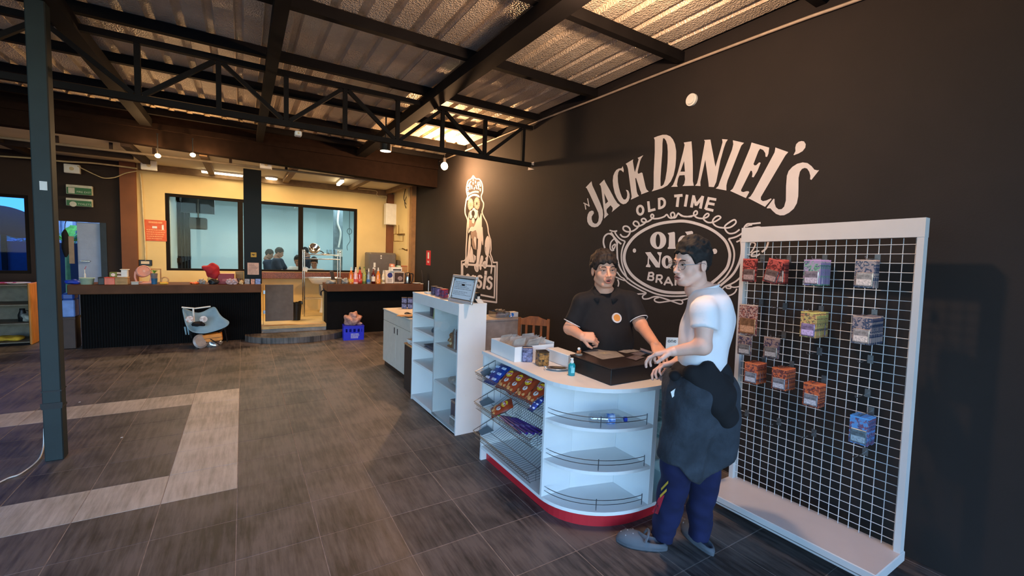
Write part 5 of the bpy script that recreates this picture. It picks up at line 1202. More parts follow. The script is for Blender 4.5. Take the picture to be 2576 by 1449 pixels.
# ================================================================ GRID WALL DISPLAY
GX, GA = 2.925, -0.027
gw = thing('grid_display', 'white freestanding grid wall display hung with card packs', 'display', (GX, 1.215, 0.0))
gw.rotation_euler = (GA, 0, 0)
HL, HR = 0.472, -0.472       # local y of the outer uprights
MB().bb((-0.022, HL-0.028, 0.13), (0.03, HL, 1.865)).build('upright', M_whitem, gw)
MB().bb((-0.022, HR, 0.13), (0.03, HR+0.028, 1.865)).build('upright', M_whitem, gw)
MB().bb((-0.024, HR-0.001, 1.775), (0.032, HL+0.001, 1.872)).build('header', M_whitem, gw)
MB().rb((-0.335, HR-0.005, 0.075), (0.035, HL+0.005, 0.13), 0.004).build('base_tray', M_whitem, gw)
MB().bb((-0.3375, HR, 0.09), (-0.3352, HL, 0.094)).build('base_seam', M_grey, gw)
for x in (-0.28, 0.0):
    for y in (HL-0.05, HR+0.05): MB().cyl((x, y, 0.018), (x, y, 0.075), 0.012).build('foot', M_grey, gw)
M_gridw = mat('white_wire', (205, 205, 205), 0.35, var=0.03)
gy = [HR+0.028+0.0508*k+0.01 for k in range(18)]
wv = None
for y in gy:
    if y > HL-0.03: continue
    if wv is None: o = MB().cyl((0, 0, 0.131), (0, 0, 1.774), 0.0021, n=6).build('vertical_wire', M_gridw, gw); wv = o.data
    else: o = bpy.data.objects.new('vertical_wire', wv); COL.objects.link(o); o.parent = gw
    o.location = (0.008, y, 0)
wv = None; z = 0.175
while z < 1.77:
    if wv is None: o = MB().cyl((0, HR+0.028, 0), (0, HL-0.028, 0), 0.0021, n=6).build('horizontal_wire', M_gridw, gw); wv = o.data
    else: o = bpy.data.objects.new('horizontal_wire', wv); COL.objects.link(o); o.parent = gw
    o.location = (0.004, 0, z); z += 0.0489
GM = parent_mat(gw); GI = GM.inverted()
def gridpos(px, py):      # picture point -> local y, z on the grid plane
    v = GI@wx(px, py, GX); return v.y, v.z
HP = 0.155
def make_hook(y, z, label):
    L_ = GM@Vector((0, y, z)); t = thing('peg_hook', label, 'hook', L_); t.rotation_euler = (GA, 0, 0)
    MB().bb((-0.0035, -0.013, -0.02), (-0.001, 0.013, 0.025)).build('hook_plate', mat('zinc_plate', (130, 132, 132), 0.35, metal=0.8), t)
    MB().tube([(-0.003, 0, 0.0), (-HP+0.01, 0, -0.003), (-HP, 0, 0.004), (-HP-0.003, 0, 0.012)], 0.0024, 6).build('hook_arm', M_chrome, t); return t
def art(c1, c2, c3, seed):
    nm = 'pack_art_%d' % seed
    if nm in MATS: return MATS[nm]
    m = bpy.data.materials.new(nm); m.use_nodes = True; n = m.node_tree; L = n.links; b = n.nodes['Principled BSDF']
    mean = tuple((c1[i]+c2[i]+c3[i])/3 for i in range(3)); c1, c2, c3 = (tuple(int(0.68*c[i]+0.32*mean[i]) for i in range(3)) for c in (c1, c2, c3))
    tcn = n.nodes.new('ShaderNodeTexCoord'); mp = n.nodes.new('ShaderNodeMapping'); mp.inputs['Location'].default_value = (seed*3.1, seed*1.7, seed)
    L.new(tcn.outputs['Object'], mp.inputs[0]); n1 = n.nodes.new('ShaderNodeTexNoise'); n1.inputs['Scale'].default_value = 62; n1.inputs['Detail'].default_value = 4; n1.inputs['Distortion'].default_value = 0.5
    L.new(mp.outputs[0], n1.inputs[0]); r = n.nodes.new('ShaderNodeValToRGB'); e = r.color_ramp.elements; r.color_ramp.interpolation = 'EASE'
    e[0].position = 0; e[0].color = C(c1)+(1,); e[1].position = 0.46; e[1].color = C(c2)+(1,); x = e.new(0.52); x.color = C(c3)+(1,); x = e.new(0.6); x.color = C(tuple(int(v*0.65) for v in c1))+(1,); x = e.new(0.66); x.color = C(c2)+(1,)
    L.new(n1.outputs[0], r.inputs[0]); L.new(r.outputs[0], b.inputs['Base Color']); b.inputs['Roughness'].default_value = 0.3; b.inputs['Coat Weight'].default_value = 0.3
    MATS[nm] = m; return m
def pack_proto(label, cols, seed, w_=0.088, h_=0.150, blister=True):
    t = thing('card_pack', label, 'card pack', (0, 0, 0))
    m1 = art(cols[0], cols[1], cols[2], seed)
    mb = MB().bb((-0.0009, -w_/2, -h_), (0.0009, w_/2, -0.002)); mb.build('backing_card', m1, t)
    if blister:
        bl = MB().rb((-0.0075, -w_*0.42, -h_*0.95), (-0.001, w_*0.42, -h_*0.46), 0.003).build('blister', mat('blister_%d' % seed, cols[3], 0.18, metal=0.35, var=0.35, scale=55), t)
        MB().bb((-0.0082, -w_*0.36, -h_*0.90), (-0.0076, w_*0.36, -h_*0.70)).build('info_panel', mat('info_%d' % seed, tuple(min(255, int(v*1.15+15)) for v in cols[3]), 0.5, var=0.3, scale=120), bl)
    MB().bb((-0.0016, -w_/2, -0.010), (-0.001, w_/2, -0.003)).build('top_strip', mat('strip_%d' % seed, cols[1], 0.4), t)
    return t
ords = ['front', 'second', 'third', 'fourth', 'fifth', 'sixth', 'seventh', 'eighth', 'ninth', 'tenth', 'eleventh']
def stack(hx, hy, n_, where, cols, seed, w_=0.088, h_=0.150, gap=0.0145, tiltz=0.0, hooklabel=None, dx=0.0):
    y, z = gridpos(hx, hy); make_hook(y, z, hooklabel or ('hook behind '+where)); proto = None
    for k in range(n_):
        x = -HP+0.010+gap*k+dx; lab = ords[k]+' '+where.replace('packs', 'pack')
        L_ = GM@Vector((x, y, z-0.004))
        if proto is None: proto = pack_proto(lab, cols, seed, w_, h_); o = proto; o['group'] = where
        else: o = dup(proto, label=lab)
        o.location = L_; o.rotation_euler = (GA+random.uniform(-.03, .03)+tiltz*(k == 0), random.uniform(-.04, .04), random.uniform(-.05, .05))
RED = ((150, 50, 46), (206, 96, 84), (70, 40, 40), (128, 104, 98)); PUR = ((70, 80, 170), (190, 150, 190), (110, 190, 120), (150, 140, 150))
SIL = ((60, 90, 150), (190, 160, 140), (40, 50, 70), (176, 160, 150)); YEL = ((60, 130, 120), (220, 200, 110), (206, 120, 90), (160, 140, 176))
ORG = ((200, 70, 36), (226, 120, 70), (60, 60, 80), (150, 150, 156)); BLU = ((40, 130, 210), (90, 160, 220), (150, 60, 60), (110, 130, 140)); BRN = ((90, 70, 64), (170, 140, 120), (50, 50, 90), (130, 124, 120))
stack(1918, 650, 2, 'red and grey card packs at the top left peg', RED, 11)
stack(1985, 652, 5, 'red card packs on the second peg of the top row', RED, 12, tiltz=0.25)
stack(2075, 652, 9, 'blue and lilac card packs on the third peg of the top row', PUR, 13)
stack(2208, 652, 4, 'silver and blue card packs on the last peg of the top row', SIL, 14)
stack(1915, 762, 1, 'tall dark boxed card pack below the top left', ((40, 44, 90), (200, 180, 160), (150, 60, 40), (150, 110, 80)), 15, 0.125, 0.20)
stack(2066, 780, 10, 'yellow and green card packs in the second row', YEL, 16)
stack(2200, 790, 10, 'silver and blue card packs in the second row', SIL, 17)
stack(1905, 838, 1, 'grey silver card pack below the tall boxed pack', BRN, 18, 0.09, 0.13)
stack(1972, 843, 2, 'brown dark card packs hanging alone left of the middle', BRN, 19, 0.09, 0.13)
stack(1922, 905, 8, 'orange card packs at the far left of the third row', ORG, 20, 0.085, 0.135)
stack(1992, 918, 8, 'orange card packs second from the left of the third row', ORG, 21, 0.085, 0.135)
stack(2073, 955, 6, 'orange card packs in the middle of the third row', ORG, 22, 0.085, 0.135)
stack(2192, 1035, 7, 'bright blue card packs in the lowest row', BLU, 23, 0.085, 0.15)
for k, (x, y, lab) in enumerate(((1975, 772, 'empty peg hook left of the yellow card packs'), (2062, 885, 'empty peg hook below the yellow card packs'), (2190, 905, 'empty peg hook below the second silver card packs'),
    (2183, 990, 'empty peg hook just above the bright blue card packs'), (1879, 1040, 'empty peg hook at the left edge of the lowest row'), (1960, 1062, 'second empty peg hook from the left in the lowest row'), (2048, 1090, 'third empty peg hook from the left in the lowest row'), (2177, 1137, 'empty peg hook below the bright blue card packs'))):
    y_, z_ = gridpos(x, y); make_hook(y_, z_, lab)
# ================================================================ DISPLAY CABINET AND THINGS AROUND IT
A_ = Vector((1.583, 3.41, 0)); D_ = (Vector((1.552, 4.52, 0))-A_); LN = D_.length; rzc = math.atan2(-D_.x, D_.y)
cab = thing('display_cabinet', 'white display cabinet with sliding glass and two columns of shelves', 'cabinet', A_, rzc)
CZ = 1.172; DP = 0.275; CM = parent_mat(cab); CI = CM.inverted()
def cabyz(px, py):
    n_ = (CM.to_3x3()@Vector((1, 0, 0))); v = Vector(ray(px, py)); o_ = Vector((0, 0, CH)); t = (A_-o_).dot(n_)/v.dot(n_); p = CI@(o_+v*t); return p.y, p.z
MB().bb((0, 0, 0.0), (DP, 0.018, CZ-0.018)).build('side_panel', M_white, cab)
MB().bb((0, LN-0.018, 0.0), (DP, LN, CZ-0.018)).build('side_panel', M_white, cab)
MB().bb((-0.003, -0.002, CZ-0.0178), (DP, LN+0.002, CZ)).build('top_panel', M_white, cab)
MB().bb((DP-0.01, 0.018, 0.05), (DP-0.002, LN-0.018, CZ-0.018)).build('back_panel', M_white, cab)
MB().bb((0.0, 0.018, CZ-0.105), (0.018, LN-0.018, CZ-0.018)).build('header_board', M_white, cab)
MB().bb((0.0, 0.018, 0.012), (DP-0.012, LN-0.018, 0.05)).build('bottom_panel', M_white, cab)
yd = cabyz(1092, 850)[0]
MB().bb((0.0, yd-0.012, 0.0501), (DP-0.012, yd+0.012, CZ-0.1051)).build('divider', M_white, cab)
for px, py in ((1088, 803), (1087, 846), (1085, 886), (1083, 934)):
    z = cabyz(px, py)[1]; MB().bb((0.006, yd+0.0125, z-0.018), (DP-0.012, LN-0.0185, z)).build('shelf', M_white, cab)
zs1 = cabyz(1097, 864)[1]; zs2 = cabyz(1093, 955)[1]
for z in (zs1, zs2): MB().bb((0.006, 0.0185, z-0.02), (DP-0.012, yd-0.0125, z)).build('shelf', M_white, cab)
MB().bb((-0.0025, 0.02, 0.02), (0.0, yd+0.02, CZ-0.107)).build('sliding_glass', M_clear2 if 'M_clear2' in globals() else glass('cabinet_glass', (0.96, 0.98, 0.98), 0.02, 0.0), cab)
for k, (y, z) in enumerate(((0.06, 0.35), (0.15, 0.7), (0.2, 1.0), (0.09, 1.1))): MB().cyl((0.03+y, -0.001, z), (0.03+y, 0.001, z), 0.006, n=10).build('screw_cap', M_wplastic, cab)
def inc(y, z, x=0.12): return CM@Vector((x, y, z))
def onsh(px, py, shelf_z, x=0.1): y = cabyz(px, py)[0]; return inc(y, shelf_z+0.0005, x)
z = cabyz(1088, 803)[1]
for k in range(4):
    L_ = inc(yd+0.08+0.055*k, z+0.0005, 0.13)
    t = thing('binder', ['nearest', 'second', 'third', 'farthest'][k]+' dark card binder standing on the top left shelf of the cabinet', 'binder', L_, rzc, 'dark binders in the cabinet')
    MB().rb((-0.07, -0.018, 0), (0.07, 0.018, 0.115), 0.005).build('cover', mat('dark_binder', (64, 58, 64), 0.4, var=0.3, scale=40), t)
t = thing('price_tag', 'yellow-green slip standing in front of the dark binders', 'tag', inc(yd+0.10, z+0.0005, 0.04), rzc)
MB().prism([(-0.025, 0), (0.025, 0), (0.008, 0.11), (-0.006, 0.11)], -0.001, 0.001, Matrix.Rotation(PI/2, 4, 'Z')@Matrix.Rotation(PI/2, 4, 'X')).build('slip', mat('lime_slip', (150, 170, 60), 0.6), t)
z = cabyz(1087, 846)[1]
def lump(name, label, cat, loc, r, m, seed, part, h=0.012, parent=None):
    t = thing(name, label, cat, loc)
    fn = lambda X, Y, Z: np.maximum(sd_ell(X, Y, Z, (0, 0, r[2]*0.8), r)+wob(X*1.0, Y, Z, 5.0/max(r), min(r)*0.22, seed), -Z)
    net(part, fn, (-r[0]*1.5, -r[1]*1.5, -0.004), (r[0]*1.5, r[1]*1.5, r[2]*2.6), h, m, t); return t
lump('folded_cloth', 'crumpled grey cloth on the second left shelf of the cabinet', 'cloth', inc(yd+0.16, z, 0.14), (0.09, 0.11, 0.04), mat('grey_cloth', (88, 92, 98), 0.9, var=0.2), 2, 'cloth_folds')
z = cabyz(1085, 886)[1]
for k in range(5):
    t = thing('playmat', ['lowest', 'second', 'middle', 'fourth', 'topmost'][k]+' dark mat in the flat pile on the third left shelf', 'mat', inc(yd+0.19, z+0.0005+k*0.0065, 0.12), rzc+0.1*math.sin(k*2), 'dark mats in the cabinet')
    MB().rb((-0.09, -0.12, 0), (0.09, 0.12, 0.006), 0.002).build('mat_sheet', mat('dark_mat', (78, 80, 92), 0.7, var=0.25, scale=20), t)
# plush toy and books on the right shelf
L_ = onsh(1120, 865, zs1, 0.09)
t = thing('plush_toy', 'small brown plush squirrel on the upper right shelf of the cabinet', 'toy', L_)
M_pl = mat('brown_plush', (150, 104, 70), 0.95, var=0.2, scale=60, bump=0.4, bscale=200)
def fn(X, Y, Z):
    d = sd_ell(X, Y, Z, (0, 0, 0.05), (0.045, 0.04, 0.052)); d = smin(d, sd_ell(X, Y, Z, (-0.012, 0.006, 0.108), (0.034, 0.032, 0.03)), 0.015)
    for s_ in (-1, 1): d = smin(d, sd_cap(X, Y, Z, (0.002, s_*0.018, 0.13), (0.01, s_*0.026, 0.165), 0.009, 0.004), 0.008); d = smin(d, sd_cap(X, Y, Z, (-0.03, s_*0.02, 0.01), (-0.05, s_*0.022, 0.012), 0.014, 0.01), 0.01); d = smin(d, sd_cap(X, Y, Z, (-0.02, s_*0.035, 0.08), (-0.05, s_*0.02, 0.06), 0.012, 0.009), 0.01)
    return d
net('toy_body', fn, (-0.09, -0.07, -0.01), (0.07, 0.07, 0.18), 0.005, M_pl, t)
MB().ell((-0.034, 0.0, 0.052), (0.014, 0.026, 0.034)).build('belly_patch', mat('cream_plush', (220, 200, 160), 0.95), t, smooth=True)
for s_ in (-1, 1): MB().ell((-0.042, s_*0.013, 0.113), (0.004, 0.004, 0.005), 8, 6).build('eye', M_plasticblk, t)
for k in range(5):
    L_ = inc(0.075+0.032*k, zs1+0.0005, 0.13)
    t = thing('upright_box', ['nearest', 'second', 'middle', 'fourth', 'farthest'][k]+' printed box standing on the upper right shelf beside the plush toy', 'box', L_, rzc, 'printed boxes in the cabinet')
    MB().rb((-0.08, -0.014, 0), (0.08, 0.014, 0.165+0.006*(k % 2)), 0.003).build('box_body', mat('upbox%d' % k, ((120, 76, 72), (150, 150, 150), (96, 72, 84), (170, 168, 164), (110, 90, 80))[k], 0.5, var=0.3, scale=30), t)
M_bag = mat('clear_bag', (150, 150, 146), 0.2, var=0.2, scale=20, alpha=0.75, spec=0.9)
lump('plastic_bundle', 'crumpled clear plastic bundle on the lower right shelf of the cabinet', 'bag', inc(0.20, zs2, 0.13), (0.09, 0.15, 0.05), M_bag, 4, 'bundle_film')
t = thing('dark_pouch', 'dark bag tucked behind the plastic bundle in the cabinet', 'bag', inc(0.085, zs2+0.0005, 0.16), rzc); MB().rb((-0.05, -0.035, 0), (0.05, 0.035, 0.13), 0.02).build('pouch_body', mat('dark_pouch', (70, 70, 74), 0.5, var=0.2), t)
t = thing('storage_box', 'dark box wrapped in plastic at the bottom of the cabinet', 'box', inc(0.14, 0.0505, 0.15), rzc); MB().rb((-0.09, -0.10, 0), (0.09, 0.10, 0.19), 0.01).build('box_body', mat('plum_box', (86, 78, 88), 0.35, var=0.25, scale=12), t); MB().rb((-0.092, -0.102, 0.19), (0.092, 0.102, 0.20), 0.004).build('lid', mat('plum_box_lid', (110, 104, 112), 0.35), t)
t = thing('small_case', 'clear white case in front of the dark box at the bottom of the cabinet', 'case', inc(0.10, 0.0505, 0.03), rzc); MB().rb((-0.015, -0.07, 0), (0.015, 0.06, 0.075), 0.004).build('case_body', M_bag, t); MB().rb((-0.016, -0.071, 0.066), (0.016, 0.061, 0.08), 0.003).build('case_lid', M_white, t)
# on top of the cabinet
TL = fl(1128, 756, CZ); TRt = fl(1188, 768, CZ)
t = thing('certificate_frame', 'silver framed certificate leaning on top of the display cabinet', 'picture frame', ((TL.x+TRt.x)/2, (TL.y+TRt.y)/2, CZ+0.001), math.atan2(TRt.y-TL.y, TRt.x-TL.x))
fw_ = (TRt-TL).length; fh_ = 0.245
FT = Matrix.Rotation(-0.22, 4, 'X')
M_silver = mat('silver_frame', (196, 192, 186), 0.35, metal=0.5, var=0.05)
def fpart(name, a, b_, m): return MB().rb(a, b_, 0.004, FT).build(name, m, t)
b = 0.026; w2_ = fw_/2
fpart('frame_rail', (-w2_, -0.012, 0), (w2_, 0.008, b), M_silver); fpart('frame_rail', (-w2_, -0.012, fh_-b), (w2_, 0.008, fh_), M_silver)
fpart('frame_rail', (-w2_, -0.012, b), (-w2_+b, 0.008, fh_-b), M_silver); fpart('frame_rail', (w2_-b, -0.012, b), (w2_, 0.008, fh_-b), M_silver)
MB().bb((-w2_+b, 0.0, b), (w2_-b, 0.006, fh_-b), FT).build('mount', mat('dark_mount', (60, 52, 46), 0.6), t)
pp = MB().bb((-w2_+b+0.008, -0.0015, b+0.008), (w2_-b-0.008, -0.0005, fh_-b-0.008), FT).build('certificate', mat('certificate_paper', (190, 204, 214), 0.7, var=0.02), t)
l = lines_mb(fw_-0.105, 0.075, 5, 8, 0.5, lw=0.22)
o = l.build('print', M_ink, pp); o.matrix_local = FT@Matrix.Translation((0, -0.0016, fh_*0.62))@Matrix.Rotation(PI/2, 4, 'X'); o['kind'] = 'stuff'
o = lines_mb(fw_-0.105, 0.04, 3, 9, 0.6, lw=0.22).build('print', M_ink, pp); o.matrix_local = FT@Matrix.Translation((0, -0.0016, fh_*0.34))@Matrix.Rotation(PI/2, 4, 'X'); o['kind'] = 'stuff'
mb = MB()
for sx_ in (-1, 1):
    for sz_ in (-1, 1): cx_, cz_ = sx_*(w2_-b-0.02), fh_/2+sz_*(fh_/2-b-0.02); mb.bb((cx_-0.01, -0.0022, cz_-0.002), (cx_+0.01, -0.0016, cz_+0.002), FT); mb.bb((cx_-0.002+sx_*0.008, -0.0022, cz_-0.01), (cx_+0.002+sx_*0.008, -0.0016, cz_+0.01), FT)
mb.build('corner_ornament', M_ink, pp, kind='stuff')
MB().bb((-0.02, 0.012, 0.0), (0.02, 0.016, 0.17), Matrix.Translation((0, 0.075, 0))@Matrix.Rotation(0.36, 4, 'X')).build('stand_leg', M_plasticblk, t)
for k, (px, py, c1, c2) in enumerate(((1090, 741, (40, 38, 54), (70, 70, 110)), (1101, 745, (60, 56, 84), (130, 110, 160)), (1113, 749, (190, 50, 48), (70, 60, 100)))):
    q = fl(px, py, CZ); tinbox('card_box', ('dark blue', 'purple', 'red and purple')[k]+' card box on the cabinet top beside the certificate', (q.x+0.02, q.y+0.01, CZ+0.0005), rzc, c1, c2, (0.06, 0.07, 0.085), seed=20+k)
q = fl(1069, 738, CZ)
t = thing('sign_pole', 'thin white pole on a small foot at the far end of the cabinet top', 'stand', (q.x+0.03, q.y-0.02, CZ+0.0005), rzc)
MB().rb((-0.03, -0.045, 0), (0.03, 0.045, 0.018), 0.004).build('foot', M_wplastic, t); MB().cyl((0, 0.0, 0.018), (0, 0.0, 0.135), 0.0035).build('pole', M_wplastic, t)
q = fl(1200, 762, CZ); t = thing('black_case', 'small black case with a white tag behind the certificate', 'case', (1.79, 3.52, CZ+0.0005), 0.3); MB().rb((-0.04, -0.05, 0), (0.03, 0.05, 0.085), 0.012).build('case_body', M_plasticblk, t); MB().bb((-0.02, -0.0515, 0.03), (0.01, -0.0502, 0.055)).build('tag', M_paper, t)
t = thing('folded_paper', 'folded white paper at the near corner of the cabinet top', 'paper', (1.80, 3.45, CZ+0.0005), 0.2); MB().add([(-.035, -.02, 0), (.035, -.02, 0), (.035, .02, .03), (-.035, .02, .034)], [(0, 1, 2, 3)]).build('sheet', M_paper, t)

# white cabinet further back with two doors
A2 = Vector((1.70, 5.02, 0)); E2 = Vector((1.665, 6.06, 0)); L2_ = (E2-A2).length; rz2 = math.atan2(-(E2-A2).x, (E2-A2).y)
t = thing('low_cupboard', 'low white two-door cupboard standing behind the display cabinet', 'cupboard', A2, rz2); H2 = 0.795
M_cup = mat('off_white_cupboard', (206, 200, 186), 0.5, var=0.03)
MB().bb((0.012, 0.0, 0.06), (0.42, L2_, H2-0.02)).build('carcass', M_cup, t); MB().rb((-0.008, -0.005, H2-0.0195), (0.425, L2_+0.005, H2), 0.003).build('worktop', M_cup, t)
MB().bb((0.02, 0.02, 0.0), (0.40, L2_-0.02, 0.0599)).build('plinth', M_black, t)
MB().bb((0.0, 0.004, H2-0.155), (0.0115, L2_-0.004, H2-0.024)).build('drawer_front', M_cup, t)
for k in range(2):
    y0, y1 = (0.004, L2_/2-0.003) if k == 0 else (L2_/2+0.003, L2_-0.004)
    d_ = MB().bb((0.0, y0, 0.07), (0.0115, y1, H2-0.160)).build('door', M_cup, t); yh = y1-0.06 if k == 0 else y0+0.05
    MB().rb((-0.002, yh-0.014, H2-0.275), (-0.0005, yh+0.014, H2-0.195), 0.002).build('handle_slot', M_plasticblk, d_)
q = wx(1020, 858, 1.66)
t = thing('dark_side_box', 'dark brown upright box standing between the two white cabinets', 'box', (1.66, 4.78, 0)); zz = max(0.5, q.z)
MB().rb((-0.06, -0.14, 0), (0.30, 0.14, zz), 0.004).build('box_body', mat('dark_brown_board', (52, 42, 38), 0.5), t); MB().rb((-0.065, -0.145, zz+0.0005), (0.305, 0.145, zz+0.016), 0.003).build('top_board', M_card, t)
for k in range(3):
    b_ = thing('thin_book', ('black', 'white', 'dark grey')[k]+' thin book in the stack on the dark brown box', 'book', (1.68, 4.78, zz+0.017+k*0.0185), 0.1*k, 'stack of books on the dark box')
    MB().rb((-0.06, -0.09, 0), (0.08, 0.09, 0.0175), 0.003).build('cover', (M_plasticblk, M_paper, mat('dkgrey_cover', (60, 60, 62), 0.5))[k], b_); MB().bb((-0.057, -0.087, 0.003), (-0.0605, 0.087, 0.0145)).build('pages', M_paper, b_)
g_ = parent_mat(t)
M2 = Matrix.LocRotScale(A2, Matrix.Rotation(rz2, 3, 'Z').to_quaternion(), (1, 1, 1))
base_ = fl(1008, 776, H2)
for k in range(4):
    tinbox('card_tin', ('lower left', 'lower right', 'upper left', 'upper right')[k]+' blue printed card tin wrapped on top of the low white cupboard', (base_.x+0.02+0.074*(k % 2)+0.03, base_.y-0.03*(k % 2), H2+0.0005+0.078*(k//2)), -0.3, (48, 46, 66), (130, 134, 176), (0.07, 0.07, 0.0765), 'blue card tins on the cupboard', 30+k)
q = fl(1022, 790, H2)
t = thing('cable_bunch', 'small bunch of cable in front of the blue tins', 'cable', (q.x, q.y, H2+0.001)); MB().tube(catmull([(0, 0, 0.006), (0.03, -0.02, 0.012), (0.05, 0.01, 0.006), (0.02, 0.03, 0.015), (-0.02, 0.0, 0.006), (0.06, -0.03, 0.006)], 5), 0.005).build('cable_run', M_plasticblk, t)
for k in range(4):
    q = (1.72+0.05*(k % 2), 5.28-0.03*k)
    t = thing('cardboard_piece', ['lowest', 'second', 'third', 'topmost'][k]+' cut cardboard piece lying on the near corner of the low cupboard', 'cardboard', (q[0], q[1], H2+0.0008+k*0.0045), 0.3*k-0.5, 'cardboard pieces on the low cupboard')
    MB().bb((-0.10, -0.06, 0), (0.07+0.02*k, 0.05, 0.004)).build('sheet', M_card, t); MB().bb((-0.06, -0.03, 0.004), (0.03, -0.027, 0.0045)).build('crease', mat('card_crease', (120, 90, 56), 0.8), t)

# grey desk behind the display cabinet, things on it, wooden chair
t = thing('grey_desk', 'grey-white desk panel standing between the display cabinet and the wooden chair', 'desk', (2.45, 4.6, 0))
MB().rb((-0.5, -0.2, 0.82), (0.45, 0.2, 0.845), 0.003).build('desk_top', mat('warm_grey_laminate', (172, 164, 156), 0.5), t); MB().bb((-0.49, -0.19, 0.02), (0.44, -0.172, 0.8195)).build('front_panel', mat('warm_grey_laminate', (172, 164, 156), 0.5), t)
MB().bb((0.4215, -0.171, 0.0), (0.44, 0.19, 0.8195)).build('side_panel', mat('warm_grey_laminate', (172, 164, 156), 0.5), t); MB().bb((-0.49, -0.171, 0.0), (-0.471, 0.19, 0.8195)).build('side_panel', mat('warm_grey_laminate', (172, 164, 156), 0.5), t)
MB().bb((0.4405, -0.19, 0.80), (0.444, 0.19, 0.842)).build('edge_strip', M_chrome, t)
q = wy(1252, 790, 4.6)
t = thing('plastic_tray', 'clear plastic tray of odds and ends on the grey desk', 'tray', (q.x+0.01, 4.58, 0.8455)); 
for a, b_ in (((-0.1, -0.09, 0), (0.1, 0.09, 0.003)), ((-0.1, -0.09, 0.003), (0.1, -0.087, 0.07)), ((-0.1, 0.087, 0.003), (0.1, 0.09, 0.07)), ((-0.1, -0.087, 0.003), (-0.097, 0.087, 0.07)), ((0.097, -0.087, 0.003), (0.1, 0.087, 0.07))): MB().bb(a, b_).build('tray_wall', M_clear, t)
t = thing('paper_scrap', 'crumpled white wrapper on top of the clear tray', 'paper', (q.x+0.01, 4.58, 0.918)); MB().grid([[(u*0.05, v*0.06, 0.02*abs(math.sin(u*3+v*4))+0.002) for v in (-1, -.5, 0, .5, 1)] for u in (-1, -.5, 0, .5, 1)]).build('wrapper', M_sleeve, t)
q2 = wy(1283, 792, 4.55)
t = thing('blue_box', 'small white and blue box at the right end of the grey desk', 'box', (q2.x+0.02, 4.55, 0.8455)); MB().rb((-0.06, -0.05, 0), (0.07, 0.05, 0.06), 0.004).build('box_body', M_wplastic, t); MB().cyl((-0.02, -0.0515, 0.03), (-0.02, -0.0505, 0.03), 0.024, n=16).build('logo_disc', mat('bright_blue', (30, 120, 220), 0.4), t)
t = thing('bubble_sheet', 'blue bubble wrap scrap between the tray and the small box', 'wrap', ((q.x+q2.x)/2+0.02, 4.44, 0.8465)); MB().grid([[(u*0.03, v*0.03, 0.03+0.012*math.sin(u*4+v*3)+0.01*u) for v in (-1, 0, 1)] for u in (-1, 0, 1)]).build('wrap', mat('bright_blue', (30, 120, 220), 0.4), t)
# wooden chair
q = wy(1344, 793, 4.02)
t = thing('wooden_chair', 'small orange-brown wooden chair with slatted back behind the counter', 'chair', (q.x, 4.02, 0), -0.75)
M_wood = mat('orange_wood', (156, 88, 36), 0.45, var=0.25, scale=8, stretch=(6, 6, 1))
hw_ = 0.165; zt_ = wy(1344, 796, 4.02).z
for s_ in (-1, 1): MB().rb((s_*hw_-0.016, -0.014, 0), (s_*hw_+0.016, 0.014, zt_-0.02), 0.004).build('back_post', M_wood, t); MB().rb((s_*hw_-0.018, -0.36, 0), (s_*hw_+0.018, -0.325, 0.43), 0.004).build('leg', M_wood, t); MB().bb((s_*hw_-0.01, -0.325, 0.2), (s_*hw_+0.01, -0.014, 0.225)).build('stretcher', M_wood, t)
MB().prism([(-hw_+0.016, zt_-0.10), (hw_-0.016, zt_-0.10), (hw_-0.016, zt_-0.035), (hw_*0.6, zt_-0.02), (hw_*0.3, zt_), (-hw_*0.3, zt_), (-hw_*0.6, zt_-0.02), (-hw_+0.016, zt_-0.035)], -0.009, 0.009, Matrix.Rotation(PI/2, 4, 'X')).build('top_rail', M_wood, t)
MB().bb((-hw_+0.016, -0.009, 0.50), (hw_-0.016, 0.009, 0.535)).build('lower_rail', M_wood, t)
for k in range(3): MB().rb((-0.085+0.085*k-0.014, -0.006, 0.535), (-0.085+0.085*k+0.014, 0.006, zt_-0.10), 0.003).build('back_slat', M_wood, t)
MB().rb((-hw_-0.02, -0.37, 0.43), (hw_+0.02, -0.0145, 0.455), 0.008).build('seat', M_wood, t)

# ================================================================ THINGS ON THE BARS
CTT = CT+0.0006
def at(px, Y=8.5, z=CTT): v = wy(px, 714, Y); return Vector((v.x, Y, z))
def wd(pa, pb, Y=8.5): return wy(pb, 700, Y).x-wy(pa, 700, Y).x
def bottle(px, Y, h_, r, prof, label, m, cap, lab=None):
    q = at(px, Y); t = thing('syrup_bottle', label, 'bottle', q, 0, 'drink bottles on the right bar')
    P = {'pump': [(0, 0), (r, 0), (r*1.02, .06*h_), (r*.9, .2*h_), (r, .34*h_), (r*.8, .46*h_), (r*.88, .56*h_), (r*.4, .74*h_), (r*.33, .8*h_)],
         'round': [(0, 0), (r, .02*h_), (r*1.05, .18*h_), (r*.7, .32*h_), (r*1.0, .5*h_), (r*.6, .66*h_), (r*.33, .78*h_), (r*.33, .84*h_)],
         'wine': [(0, 0), (r, 0), (r, .55*h_), (r*.7, .66*h_), (r*.36, .74*h_), (r*.33, .92*h_)]}[prof]
    MB().lathe(P, n=14).build('bottle_body', m, t, smooth=True); zt = P[-1][1]
    MB().lathe([(0, zt), (r*.42, zt), (r*.42, zt+.06*h_), (r*.25, zt+.07*h_), (r*.25, h_), (0, h_)], n=10).build('cap', cap, t)
    if lab: MB().lathe([(r*1.03, .12*h_), (r*1.06, .3*h_)] if prof != 'wine' else [(r*1.02, .15*h_), (r*1.02, .45*h_)], n=14).build('label_wrap', lab, t)
    return t
def liq(nm, c): return mat('liquid_'+nm, c, 0.15, var=0.12, scale=20, spec=0.8)
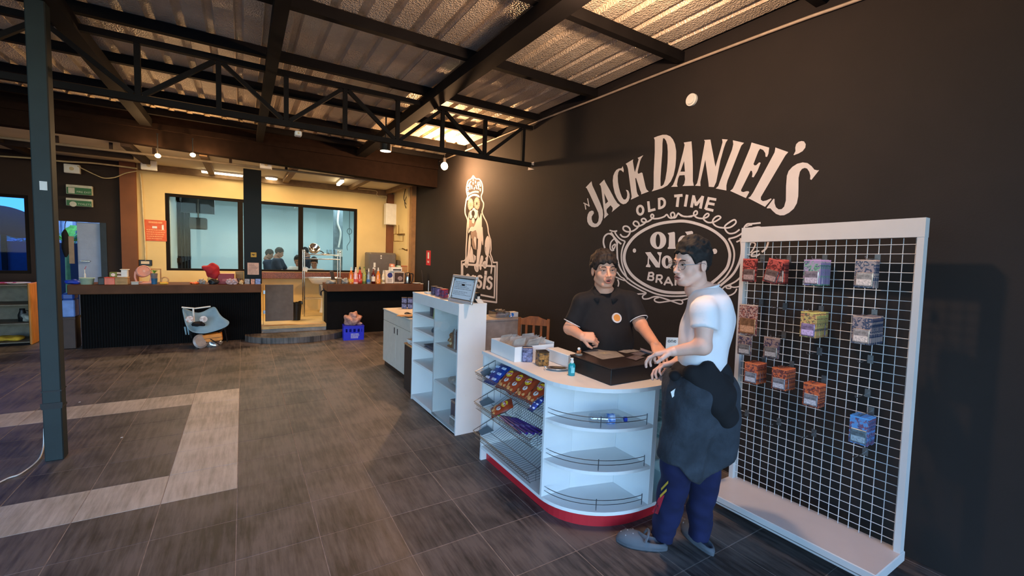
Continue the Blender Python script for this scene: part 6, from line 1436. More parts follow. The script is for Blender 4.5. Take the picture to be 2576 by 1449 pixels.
WL = mat('cream_label', (228, 214, 196), 0.6, var=0.15, scale=60)
bottle(883, 8.42, 0.31, 0.045, 'pump', 'orange pump bottle at the left of the bottle row', liq('orange', (204, 110, 40)), M_wplastic, mat('yellow_label', (226, 170, 70), 0.6, var=0.2, scale=50))
bottle(894.5, 8.42, 0.31, 0.043, 'pump', 'white and pink pump bottle second in the bottle row', liq('pinkwhite', (226, 178, 170)), M_wplastic, mat('pink_label', (210, 90, 90), 0.6, var=0.2, scale=50))
bottle(905, 8.44, 0.32, 0.044, 'round', 'red round-bodied bottle with a dark cap', liq('red', (190, 56, 44)), M_plasticblk, mat('red_label', (200, 110, 90), 0.6, var=0.2))
bottle(916, 8.46, 0.32, 0.036, 'wine', 'tall pale green clear bottle in the bottle row', liq('pale_green', (150, 160, 84)), liq('green_cap', (110, 130, 70)), mat('green_label', (176, 176, 90), 0.6))
bottle(927, 8.40, 0.29, 0.036, 'pump', 'clear bottle with a blue label in the bottle row', liq('clearblue', (130, 140, 150)), M_wplastic, mat('blue_label', (60, 110, 170), 0.6, var=0.2, scale=50))
bottle(939, 8.44, 0.31, 0.037, 'wine', 'dark red bottle with a round cream label', liq('dark_red', (90, 24, 24)), M_wplastic, WL)
bottle(951, 8.40, 0.31, 0.046, 'pump', 'orange pump bottle at the right of the bottle row', liq('orange2', (222, 130, 50)), M_wplastic, mat('orange_label', (232, 150, 80), 0.6, var=0.2, scale=50))
bottle(922.5, 8.55, 0.26, 0.03, 'wine', 'black bottle standing behind the bottle with the blue label', liq('black_b', (28, 26, 26)), M_plasticblk)
bottle(964, 8.44, 0.26, 0.035, 'pump', 'cream and blue milk bottle right of the last orange bottle', liq('milk', (222, 212, 180)), M_wplastic, mat('milk_label', (60, 80, 150), 0.6, var=0.3, scale=50, col2=(230, 200, 60)))
def boxy(name, label, cat, px, Y, w_, d_, h_, m, z=CTT, rz=0.0, part='box_body', lid=None, group=None):
    q = at(px, Y, z); t = thing(name, label, cat, q, rz, group); MB().rb((-w_/2, -d_/2, 0), (w_/2, d_/2, h_-(0.006 if lid else 0)), 0.005).build(part, m, t)
    if lid: MB().rb((-w_/2-.004, -d_/2-.004, h_-0.0055), (w_/2+.004, d_/2+.004, h_), 0.002).build('lid', lid, t)
    return t
t = boxy('carton_box', 'white box with blue and grey printing behind the milk bottle', 'box', 978, 8.58, 0.16, 0.12, 0.25, mat('white_print_box', (214, 206, 196), 0.5))
MB().cyl((0.005, -0.0605, 0.16), (0.005, -0.062, 0.16), 0.05, n=18).build('round_print', mat('navy_print', (34, 44, 110), 0.5), t); MB().rb((-0.04, -0.0615, 0.02), (0.045, -0.0602, 0.09), 0.004).build('grey_print', mat('grey_print', (176, 168, 160), 0.6), t)
t = boxy('carton_box', 'cream box with a coffee picture left of the kettle', 'box', 1001, 8.56, 0.21, 0.14, 0.235, mat('cream_print_box', (196, 180, 160), 0.5))
MB().bb((-0.09, -0.0712, 0.03), (0.09, -0.0702, 0.21)).build('dark_picture', mat('coffee_print', (60, 42, 34), 0.5, var=0.5, scale=30), t); MB().ell((0.02, -0.071, 0.10), (0.05, 0.003, 0.045)).build('cup_print', mat('cup_print', (150, 130, 124), 0.5, var=0.3, scale=40), t)
t = boxy('printer', 'small white printer lying on the cream coffee box', 'printer', 994, 8.56, 0.22, 0.17, 0.085, M_wplastic, z=CTT+0.236); MB().bb((-0.07, -0.0865, 0.02), (0.09, -0.0852, 0.045)).build('paper_slot', M_plasticblk, t)
t = boxy('small_box', 'pink and orange packet on top of the white printer', 'packet', 985, 8.55, 0.09, 0.08, 0.06, mat('pinkish_box', (206, 130, 100), 0.5, var=0.3, scale=30), z=CTT+0.322); MB().bb((-0.03, -0.0412, 0.015), (0.01, -0.0402, 0.045)).build('label', WL, t)
t = boxy('small_box', 'green and white packet on top of the white printer', 'packet', 1002, 8.55, 0.075, 0.07, 0.03, mat('mintbox', (150, 190, 160), 0.5), z=CTT+0.322); MB().bb((-0.02, -0.0362, 0.008), (0.02, -0.0352, 0.022)).build('label', WL, t)
boxy('carton_box', 'brown cardboard box behind the white printer', 'box', 1014, 8.74, 0.13, 0.12, 0.34, M_card, lid=mat('red_lid', (190, 40, 36), 0.5))
t = thing('kettle', 'stainless steel kettle with black handle on the right bar', 'kettle', at(1025.5, 8.48))
MB().lathe([(0, 0), (0.062, 0), (0.064, 0.02), (0.058, 0.12), (0.048, 0.2), (0.044, 0.205)], n=22).build('kettle_body', mat('dark_chrome', (150, 140, 132), 0.2, metal=1.0), t, smooth=True)
MB().lathe([(0.046, 0.206), (0.04, 0.218), (0, 0.224)], n=18).lathe([(0.068, 0.0), (0.068, 0.018), (0.06, 0.02)], n=18).build('lid_and_base', M_plasticblk, t)
MB().tube(catmull([(0.045, 0, 0.195), (0.1, 0, 0.19), (0.105, 0, 0.12), (0.095, 0, 0.05), (0.06, 0, 0.03)]), 0.011, 8).build('handle', M_plasticblk, t, smooth=True)
MB().prism([(-0.05, 0.16), (-0.07, 0.2), (-0.045, 0.2)], -0.012, 0.012, Matrix.Rotation(PI/2, 4, 'X')).build('spout', M_chrome, t)
t = thing('small_plate', 'small white plate right of the kettle', 'plate', at(1048, 8.46)); MB().lathe([(0, 0), (0.05, 0), (0.085, 0.012), (0.085, 0.016), (0.05, 0.005), (0, 0.004)], n=20).build('plate_disc', M_wplastic, t)
t = thing('table_card', 'dark printed card standing at the far right end of the bar', 'sign', at(1064, 8.42), 1.25); MB().bb((-0.07, -0.002, 0), (0.07, 0.002, 0.27), TR(rx=-0.12)).build('card_panel', mat('dark_print_card', (70, 48, 40), 0.5, var=0.6, scale=30), t); MB().bb((-0.07, -0.01, 0), (0.07, 0.05, 0.004)).build('card_foot', M_wplastic, t)
def cup(name, label, px, Y, r, h_, m, z=CTT, part='cup_body'):
    t = thing(name, label, 'cup', at(px, Y, z)); MB().lathe([(0, 0), (r*.75, 0), (r, h_), (r*.93, h_), (r*.7, 0.006), (0, 0.006)], n=18).build(part, m, t); return t
t = cup('paper_cup', 'brown paper cup left of the drink bottles', 853, 8.42, 0.042, 0.10, mat('brown_cup', (116, 92, 72), 0.6)); MB().lathe([(0, 0.1), (0.045, 0.1), (0.045, 0.11), (0, 0.112)], n=16).build('cup_lid', mat('lid_grey', (200, 190, 180), 0.5), t)
lump('bag_lump', 'crumpled clear plastic bag left of the orange bottle', 'bag', at(868, 8.45, CT-0.002), (0.07, 0.06, 0.06), M_bag, 1, 'bag_film')
lump('bag_lump', 'crumpled clear plastic bag at the left end of the right bar', 'bag', at(832, 8.45, CT-0.002), (0.09, 0.07, 0.045), M_bag, 7, 'bag_film')
t = thing('tablet_stand', 'dark tablet leaning on a stand at the left of the right bar', 'tablet', at(841, 8.5), 0.9); MB().rb((-0.06, -0.005, 0), (0.06, 0.005, 0.24), 0.006, TR(rx=-0.25)).build('tablet_body', mat('dark_tablet', (52, 54, 66), 0.25), t); MB().bb((-0.03, 0.0, 0.0), (0.03, 0.1, 0.01)).build('stand_foot', M_plasticblk, t)
t = thing('tap', 'black tap hanging at the left end of the right bar', 'tap', (1.262, 8.5, 0.80)); MB().tube(catmull([(0.02, 0, 0.0), (-0.03, 0, 0.02), (-0.06, 0, -0.01), (-0.062, 0, -0.06)]), 0.012).build('tap_spout', M_plasticblk, t); MB().cyl((-0.02, 0, 0.02), (-0.02, 0, 0.06), 0.012).build('tap_lever', M_plasticblk, t)
# left bar, from left to right
lump('blue_bag', 'crumpled blue plastic bag at the left end of the left bar', 'bag', at(184, 8.55, CT-0.002), (0.09, 0.08, 0.035), mat('blue_bag', (30, 60, 170), 0.35, var=0.4, scale=14), 3, 'bag_film')
t = thing('plastic_basin', 'pale green oblong plastic basin on the left bar', 'basin', at(219.5, 8.45)); w_ = wd(200, 240)
T = Matrix.Diagonal((1.0, 0.72, 1, 1)); MB().lathe([(0, 0), (w_*.40, 0), (w_*.47, 0.085), (w_*.53, 0.088), (w_*.53, 0.094), (w_*.45, 0.092), (w_*.38, 0.006), (0, 0.006)], n=24, T=T).build('basin_body', mat('pale_green_plastic', (180, 198, 170), 0.45), t, smooth=True)
t = thing('dropper_bottle', 'thin tube standing behind the pale green basin', 'bottle', at(214, 8.66)); MB().lathe([(0, 0), (0.012, 0), (0.012, 0.13), (0.005, 0.15), (0.005, 0.2), (0, 0.205)], n=10).build('tube_body', M_wplastic, t); MB().cyl((0, 0, 0.2), (0.02, 0, 0.25), 0.003).build('straw', mat('red_straw', (190, 50, 50), 0.5), t)
boxy('carton_box', 'black box between the green basin and the pink box', 'box', 258, 8.46, wd(250, 266), 0.14, 0.105, M_black, lid=M_plasticblk)
boxy('carton_box', 'salmon pink box with a lid on the left bar', 'box', 279, 8.45, wd(266, 292), 0.15, 0.105, mat('salmon_box', (224, 116, 90), 0.5), lid=mat('salmon_lid', (236, 90, 80), 0.5))
t = boxy('carton_box', 'brown cardboard box right of the salmon pink box', 'box', 308.5, 8.45, wd(293, 325), 0.15, 0.105, M_card, lid=mat('card_lid', (190, 150, 100), 0.8)); MB().bb((-0.05, -0.0765, 0.035), (0.05, -0.0755, 0.04)).build('tape', mat('card_crease', (120, 90, 56), 0.8), t)
t = boxy('green_pack', 'green and cream packet on top of the salmon pink box', 'packet', 287, 8.5, wd(278, 297), 0.08, 0.07, mat('green_cream_pack', (120, 130, 50), 0.5, var=0.3, scale=20), z=CTT+0.106); MB().cyl((0, -0.0405, 0.033), (0, -0.0415, 0.033), 0.024, n=14).build('round_print', WL, t)
for k in range(3): boxy('small_box', ('lowest', 'middle', 'top')[k]+' flat dark packet in the pile left of the white mug', 'packet', 303, 8.5, 0.06, 0.08, 0.022, (WL, mat('brownpk', (96, 60, 44), 0.5), WL)[k], z=CTT+0.106+0.0225*k, group='flat packets on the cardboard box', lid=None).children
t = boxy('white_tub', 'white square tub left of the pink fan', 'tub', 315, 8.5, wd(307, 323), 0.09, 0.105, M_wplastic, z=CTT+0.106); MB().rb((-0.05, -0.05, 0.1055), (0.05, 0.05, 0.115), 0.004).build('lid', M_wplastic, t)
# pink fan
q = at(361, 8.52); zc_ = wy(358, 683, 8.5).z-CTT; R_ = wd(340, 377)/2
t = thing('desk_fan', 'pink round desk fan tilted upwards on the left bar', 'fan', q, 0.35)
M_pink = mat('pink_plastic', (232, 160, 136), 0.4, var=0.05)
FTm = Matrix.Translation((0, 0, zc_))@Matrix.Rotation(PI/2-0.2, 4, 'X')
n_ = 30; ringp = lambda r_, z_: [(r_*math.cos(2*PI*i/n_), r_*math.sin(2*PI*i/n_), z_) for i in range(n_)]
MB().lathe([(R_*.86, 0.05), (R_, 0.05), (R_*1.02, 0.0), (R_*.96, -0.07), (R_*.6, -0.12), (R_*.2, -0.13), (0, -0.13)], n=30, T=FTm).build('fan_shell', M_pink, t, smooth=True)
MB().tube(ringp(R_*.9, 0.05), R_*.10, 8, True, T=FTm).build('front_ring', M_pink, t, smooth=True)
MB().tube(ringp(R_*.52, 0.045), R_*.035, 6, True, T=FTm).build('grille_ring', M_pink, t)
g = MB()
for k in range(22): a = 2*PI*k/22; g.cyl((0.03*math.cos(a), 0.03*math.sin(a), 0.048), (R_*.86*math.cos(a+.3), R_*.86*math.sin(a+.3), 0.05), 0.0028, n=5, T=FTm)
g.build('grille_spokes', M_pink, t, kind='stuff'); MB().cyl((0, 0, 0.04), (0, 0, 0.056), R_*.2, n=18, T=FTm).build('hub_cap', mat('light_pink', (240, 190, 170), 0.4), t)
for k in range(5):
    a = 2*PI*k/5; MB().add([(0.03*math.cos(a), 0.03*math.sin(a), 0.0), (R_*.8*math.cos(a-.35), R_*.8*math.sin(a-.35), 0.02), (R_*.84*math.cos(a), R_*.84*math.sin(a), 0.0), (R_*.8*math.cos(a+.35), R_*.8*math.sin(a+.35), -0.02)], [(0, 1, 2, 3)], FTm).build('blade', mat('dusky_pink', (190, 116, 96), 0.5), t)
for s_ in (-1, 1): MB().tube(catmull([(s_*R_*1.04, 0, zc_), (s_*R_*1.12, 0, zc_*.55), (s_*R_*.95, 0, 0.03)]), 0.014, 8).build('yoke_arm', M_pink, t, smooth=True)
MB().rb((-R_*1.15, -0.09, 0), (R_*1.15, 0.09, 0.035), 0.012).build('fan_base', M_pink, t); MB().cyl((-R_*.5, -0.08, 0.035), (-R_*.5, -0.08, 0.045), 0.018).build('dial', mat('light_pink', (240, 190, 170), 0.4), t)
boxy('small_box', 'small light grey box in front of the pink fan', 'box', 340, 8.385, 0.085, 0.04, 0.045, mat('light_grey_box', (186, 178, 166), 0.5), lid=M_wplastic)
t = cup('plant_tumbler', 'grey and blue tumbler holding a small green plant', 388.5, 8.45, 0.042, 0.165, mat('grey_tumbler', (120, 110, 106), 0.5)); MB().lathe([(0.0335, 0.002), (0.040, 0.09)], n=18).build('blue_base', mat('teal_blue', (30, 90, 130), 0.5), t)
for k in range(9):
    a = k*0.75; r_ = 0.05+0.02*(k % 3); MB().add([(0, 0, 0), (r_*.5*math.cos(a)-.01*math.sin(a), r_*.5*math.sin(a)+.01*math.cos(a), 0.05), (r_*math.cos(a), r_*math.sin(a), 0.06-0.012*(k % 3)), (r_*.5*math.cos(a)+.01*math.sin(a), r_*.5*math.sin(a)-.01*math.cos(a), 0.05)], [(0, 1, 2, 3)], Matrix.Translation((0, 0, 0.16))).build('leaf', mat('fresh_leaf', (110, 150, 50), 0.5), t)
t = thing('wooden_stand', 'thin wooden frame standing behind the plant tumbler', 'frame', at(394, 8.6))
MB().rb((-0.07, -0.008, 0.0), (-0.055, 0.008, 0.23), 0.003).build('frame_post', M_card, t); MB().rb((0.045, -0.008, 0.0), (0.06, 0.008, 0.23), 0.003).build('frame_post', M_card, t); MB().rb((-0.055, -0.008, 0.215), (0.045, 0.008, 0.23), 0.003).build('frame_rail', M_card, t)
t = thing('tape_dispenser', 'yellow and tan tape dispenser right of the plant tumbler', 'dispenser', at(411, 8.45)); MB().rb((-0.045, -0.025, 0), (0.06, 0.025, 0.035), 0.01).build('dispenser_base', mat('yellow_plastic', (230, 170, 40), 0.4), t); MB().tube([(0.02+0.042*math.cos(a), 0, 0.065+0.042*math.sin(a)) for a in [2*PI*k/18 for k in range(18)]], 0.010, 6, True).build('tape_roll', mat('tan_tape', (196, 150, 96), 0.4), t)
lump('snack_bag', 'orange and red crumpled packet on the left bar', 'packet', at(490, 8.45, CT-0.002), (0.06, 0.05, 0.022), mat('orange_red_pack', (226, 96, 40), 0.4, var=0.4, scale=30), 5, 'packet_film', 0.008)
lump('bag_lump', 'small crumpled clear bag beside the orange packet', 'bag', at(508, 8.48, CT-0.002), (0.05, 0.05, 0.045), M_bag, 9, 'bag_film', 0.008)
q = at(532, 8.48); zb_ = wy(540, 662, 8.5).z-q.z
t = thing('red_sack', 'red cloth bag bulging over a pale sack on the left bar', 'bag', q)
fn = lambda X, Y, Z: np.maximum(smin(sd_ell(X, Y, Z, (0.02, 0, zb_*.60), (0.10, 0.09, zb_*.40)), sd_ell(X, Y, Z, (-0.06, 0, zb_*.78), (0.06, 0.06, 0.045)), 0.03)+wob(X, Y, Z, 34, 0.008, 2), 0.07-Z)
net('red_cloth', fn, (-0.16, -0.13, 0.03), (0.16, 0.13, zb_+0.03), 0.009, mat('dark_red_cloth2', (170, 34, 40), 0.8, var=0.2), t)
fn = lambda X, Y, Z: np.maximum(sd_ell(X, Y, Z, (0.01, 0, 0.06), (0.06, 0.065, 0.10))+wob(X, Y, Z, 40, 0.006, 4), 0.001-Z)
net('pale_sack', fn, (-0.11, -0.11, -0.01), (0.12, 0.11, 0.17), 0.009, mat('pale_sack', (200, 160, 90), 0.7, var=0.3, scale=20), t)
lump('cloth_hat', 'black crumpled hat in front of the red cloth bag', 'hat', at(537, 8.385, CT-0.002), (0.07, 0.035, 0.05), M_plasticblk, 6, 'cap_cloth', 0.008)
t = boxy('tissue_box', 'dark red box right of the red cloth bag', 'box', 569, 8.5, wd(548, 590), 0.12, wy(570, 689, 8.45).z-CTT, mat('maroon_box', (140, 34, 40), 0.45), lid=mat('maroon_lid', (160, 50, 50), 0.45)); MB().bb((-0.05, -0.0612, 0.05), (0.03, -0.0602, 0.085)).build('label', mat('maroon_label', (176, 90, 90), 0.5), t)
for k, px in enumerate((578, 590, 601, 607)):
    nm = ('clear wrapped sweets bag in front of the dark red box', 'crumpled clear bag right of the dark red box', 'small dark pot left of the glossy column', 'small cream twisted packet beside the glossy column')[k]
    if k < 2: lump('sweets_bag', nm, 'bag', at(px, 8.38, CT-0.002), (0.05, 0.03, 0.055), mat('lilac_clear', (190, 160, 160), 0.25, var=0.4, scale=40, alpha=0.85), 3+k, 'bag_film', 0.008)
    elif k == 2: cup('small_pot', nm, px, 8.5, 0.03, 0.09, mat('grey_pot', (110, 90, 80), 0.5))
    else: lump('sweets_bag', nm, 'bag', at(px, 8.40, CT-0.002), (0.03, 0.025, 0.04), mat('cream_twist', (210, 180, 130), 0.5, var=0.3, scale=40), 9, 'bag_film', 0.007)
t = boxy('brown_box', 'brown box standing left of the glossy column', 'box', 603, 8.66, 0.12, 0.08, 0.20, M_card, lid=M_card)
for k, (px, w_, h_, c_) in enumerate(((622, 0.07, 0.085, (150, 146, 150)), (636, 0.055, 0.085, (196, 140, 116)), (649, 0.075, 0.09, (120, 140, 190)))):
    q = at(px, 8.44-0.02*k); t = thing('counter_card', ('grey', 'salmon', 'blue and white')[k]+' small printed card leaning at the foot of the glossy column', 'card', q)
    MB().bb((-w_/2, -0.002, 0), (w_/2, 0.001, h_), TR(rx=-0.15)).build('card_sheet', mat('card%d' % k, c_, 0.5, var=0.4, scale=40), t); MB().bb((-w_/2, 0.0, 0), (w_/2, 0.03, 0.003)).build('card_foot', M_paper, t)

# ================================================================ FLOOR THINGS AT THE BACK
# blue crate with a bag
q = fl(880, 856); t = thing('plastic_crate', 'blue plastic bottle crate on the floor before the right bar', 'crate', (1.66, 7.99, 0), -0.10)
M_crate = mat('blue_crate', (28, 36, 190), 0.35, var=0.06); W_, D2, H_ = 0.165, 0.125, 0.24
def crate_wall(a, b_, ax, cuts):
    # wall with openings: built from strips
    mb = MB(); 
    for c0 in cuts: mb.bb(*c0)
    return mb
for s_ in (-1, 1):
    mb = MB(); y0, y1 = (s_*D2-0.006, s_*D2+0.006); mb.bb((-W_, y0, 0), (W_, y1, 0.145)).bb((-W_, y0, 0.20), (W_, y1, H_))
    for x in (-W_, -0.105, -0.04, 0.03, 0.095, W_-0.03): mb.bb((x, y0, 0.145), (x+0.03, y1, 0.20))
    mb.build('crate_wall', M_crate, t)
    mb = MB(); x0, x1 = (s_*W_-0.006, s_*W_+0.006); mb.bb((x0, -D2+0.006, 0), (x1, D2-0.006, 0.145)).bb((x0, -D2+0.006, 0.20), (x1, D2-0.006, H_))
    for y in (-D2+0.006, -0.05, 0.02, D2-0.036): mb.bb((x0, y, 0.145), (x1, y+0.03, 0.20))
    mb.build('crate_wall', M_crate, t)
MB().bb((-W_, -D2, 0.004), (W_, D2, 0.012)).build('crate_base', M_crate, t)
MB().rb((-W_-0.01, -D2-0.01, H_), (W_+0.01, D2+0.01, H_+0.012), 0.004).build('rim', M_crate, t)
o = lines_mb(0.16, 0.09, 4, 12, 0.6, lw=0.45).build('lettering', M_paper, t); o.rotation_euler = (PI/2, 0, 0); o.location = (0.03, -D2-0.0068, 0.075); o['kind'] = 'stuff'
lump('bottle_bag', 'tied clear plastic bag of reddish rubbish on top of the blue crate', 'bag', (1.66, 7.99, H_+0.011), (0.145, 0.115, 0.12), mat('reddish_clear_bag', (178, 132, 116), 0.42, var=0.35, scale=22, spec=0.6, bump=0.6, bscale=18), 8, 'bag_film', 0.01)
# camping chair
q = fl(520, 868)
t = thing('camp_chair', 'folding camp chair with pale blue fabric beside the left bar', 'chair', (q.x, 8.12, 0)); cx0 = q.x
def cc(px, py, Y=8.12): v = wy(px, py, Y); return Vector((v.x-cx0, v.y-8.12, v.z))
M_cf = mat('pale_blue_fabric', (132, 156, 164), 0.85, var=0.08, scale=8)
rows = [[(457, 773), (470, 776), (500, 792), (528, 774), (541, 769)], [(461, 790), (478, 792), (500, 800), (525, 792), (549, 785)], [(464, 805), (482, 808), (503, 812), (528, 806), (560, 800)], [(468, 820), (488, 826), (507, 830), (532, 822), (581, 808)], [(480, 834), (495, 838), (515, 840), (545, 832), (572, 822)]]
G = [[cc(x, y, 8.22-0.04*i-(0.05 if j in (0, 4) else 0)) for j, (x, y) in enumerate(r)] for i, r in enumerate(rows)]
o = MB().grid(G).build('fabric_seat', M_cf, t, smooth=True); md = o.modifiers.new('sub', 'SUBSURF'); md.levels = md.render_levels = 2; md = o.modifiers.new('so', 'SOLIDIFY'); md.thickness = 0.006
MB().tube([cc(457, 773, 8.15), cc(490, 776, 8.15), cc(530, 771, 8.15)], 0.012).build('white_top_strap', M_wplastic, t); MB().tube([cc(486, 775, 8.13), cc(488, 812, 8.1)], 0.012).build('white_side_strap', M_wplastic, t)
for a, b_, y0, y1 in (((470, 815), (553, 868), 8.2, 8.0), ((574, 818), (498, 878), 8.2, 8.0), ((480, 838), (545, 815), 8.05, 8.2), ((468, 790), (482, 850), 8.2, 8.25), ((560, 800), (572, 860), 8.24, 8.26)):
    MB().tube([cc(*a, y0), cc(*b_, y1)], 0.009).build('frame_tube', M_plasticblk, t)
MB().rb(cc(497, 822, 8.1)-Vector((0, 0.1, 0)), cc(497, 822, 8.1)+Vector((0.001, 0.1, 0.001)), 0.0005).build('arm_rest_link', M_plasticblk, t)
for px, c_ in ((477, (214, 130, 90)), (512, (220, 190, 176))):
    v = cc(px, 803, 8.03); MB().ell(v, (0.05, 0.004, 0.05)).build('printed_patch', mat('patch%d' % px, c_, 0.8, var=0.3, scale=30, col2=(236, 230, 224)), t)
for x in (465, 472): MB().tube([cc(x, 822, 8.1), cc(x+3, 842, 8.08)], [0.014, 0.008]).build('hanging_strap', M_cf, t)
v = wy(500, 815, 8.06)
lump('black_pouch', 'black fabric pouch lying on the seat of the camp chair', 'pouch', (v.x, 8.04, v.z-0.03), (0.085, 0.06, 0.04), mat('black_fabric', (24, 20, 20), 0.9), 2, 'pouch_cloth', 0.008)
v = wy(531, 852, 8.0)
t2 = thing('orange_box', 'orange box held under the camp chair', 'box', (v.x, 8.12, v.z), 0.0); T = TR(ry=-0.10)
MB().rb((-0.14, -0.07, -0.055), (0.14, 0.07, 0.055), 0.004, T).build('box_body', mat('orange_box_m', (216, 130, 40), 0.5), t2); MB().bb((-0.14, -0.0715, -0.006), (0.14, -0.0702, 0.0), T).build('box_seam', M_ink, t2)
v = wy(528, 868, 8.0)
t2 = thing('foil_tray', 'crumpled shiny foil bag on the floor under the camp chair', 'foil', (v.x-0.02, 8.14, 0))
fn = lambda X, Y, Z: np.maximum(sd_ell(X, Y, Z, (0, 0, 0.04), (0.18, 0.09, 0.075))+wob(X, Y, Z, 36, 0.014, 3), 0.001-Z)
net('foil_film', fn, (-0.24, -0.14, -0.004), (0.24, 0.14, 0.15), 0.009, mat('foil_film_m', (200, 196, 190), 0.2, metal=0.85, var=0.1), t2)
t2 = thing('round_mirror_lid', 'grey round lid leaning under the left of the camp chair', 'lid', (wy(505, 860, 8.0).x, 8.02, 0.11), 0.6); MB().lathe([(0, 0), (0.08, 0), (0.105, -0.012), (0.108, -0.008), (0.08, 0.006), (0, 0.006)], n=24, T=Matrix.Rotation(PI/2-0.3, 4, 'X')).build('lid_disc', mat('grey_lid', (150, 148, 146), 0.4, metal=0.3), t2)

# wooden shelf at far left
t = thing('wooden_shelf', 'low open shelf with an orange-brown wooden side left of the green post', 'shelf', (-3.0, 9.4, 0)); sx0 = -3.0
xs = wy(96, 780, 9.4).x-sx0; xi = wy(71, 780, 9.1).x-sx0; zt_ = wy(60, 713, 9.1).z
M_ow = mat('orange_side_wood', (190, 120, 46), 0.5, var=0.15, scale=5, stretch=(1, 5, 1)); M_shelfw = mat('grey_brown_board', (110, 100, 84), 0.7, var=0.15)
MB().rb((xi, -0.3, 0), (xi+0.03, 0.2, zt_), 0.01).build('side_panel', M_ow, t); MB().rb((-1.4, -0.3, 0), (-1.37, 0.2, zt_), 0.01).build('side_panel', M_ow, t)
for k in range(4): z = (0.05, zt_*.36, zt_*.66, zt_-0.02)[k]; MB().bb((-1.37, -0.3, z-0.015), (xi, 0.19, z)).build('shelf_board', M_shelfw, t)
MB().bb((-1.37, 0.19, 0.0), (xi, 0.2, zt_-0.02)).build('back_board', M_shelfw, t)
for k, (px, c_, nm, r_) in enumerate(((45, (200, 196, 190), 'white plate lying on top of the wooden shelf', 0.13), (10, (170, 60, 46), 'red plate lying on top of the wooden shelf near the frame edge', 0.12))):
    v = wy(px, 706, 9.25); t2 = thing('plate', nm, 'plate', (v.x, 9.25, zt_-0.0195)); MB().lathe([(0, 0), (r_*.6, 0), (r_, 0.016), (r_, 0.022), (r_*.6, 0.006), (0, 0.005)], n=22).build('plate_disc', mat('plate%d' % k, c_, 0.4), t2)
v = wy(20, 840, 9.2); lump('yellow_cloth', 'yellow cloth bundle on the bottom board of the wooden shelf', 'cloth', (v.x, 9.28, 0.052), (0.15, 0.12, 0.04), mat('yellow_cloth_m', (190, 150, 40), 0.8, var=0.3), 3, 'cloth_folds', 0.014)
v = wy(52, 775, 9.25); t2 = thing('thermos_jug', 'dark jug on the middle board of the wooden shelf', 'jug', (v.x, 9.3, zt_*.36+0.0005)); MB().lathe([(0, 0), (0.045, 0), (0.05, 0.1), (0.03, 0.16), (0.03, 0.19), (0, 0.19)], n=16).build('jug_body', M_plasticblk, t2, smooth=True); MB().tube(catmull([(0.03, 0, 0.16), (0.08, 0, 0.14), (0.05, 0, 0.06)]), 0.008).build('handle', M_plasticblk, t2)
v = wy(68, 778, 9.2); lump('grey_cloth', 'pale grey cloth hanging beside the dark jug on the shelf', 'cloth', (v.x-0.02, 9.3, zt_*.36+0.001), (0.06, 0.1, 0.07), mat('pale_grey_cloth', (150, 150, 140), 0.9, var=0.2), 6, 'cloth_folds', 0.012)
# dark box with pale blue sack left of the bar
v = fl(175, 885); zt_ = wy(175, 798, 8.6).z; xa_, xb_ = wy(157, 840, 8.6).x, wy(192, 840, 8.6).x
t = thing('brown_bin', 'dark brown square bin between the green post and the left bar', 'bin', ((xa_+xb_)/2, 8.72, 0)); w_ = (xb_-xa_)/2-0.004
MB().rb((-w_, -0.12, 0), (w_, 0.12, zt_-0.001), 0.008).build('bin_body', mat('dark_brown_bin', (70, 46, 36), 0.6), t); MB().rb((-w_-0.004, -0.124, zt_-0.04), (w_+0.003, 0.124, zt_-0.0005), 0.004).build('bin_rim', mat('dark_brown_bin', (70, 46, 36), 0.6), t)
zz = wy(175, 738, 8.6).z
t = thing('water_bucket', 'pale blue plastic bucket with a dark blue top on the brown bin', 'bucket', ((xa_+xb_)/2, 8.70, zt_+0.0005))
MB().rb((-w_, -0.10, 0), (w_-0.002, 0.10, (zz-zt_)*.72), 0.012).build('bucket_body', mat('pale_blue_plastic', (110, 140, 200), 0.45), t); MB().rb((-w_, -0.10, (zz-zt_)*.722), (w_-0.004, 0.10, zz-zt_), 0.02).build('bucket_top', mat('deep_blue_plastic', (40, 74, 150), 0.4), t)
t = thing('hanging_jacket', 'dark jacket and tan strip hanging at the doorway beside the green post', 'jacket', (wy(157, 610, 10.3).x, 10.44, 1.5))
fn = lambda X, Y, Z: sd_ell(X, Y, Z, (0, 0, 0), (0.05, 0.05, 0.26))+wob(X, Y, Z, 20, 0.008, 1)
net('jacket_cloth', fn, (-0.16, -0.12, -0.45), (0.16, 0.12, 0.45), 0.015, mat('black_fabric', (24, 20, 20), 0.9), t); MB().bb((0.045, -0.02, -0.35), (0.11, -0.005, 0.12)).build('tan_strip', mat('tan_cloth', (150, 130, 110), 0.8), t); MB().tube([(0, 0, 0.22), (0, 0.03, 0.33), (0, 0.09, 0.384)], 0.006).build('hanging_loop', M_plasticblk, t)
# white cord by the post
P = [fl(*p, 0.006) for p in ((110, 1118), (107, 1135), (100, 1152), (85, 1168), (62, 1185), (45, 1195), (20, 1203), (-10, 1218))]
t = thing('floor_cord', 'white electric cord curling on the floor left of the green post', 'cord', P[0]); MB().tube([Vector(p)-P[0] for p in catmull([P[0]+Vector((0.0, 0.02, 0.12))]+P, 5)], 0.005, 6).build('cord_run', M_wplastic, t, smooth=True)
for k, (px, py) in enumerate(((306, 1101), (200, 1012))):
    q = fl(px, py, 0.0015); t = thing('litter_scrap', ['tiny white scrap lying on the dark tiles inside the pale band', 'tiny pale scrap on the tiles just beyond the far pale band'][k], 'scrap', q); MB().add([(-.008, -.006, 0), (.009, -.004, 0.001), (.006, .008, .004), (-.006, .006, .002)], [(0, 1, 2, 3)]).build('scrap', M_paper, t)
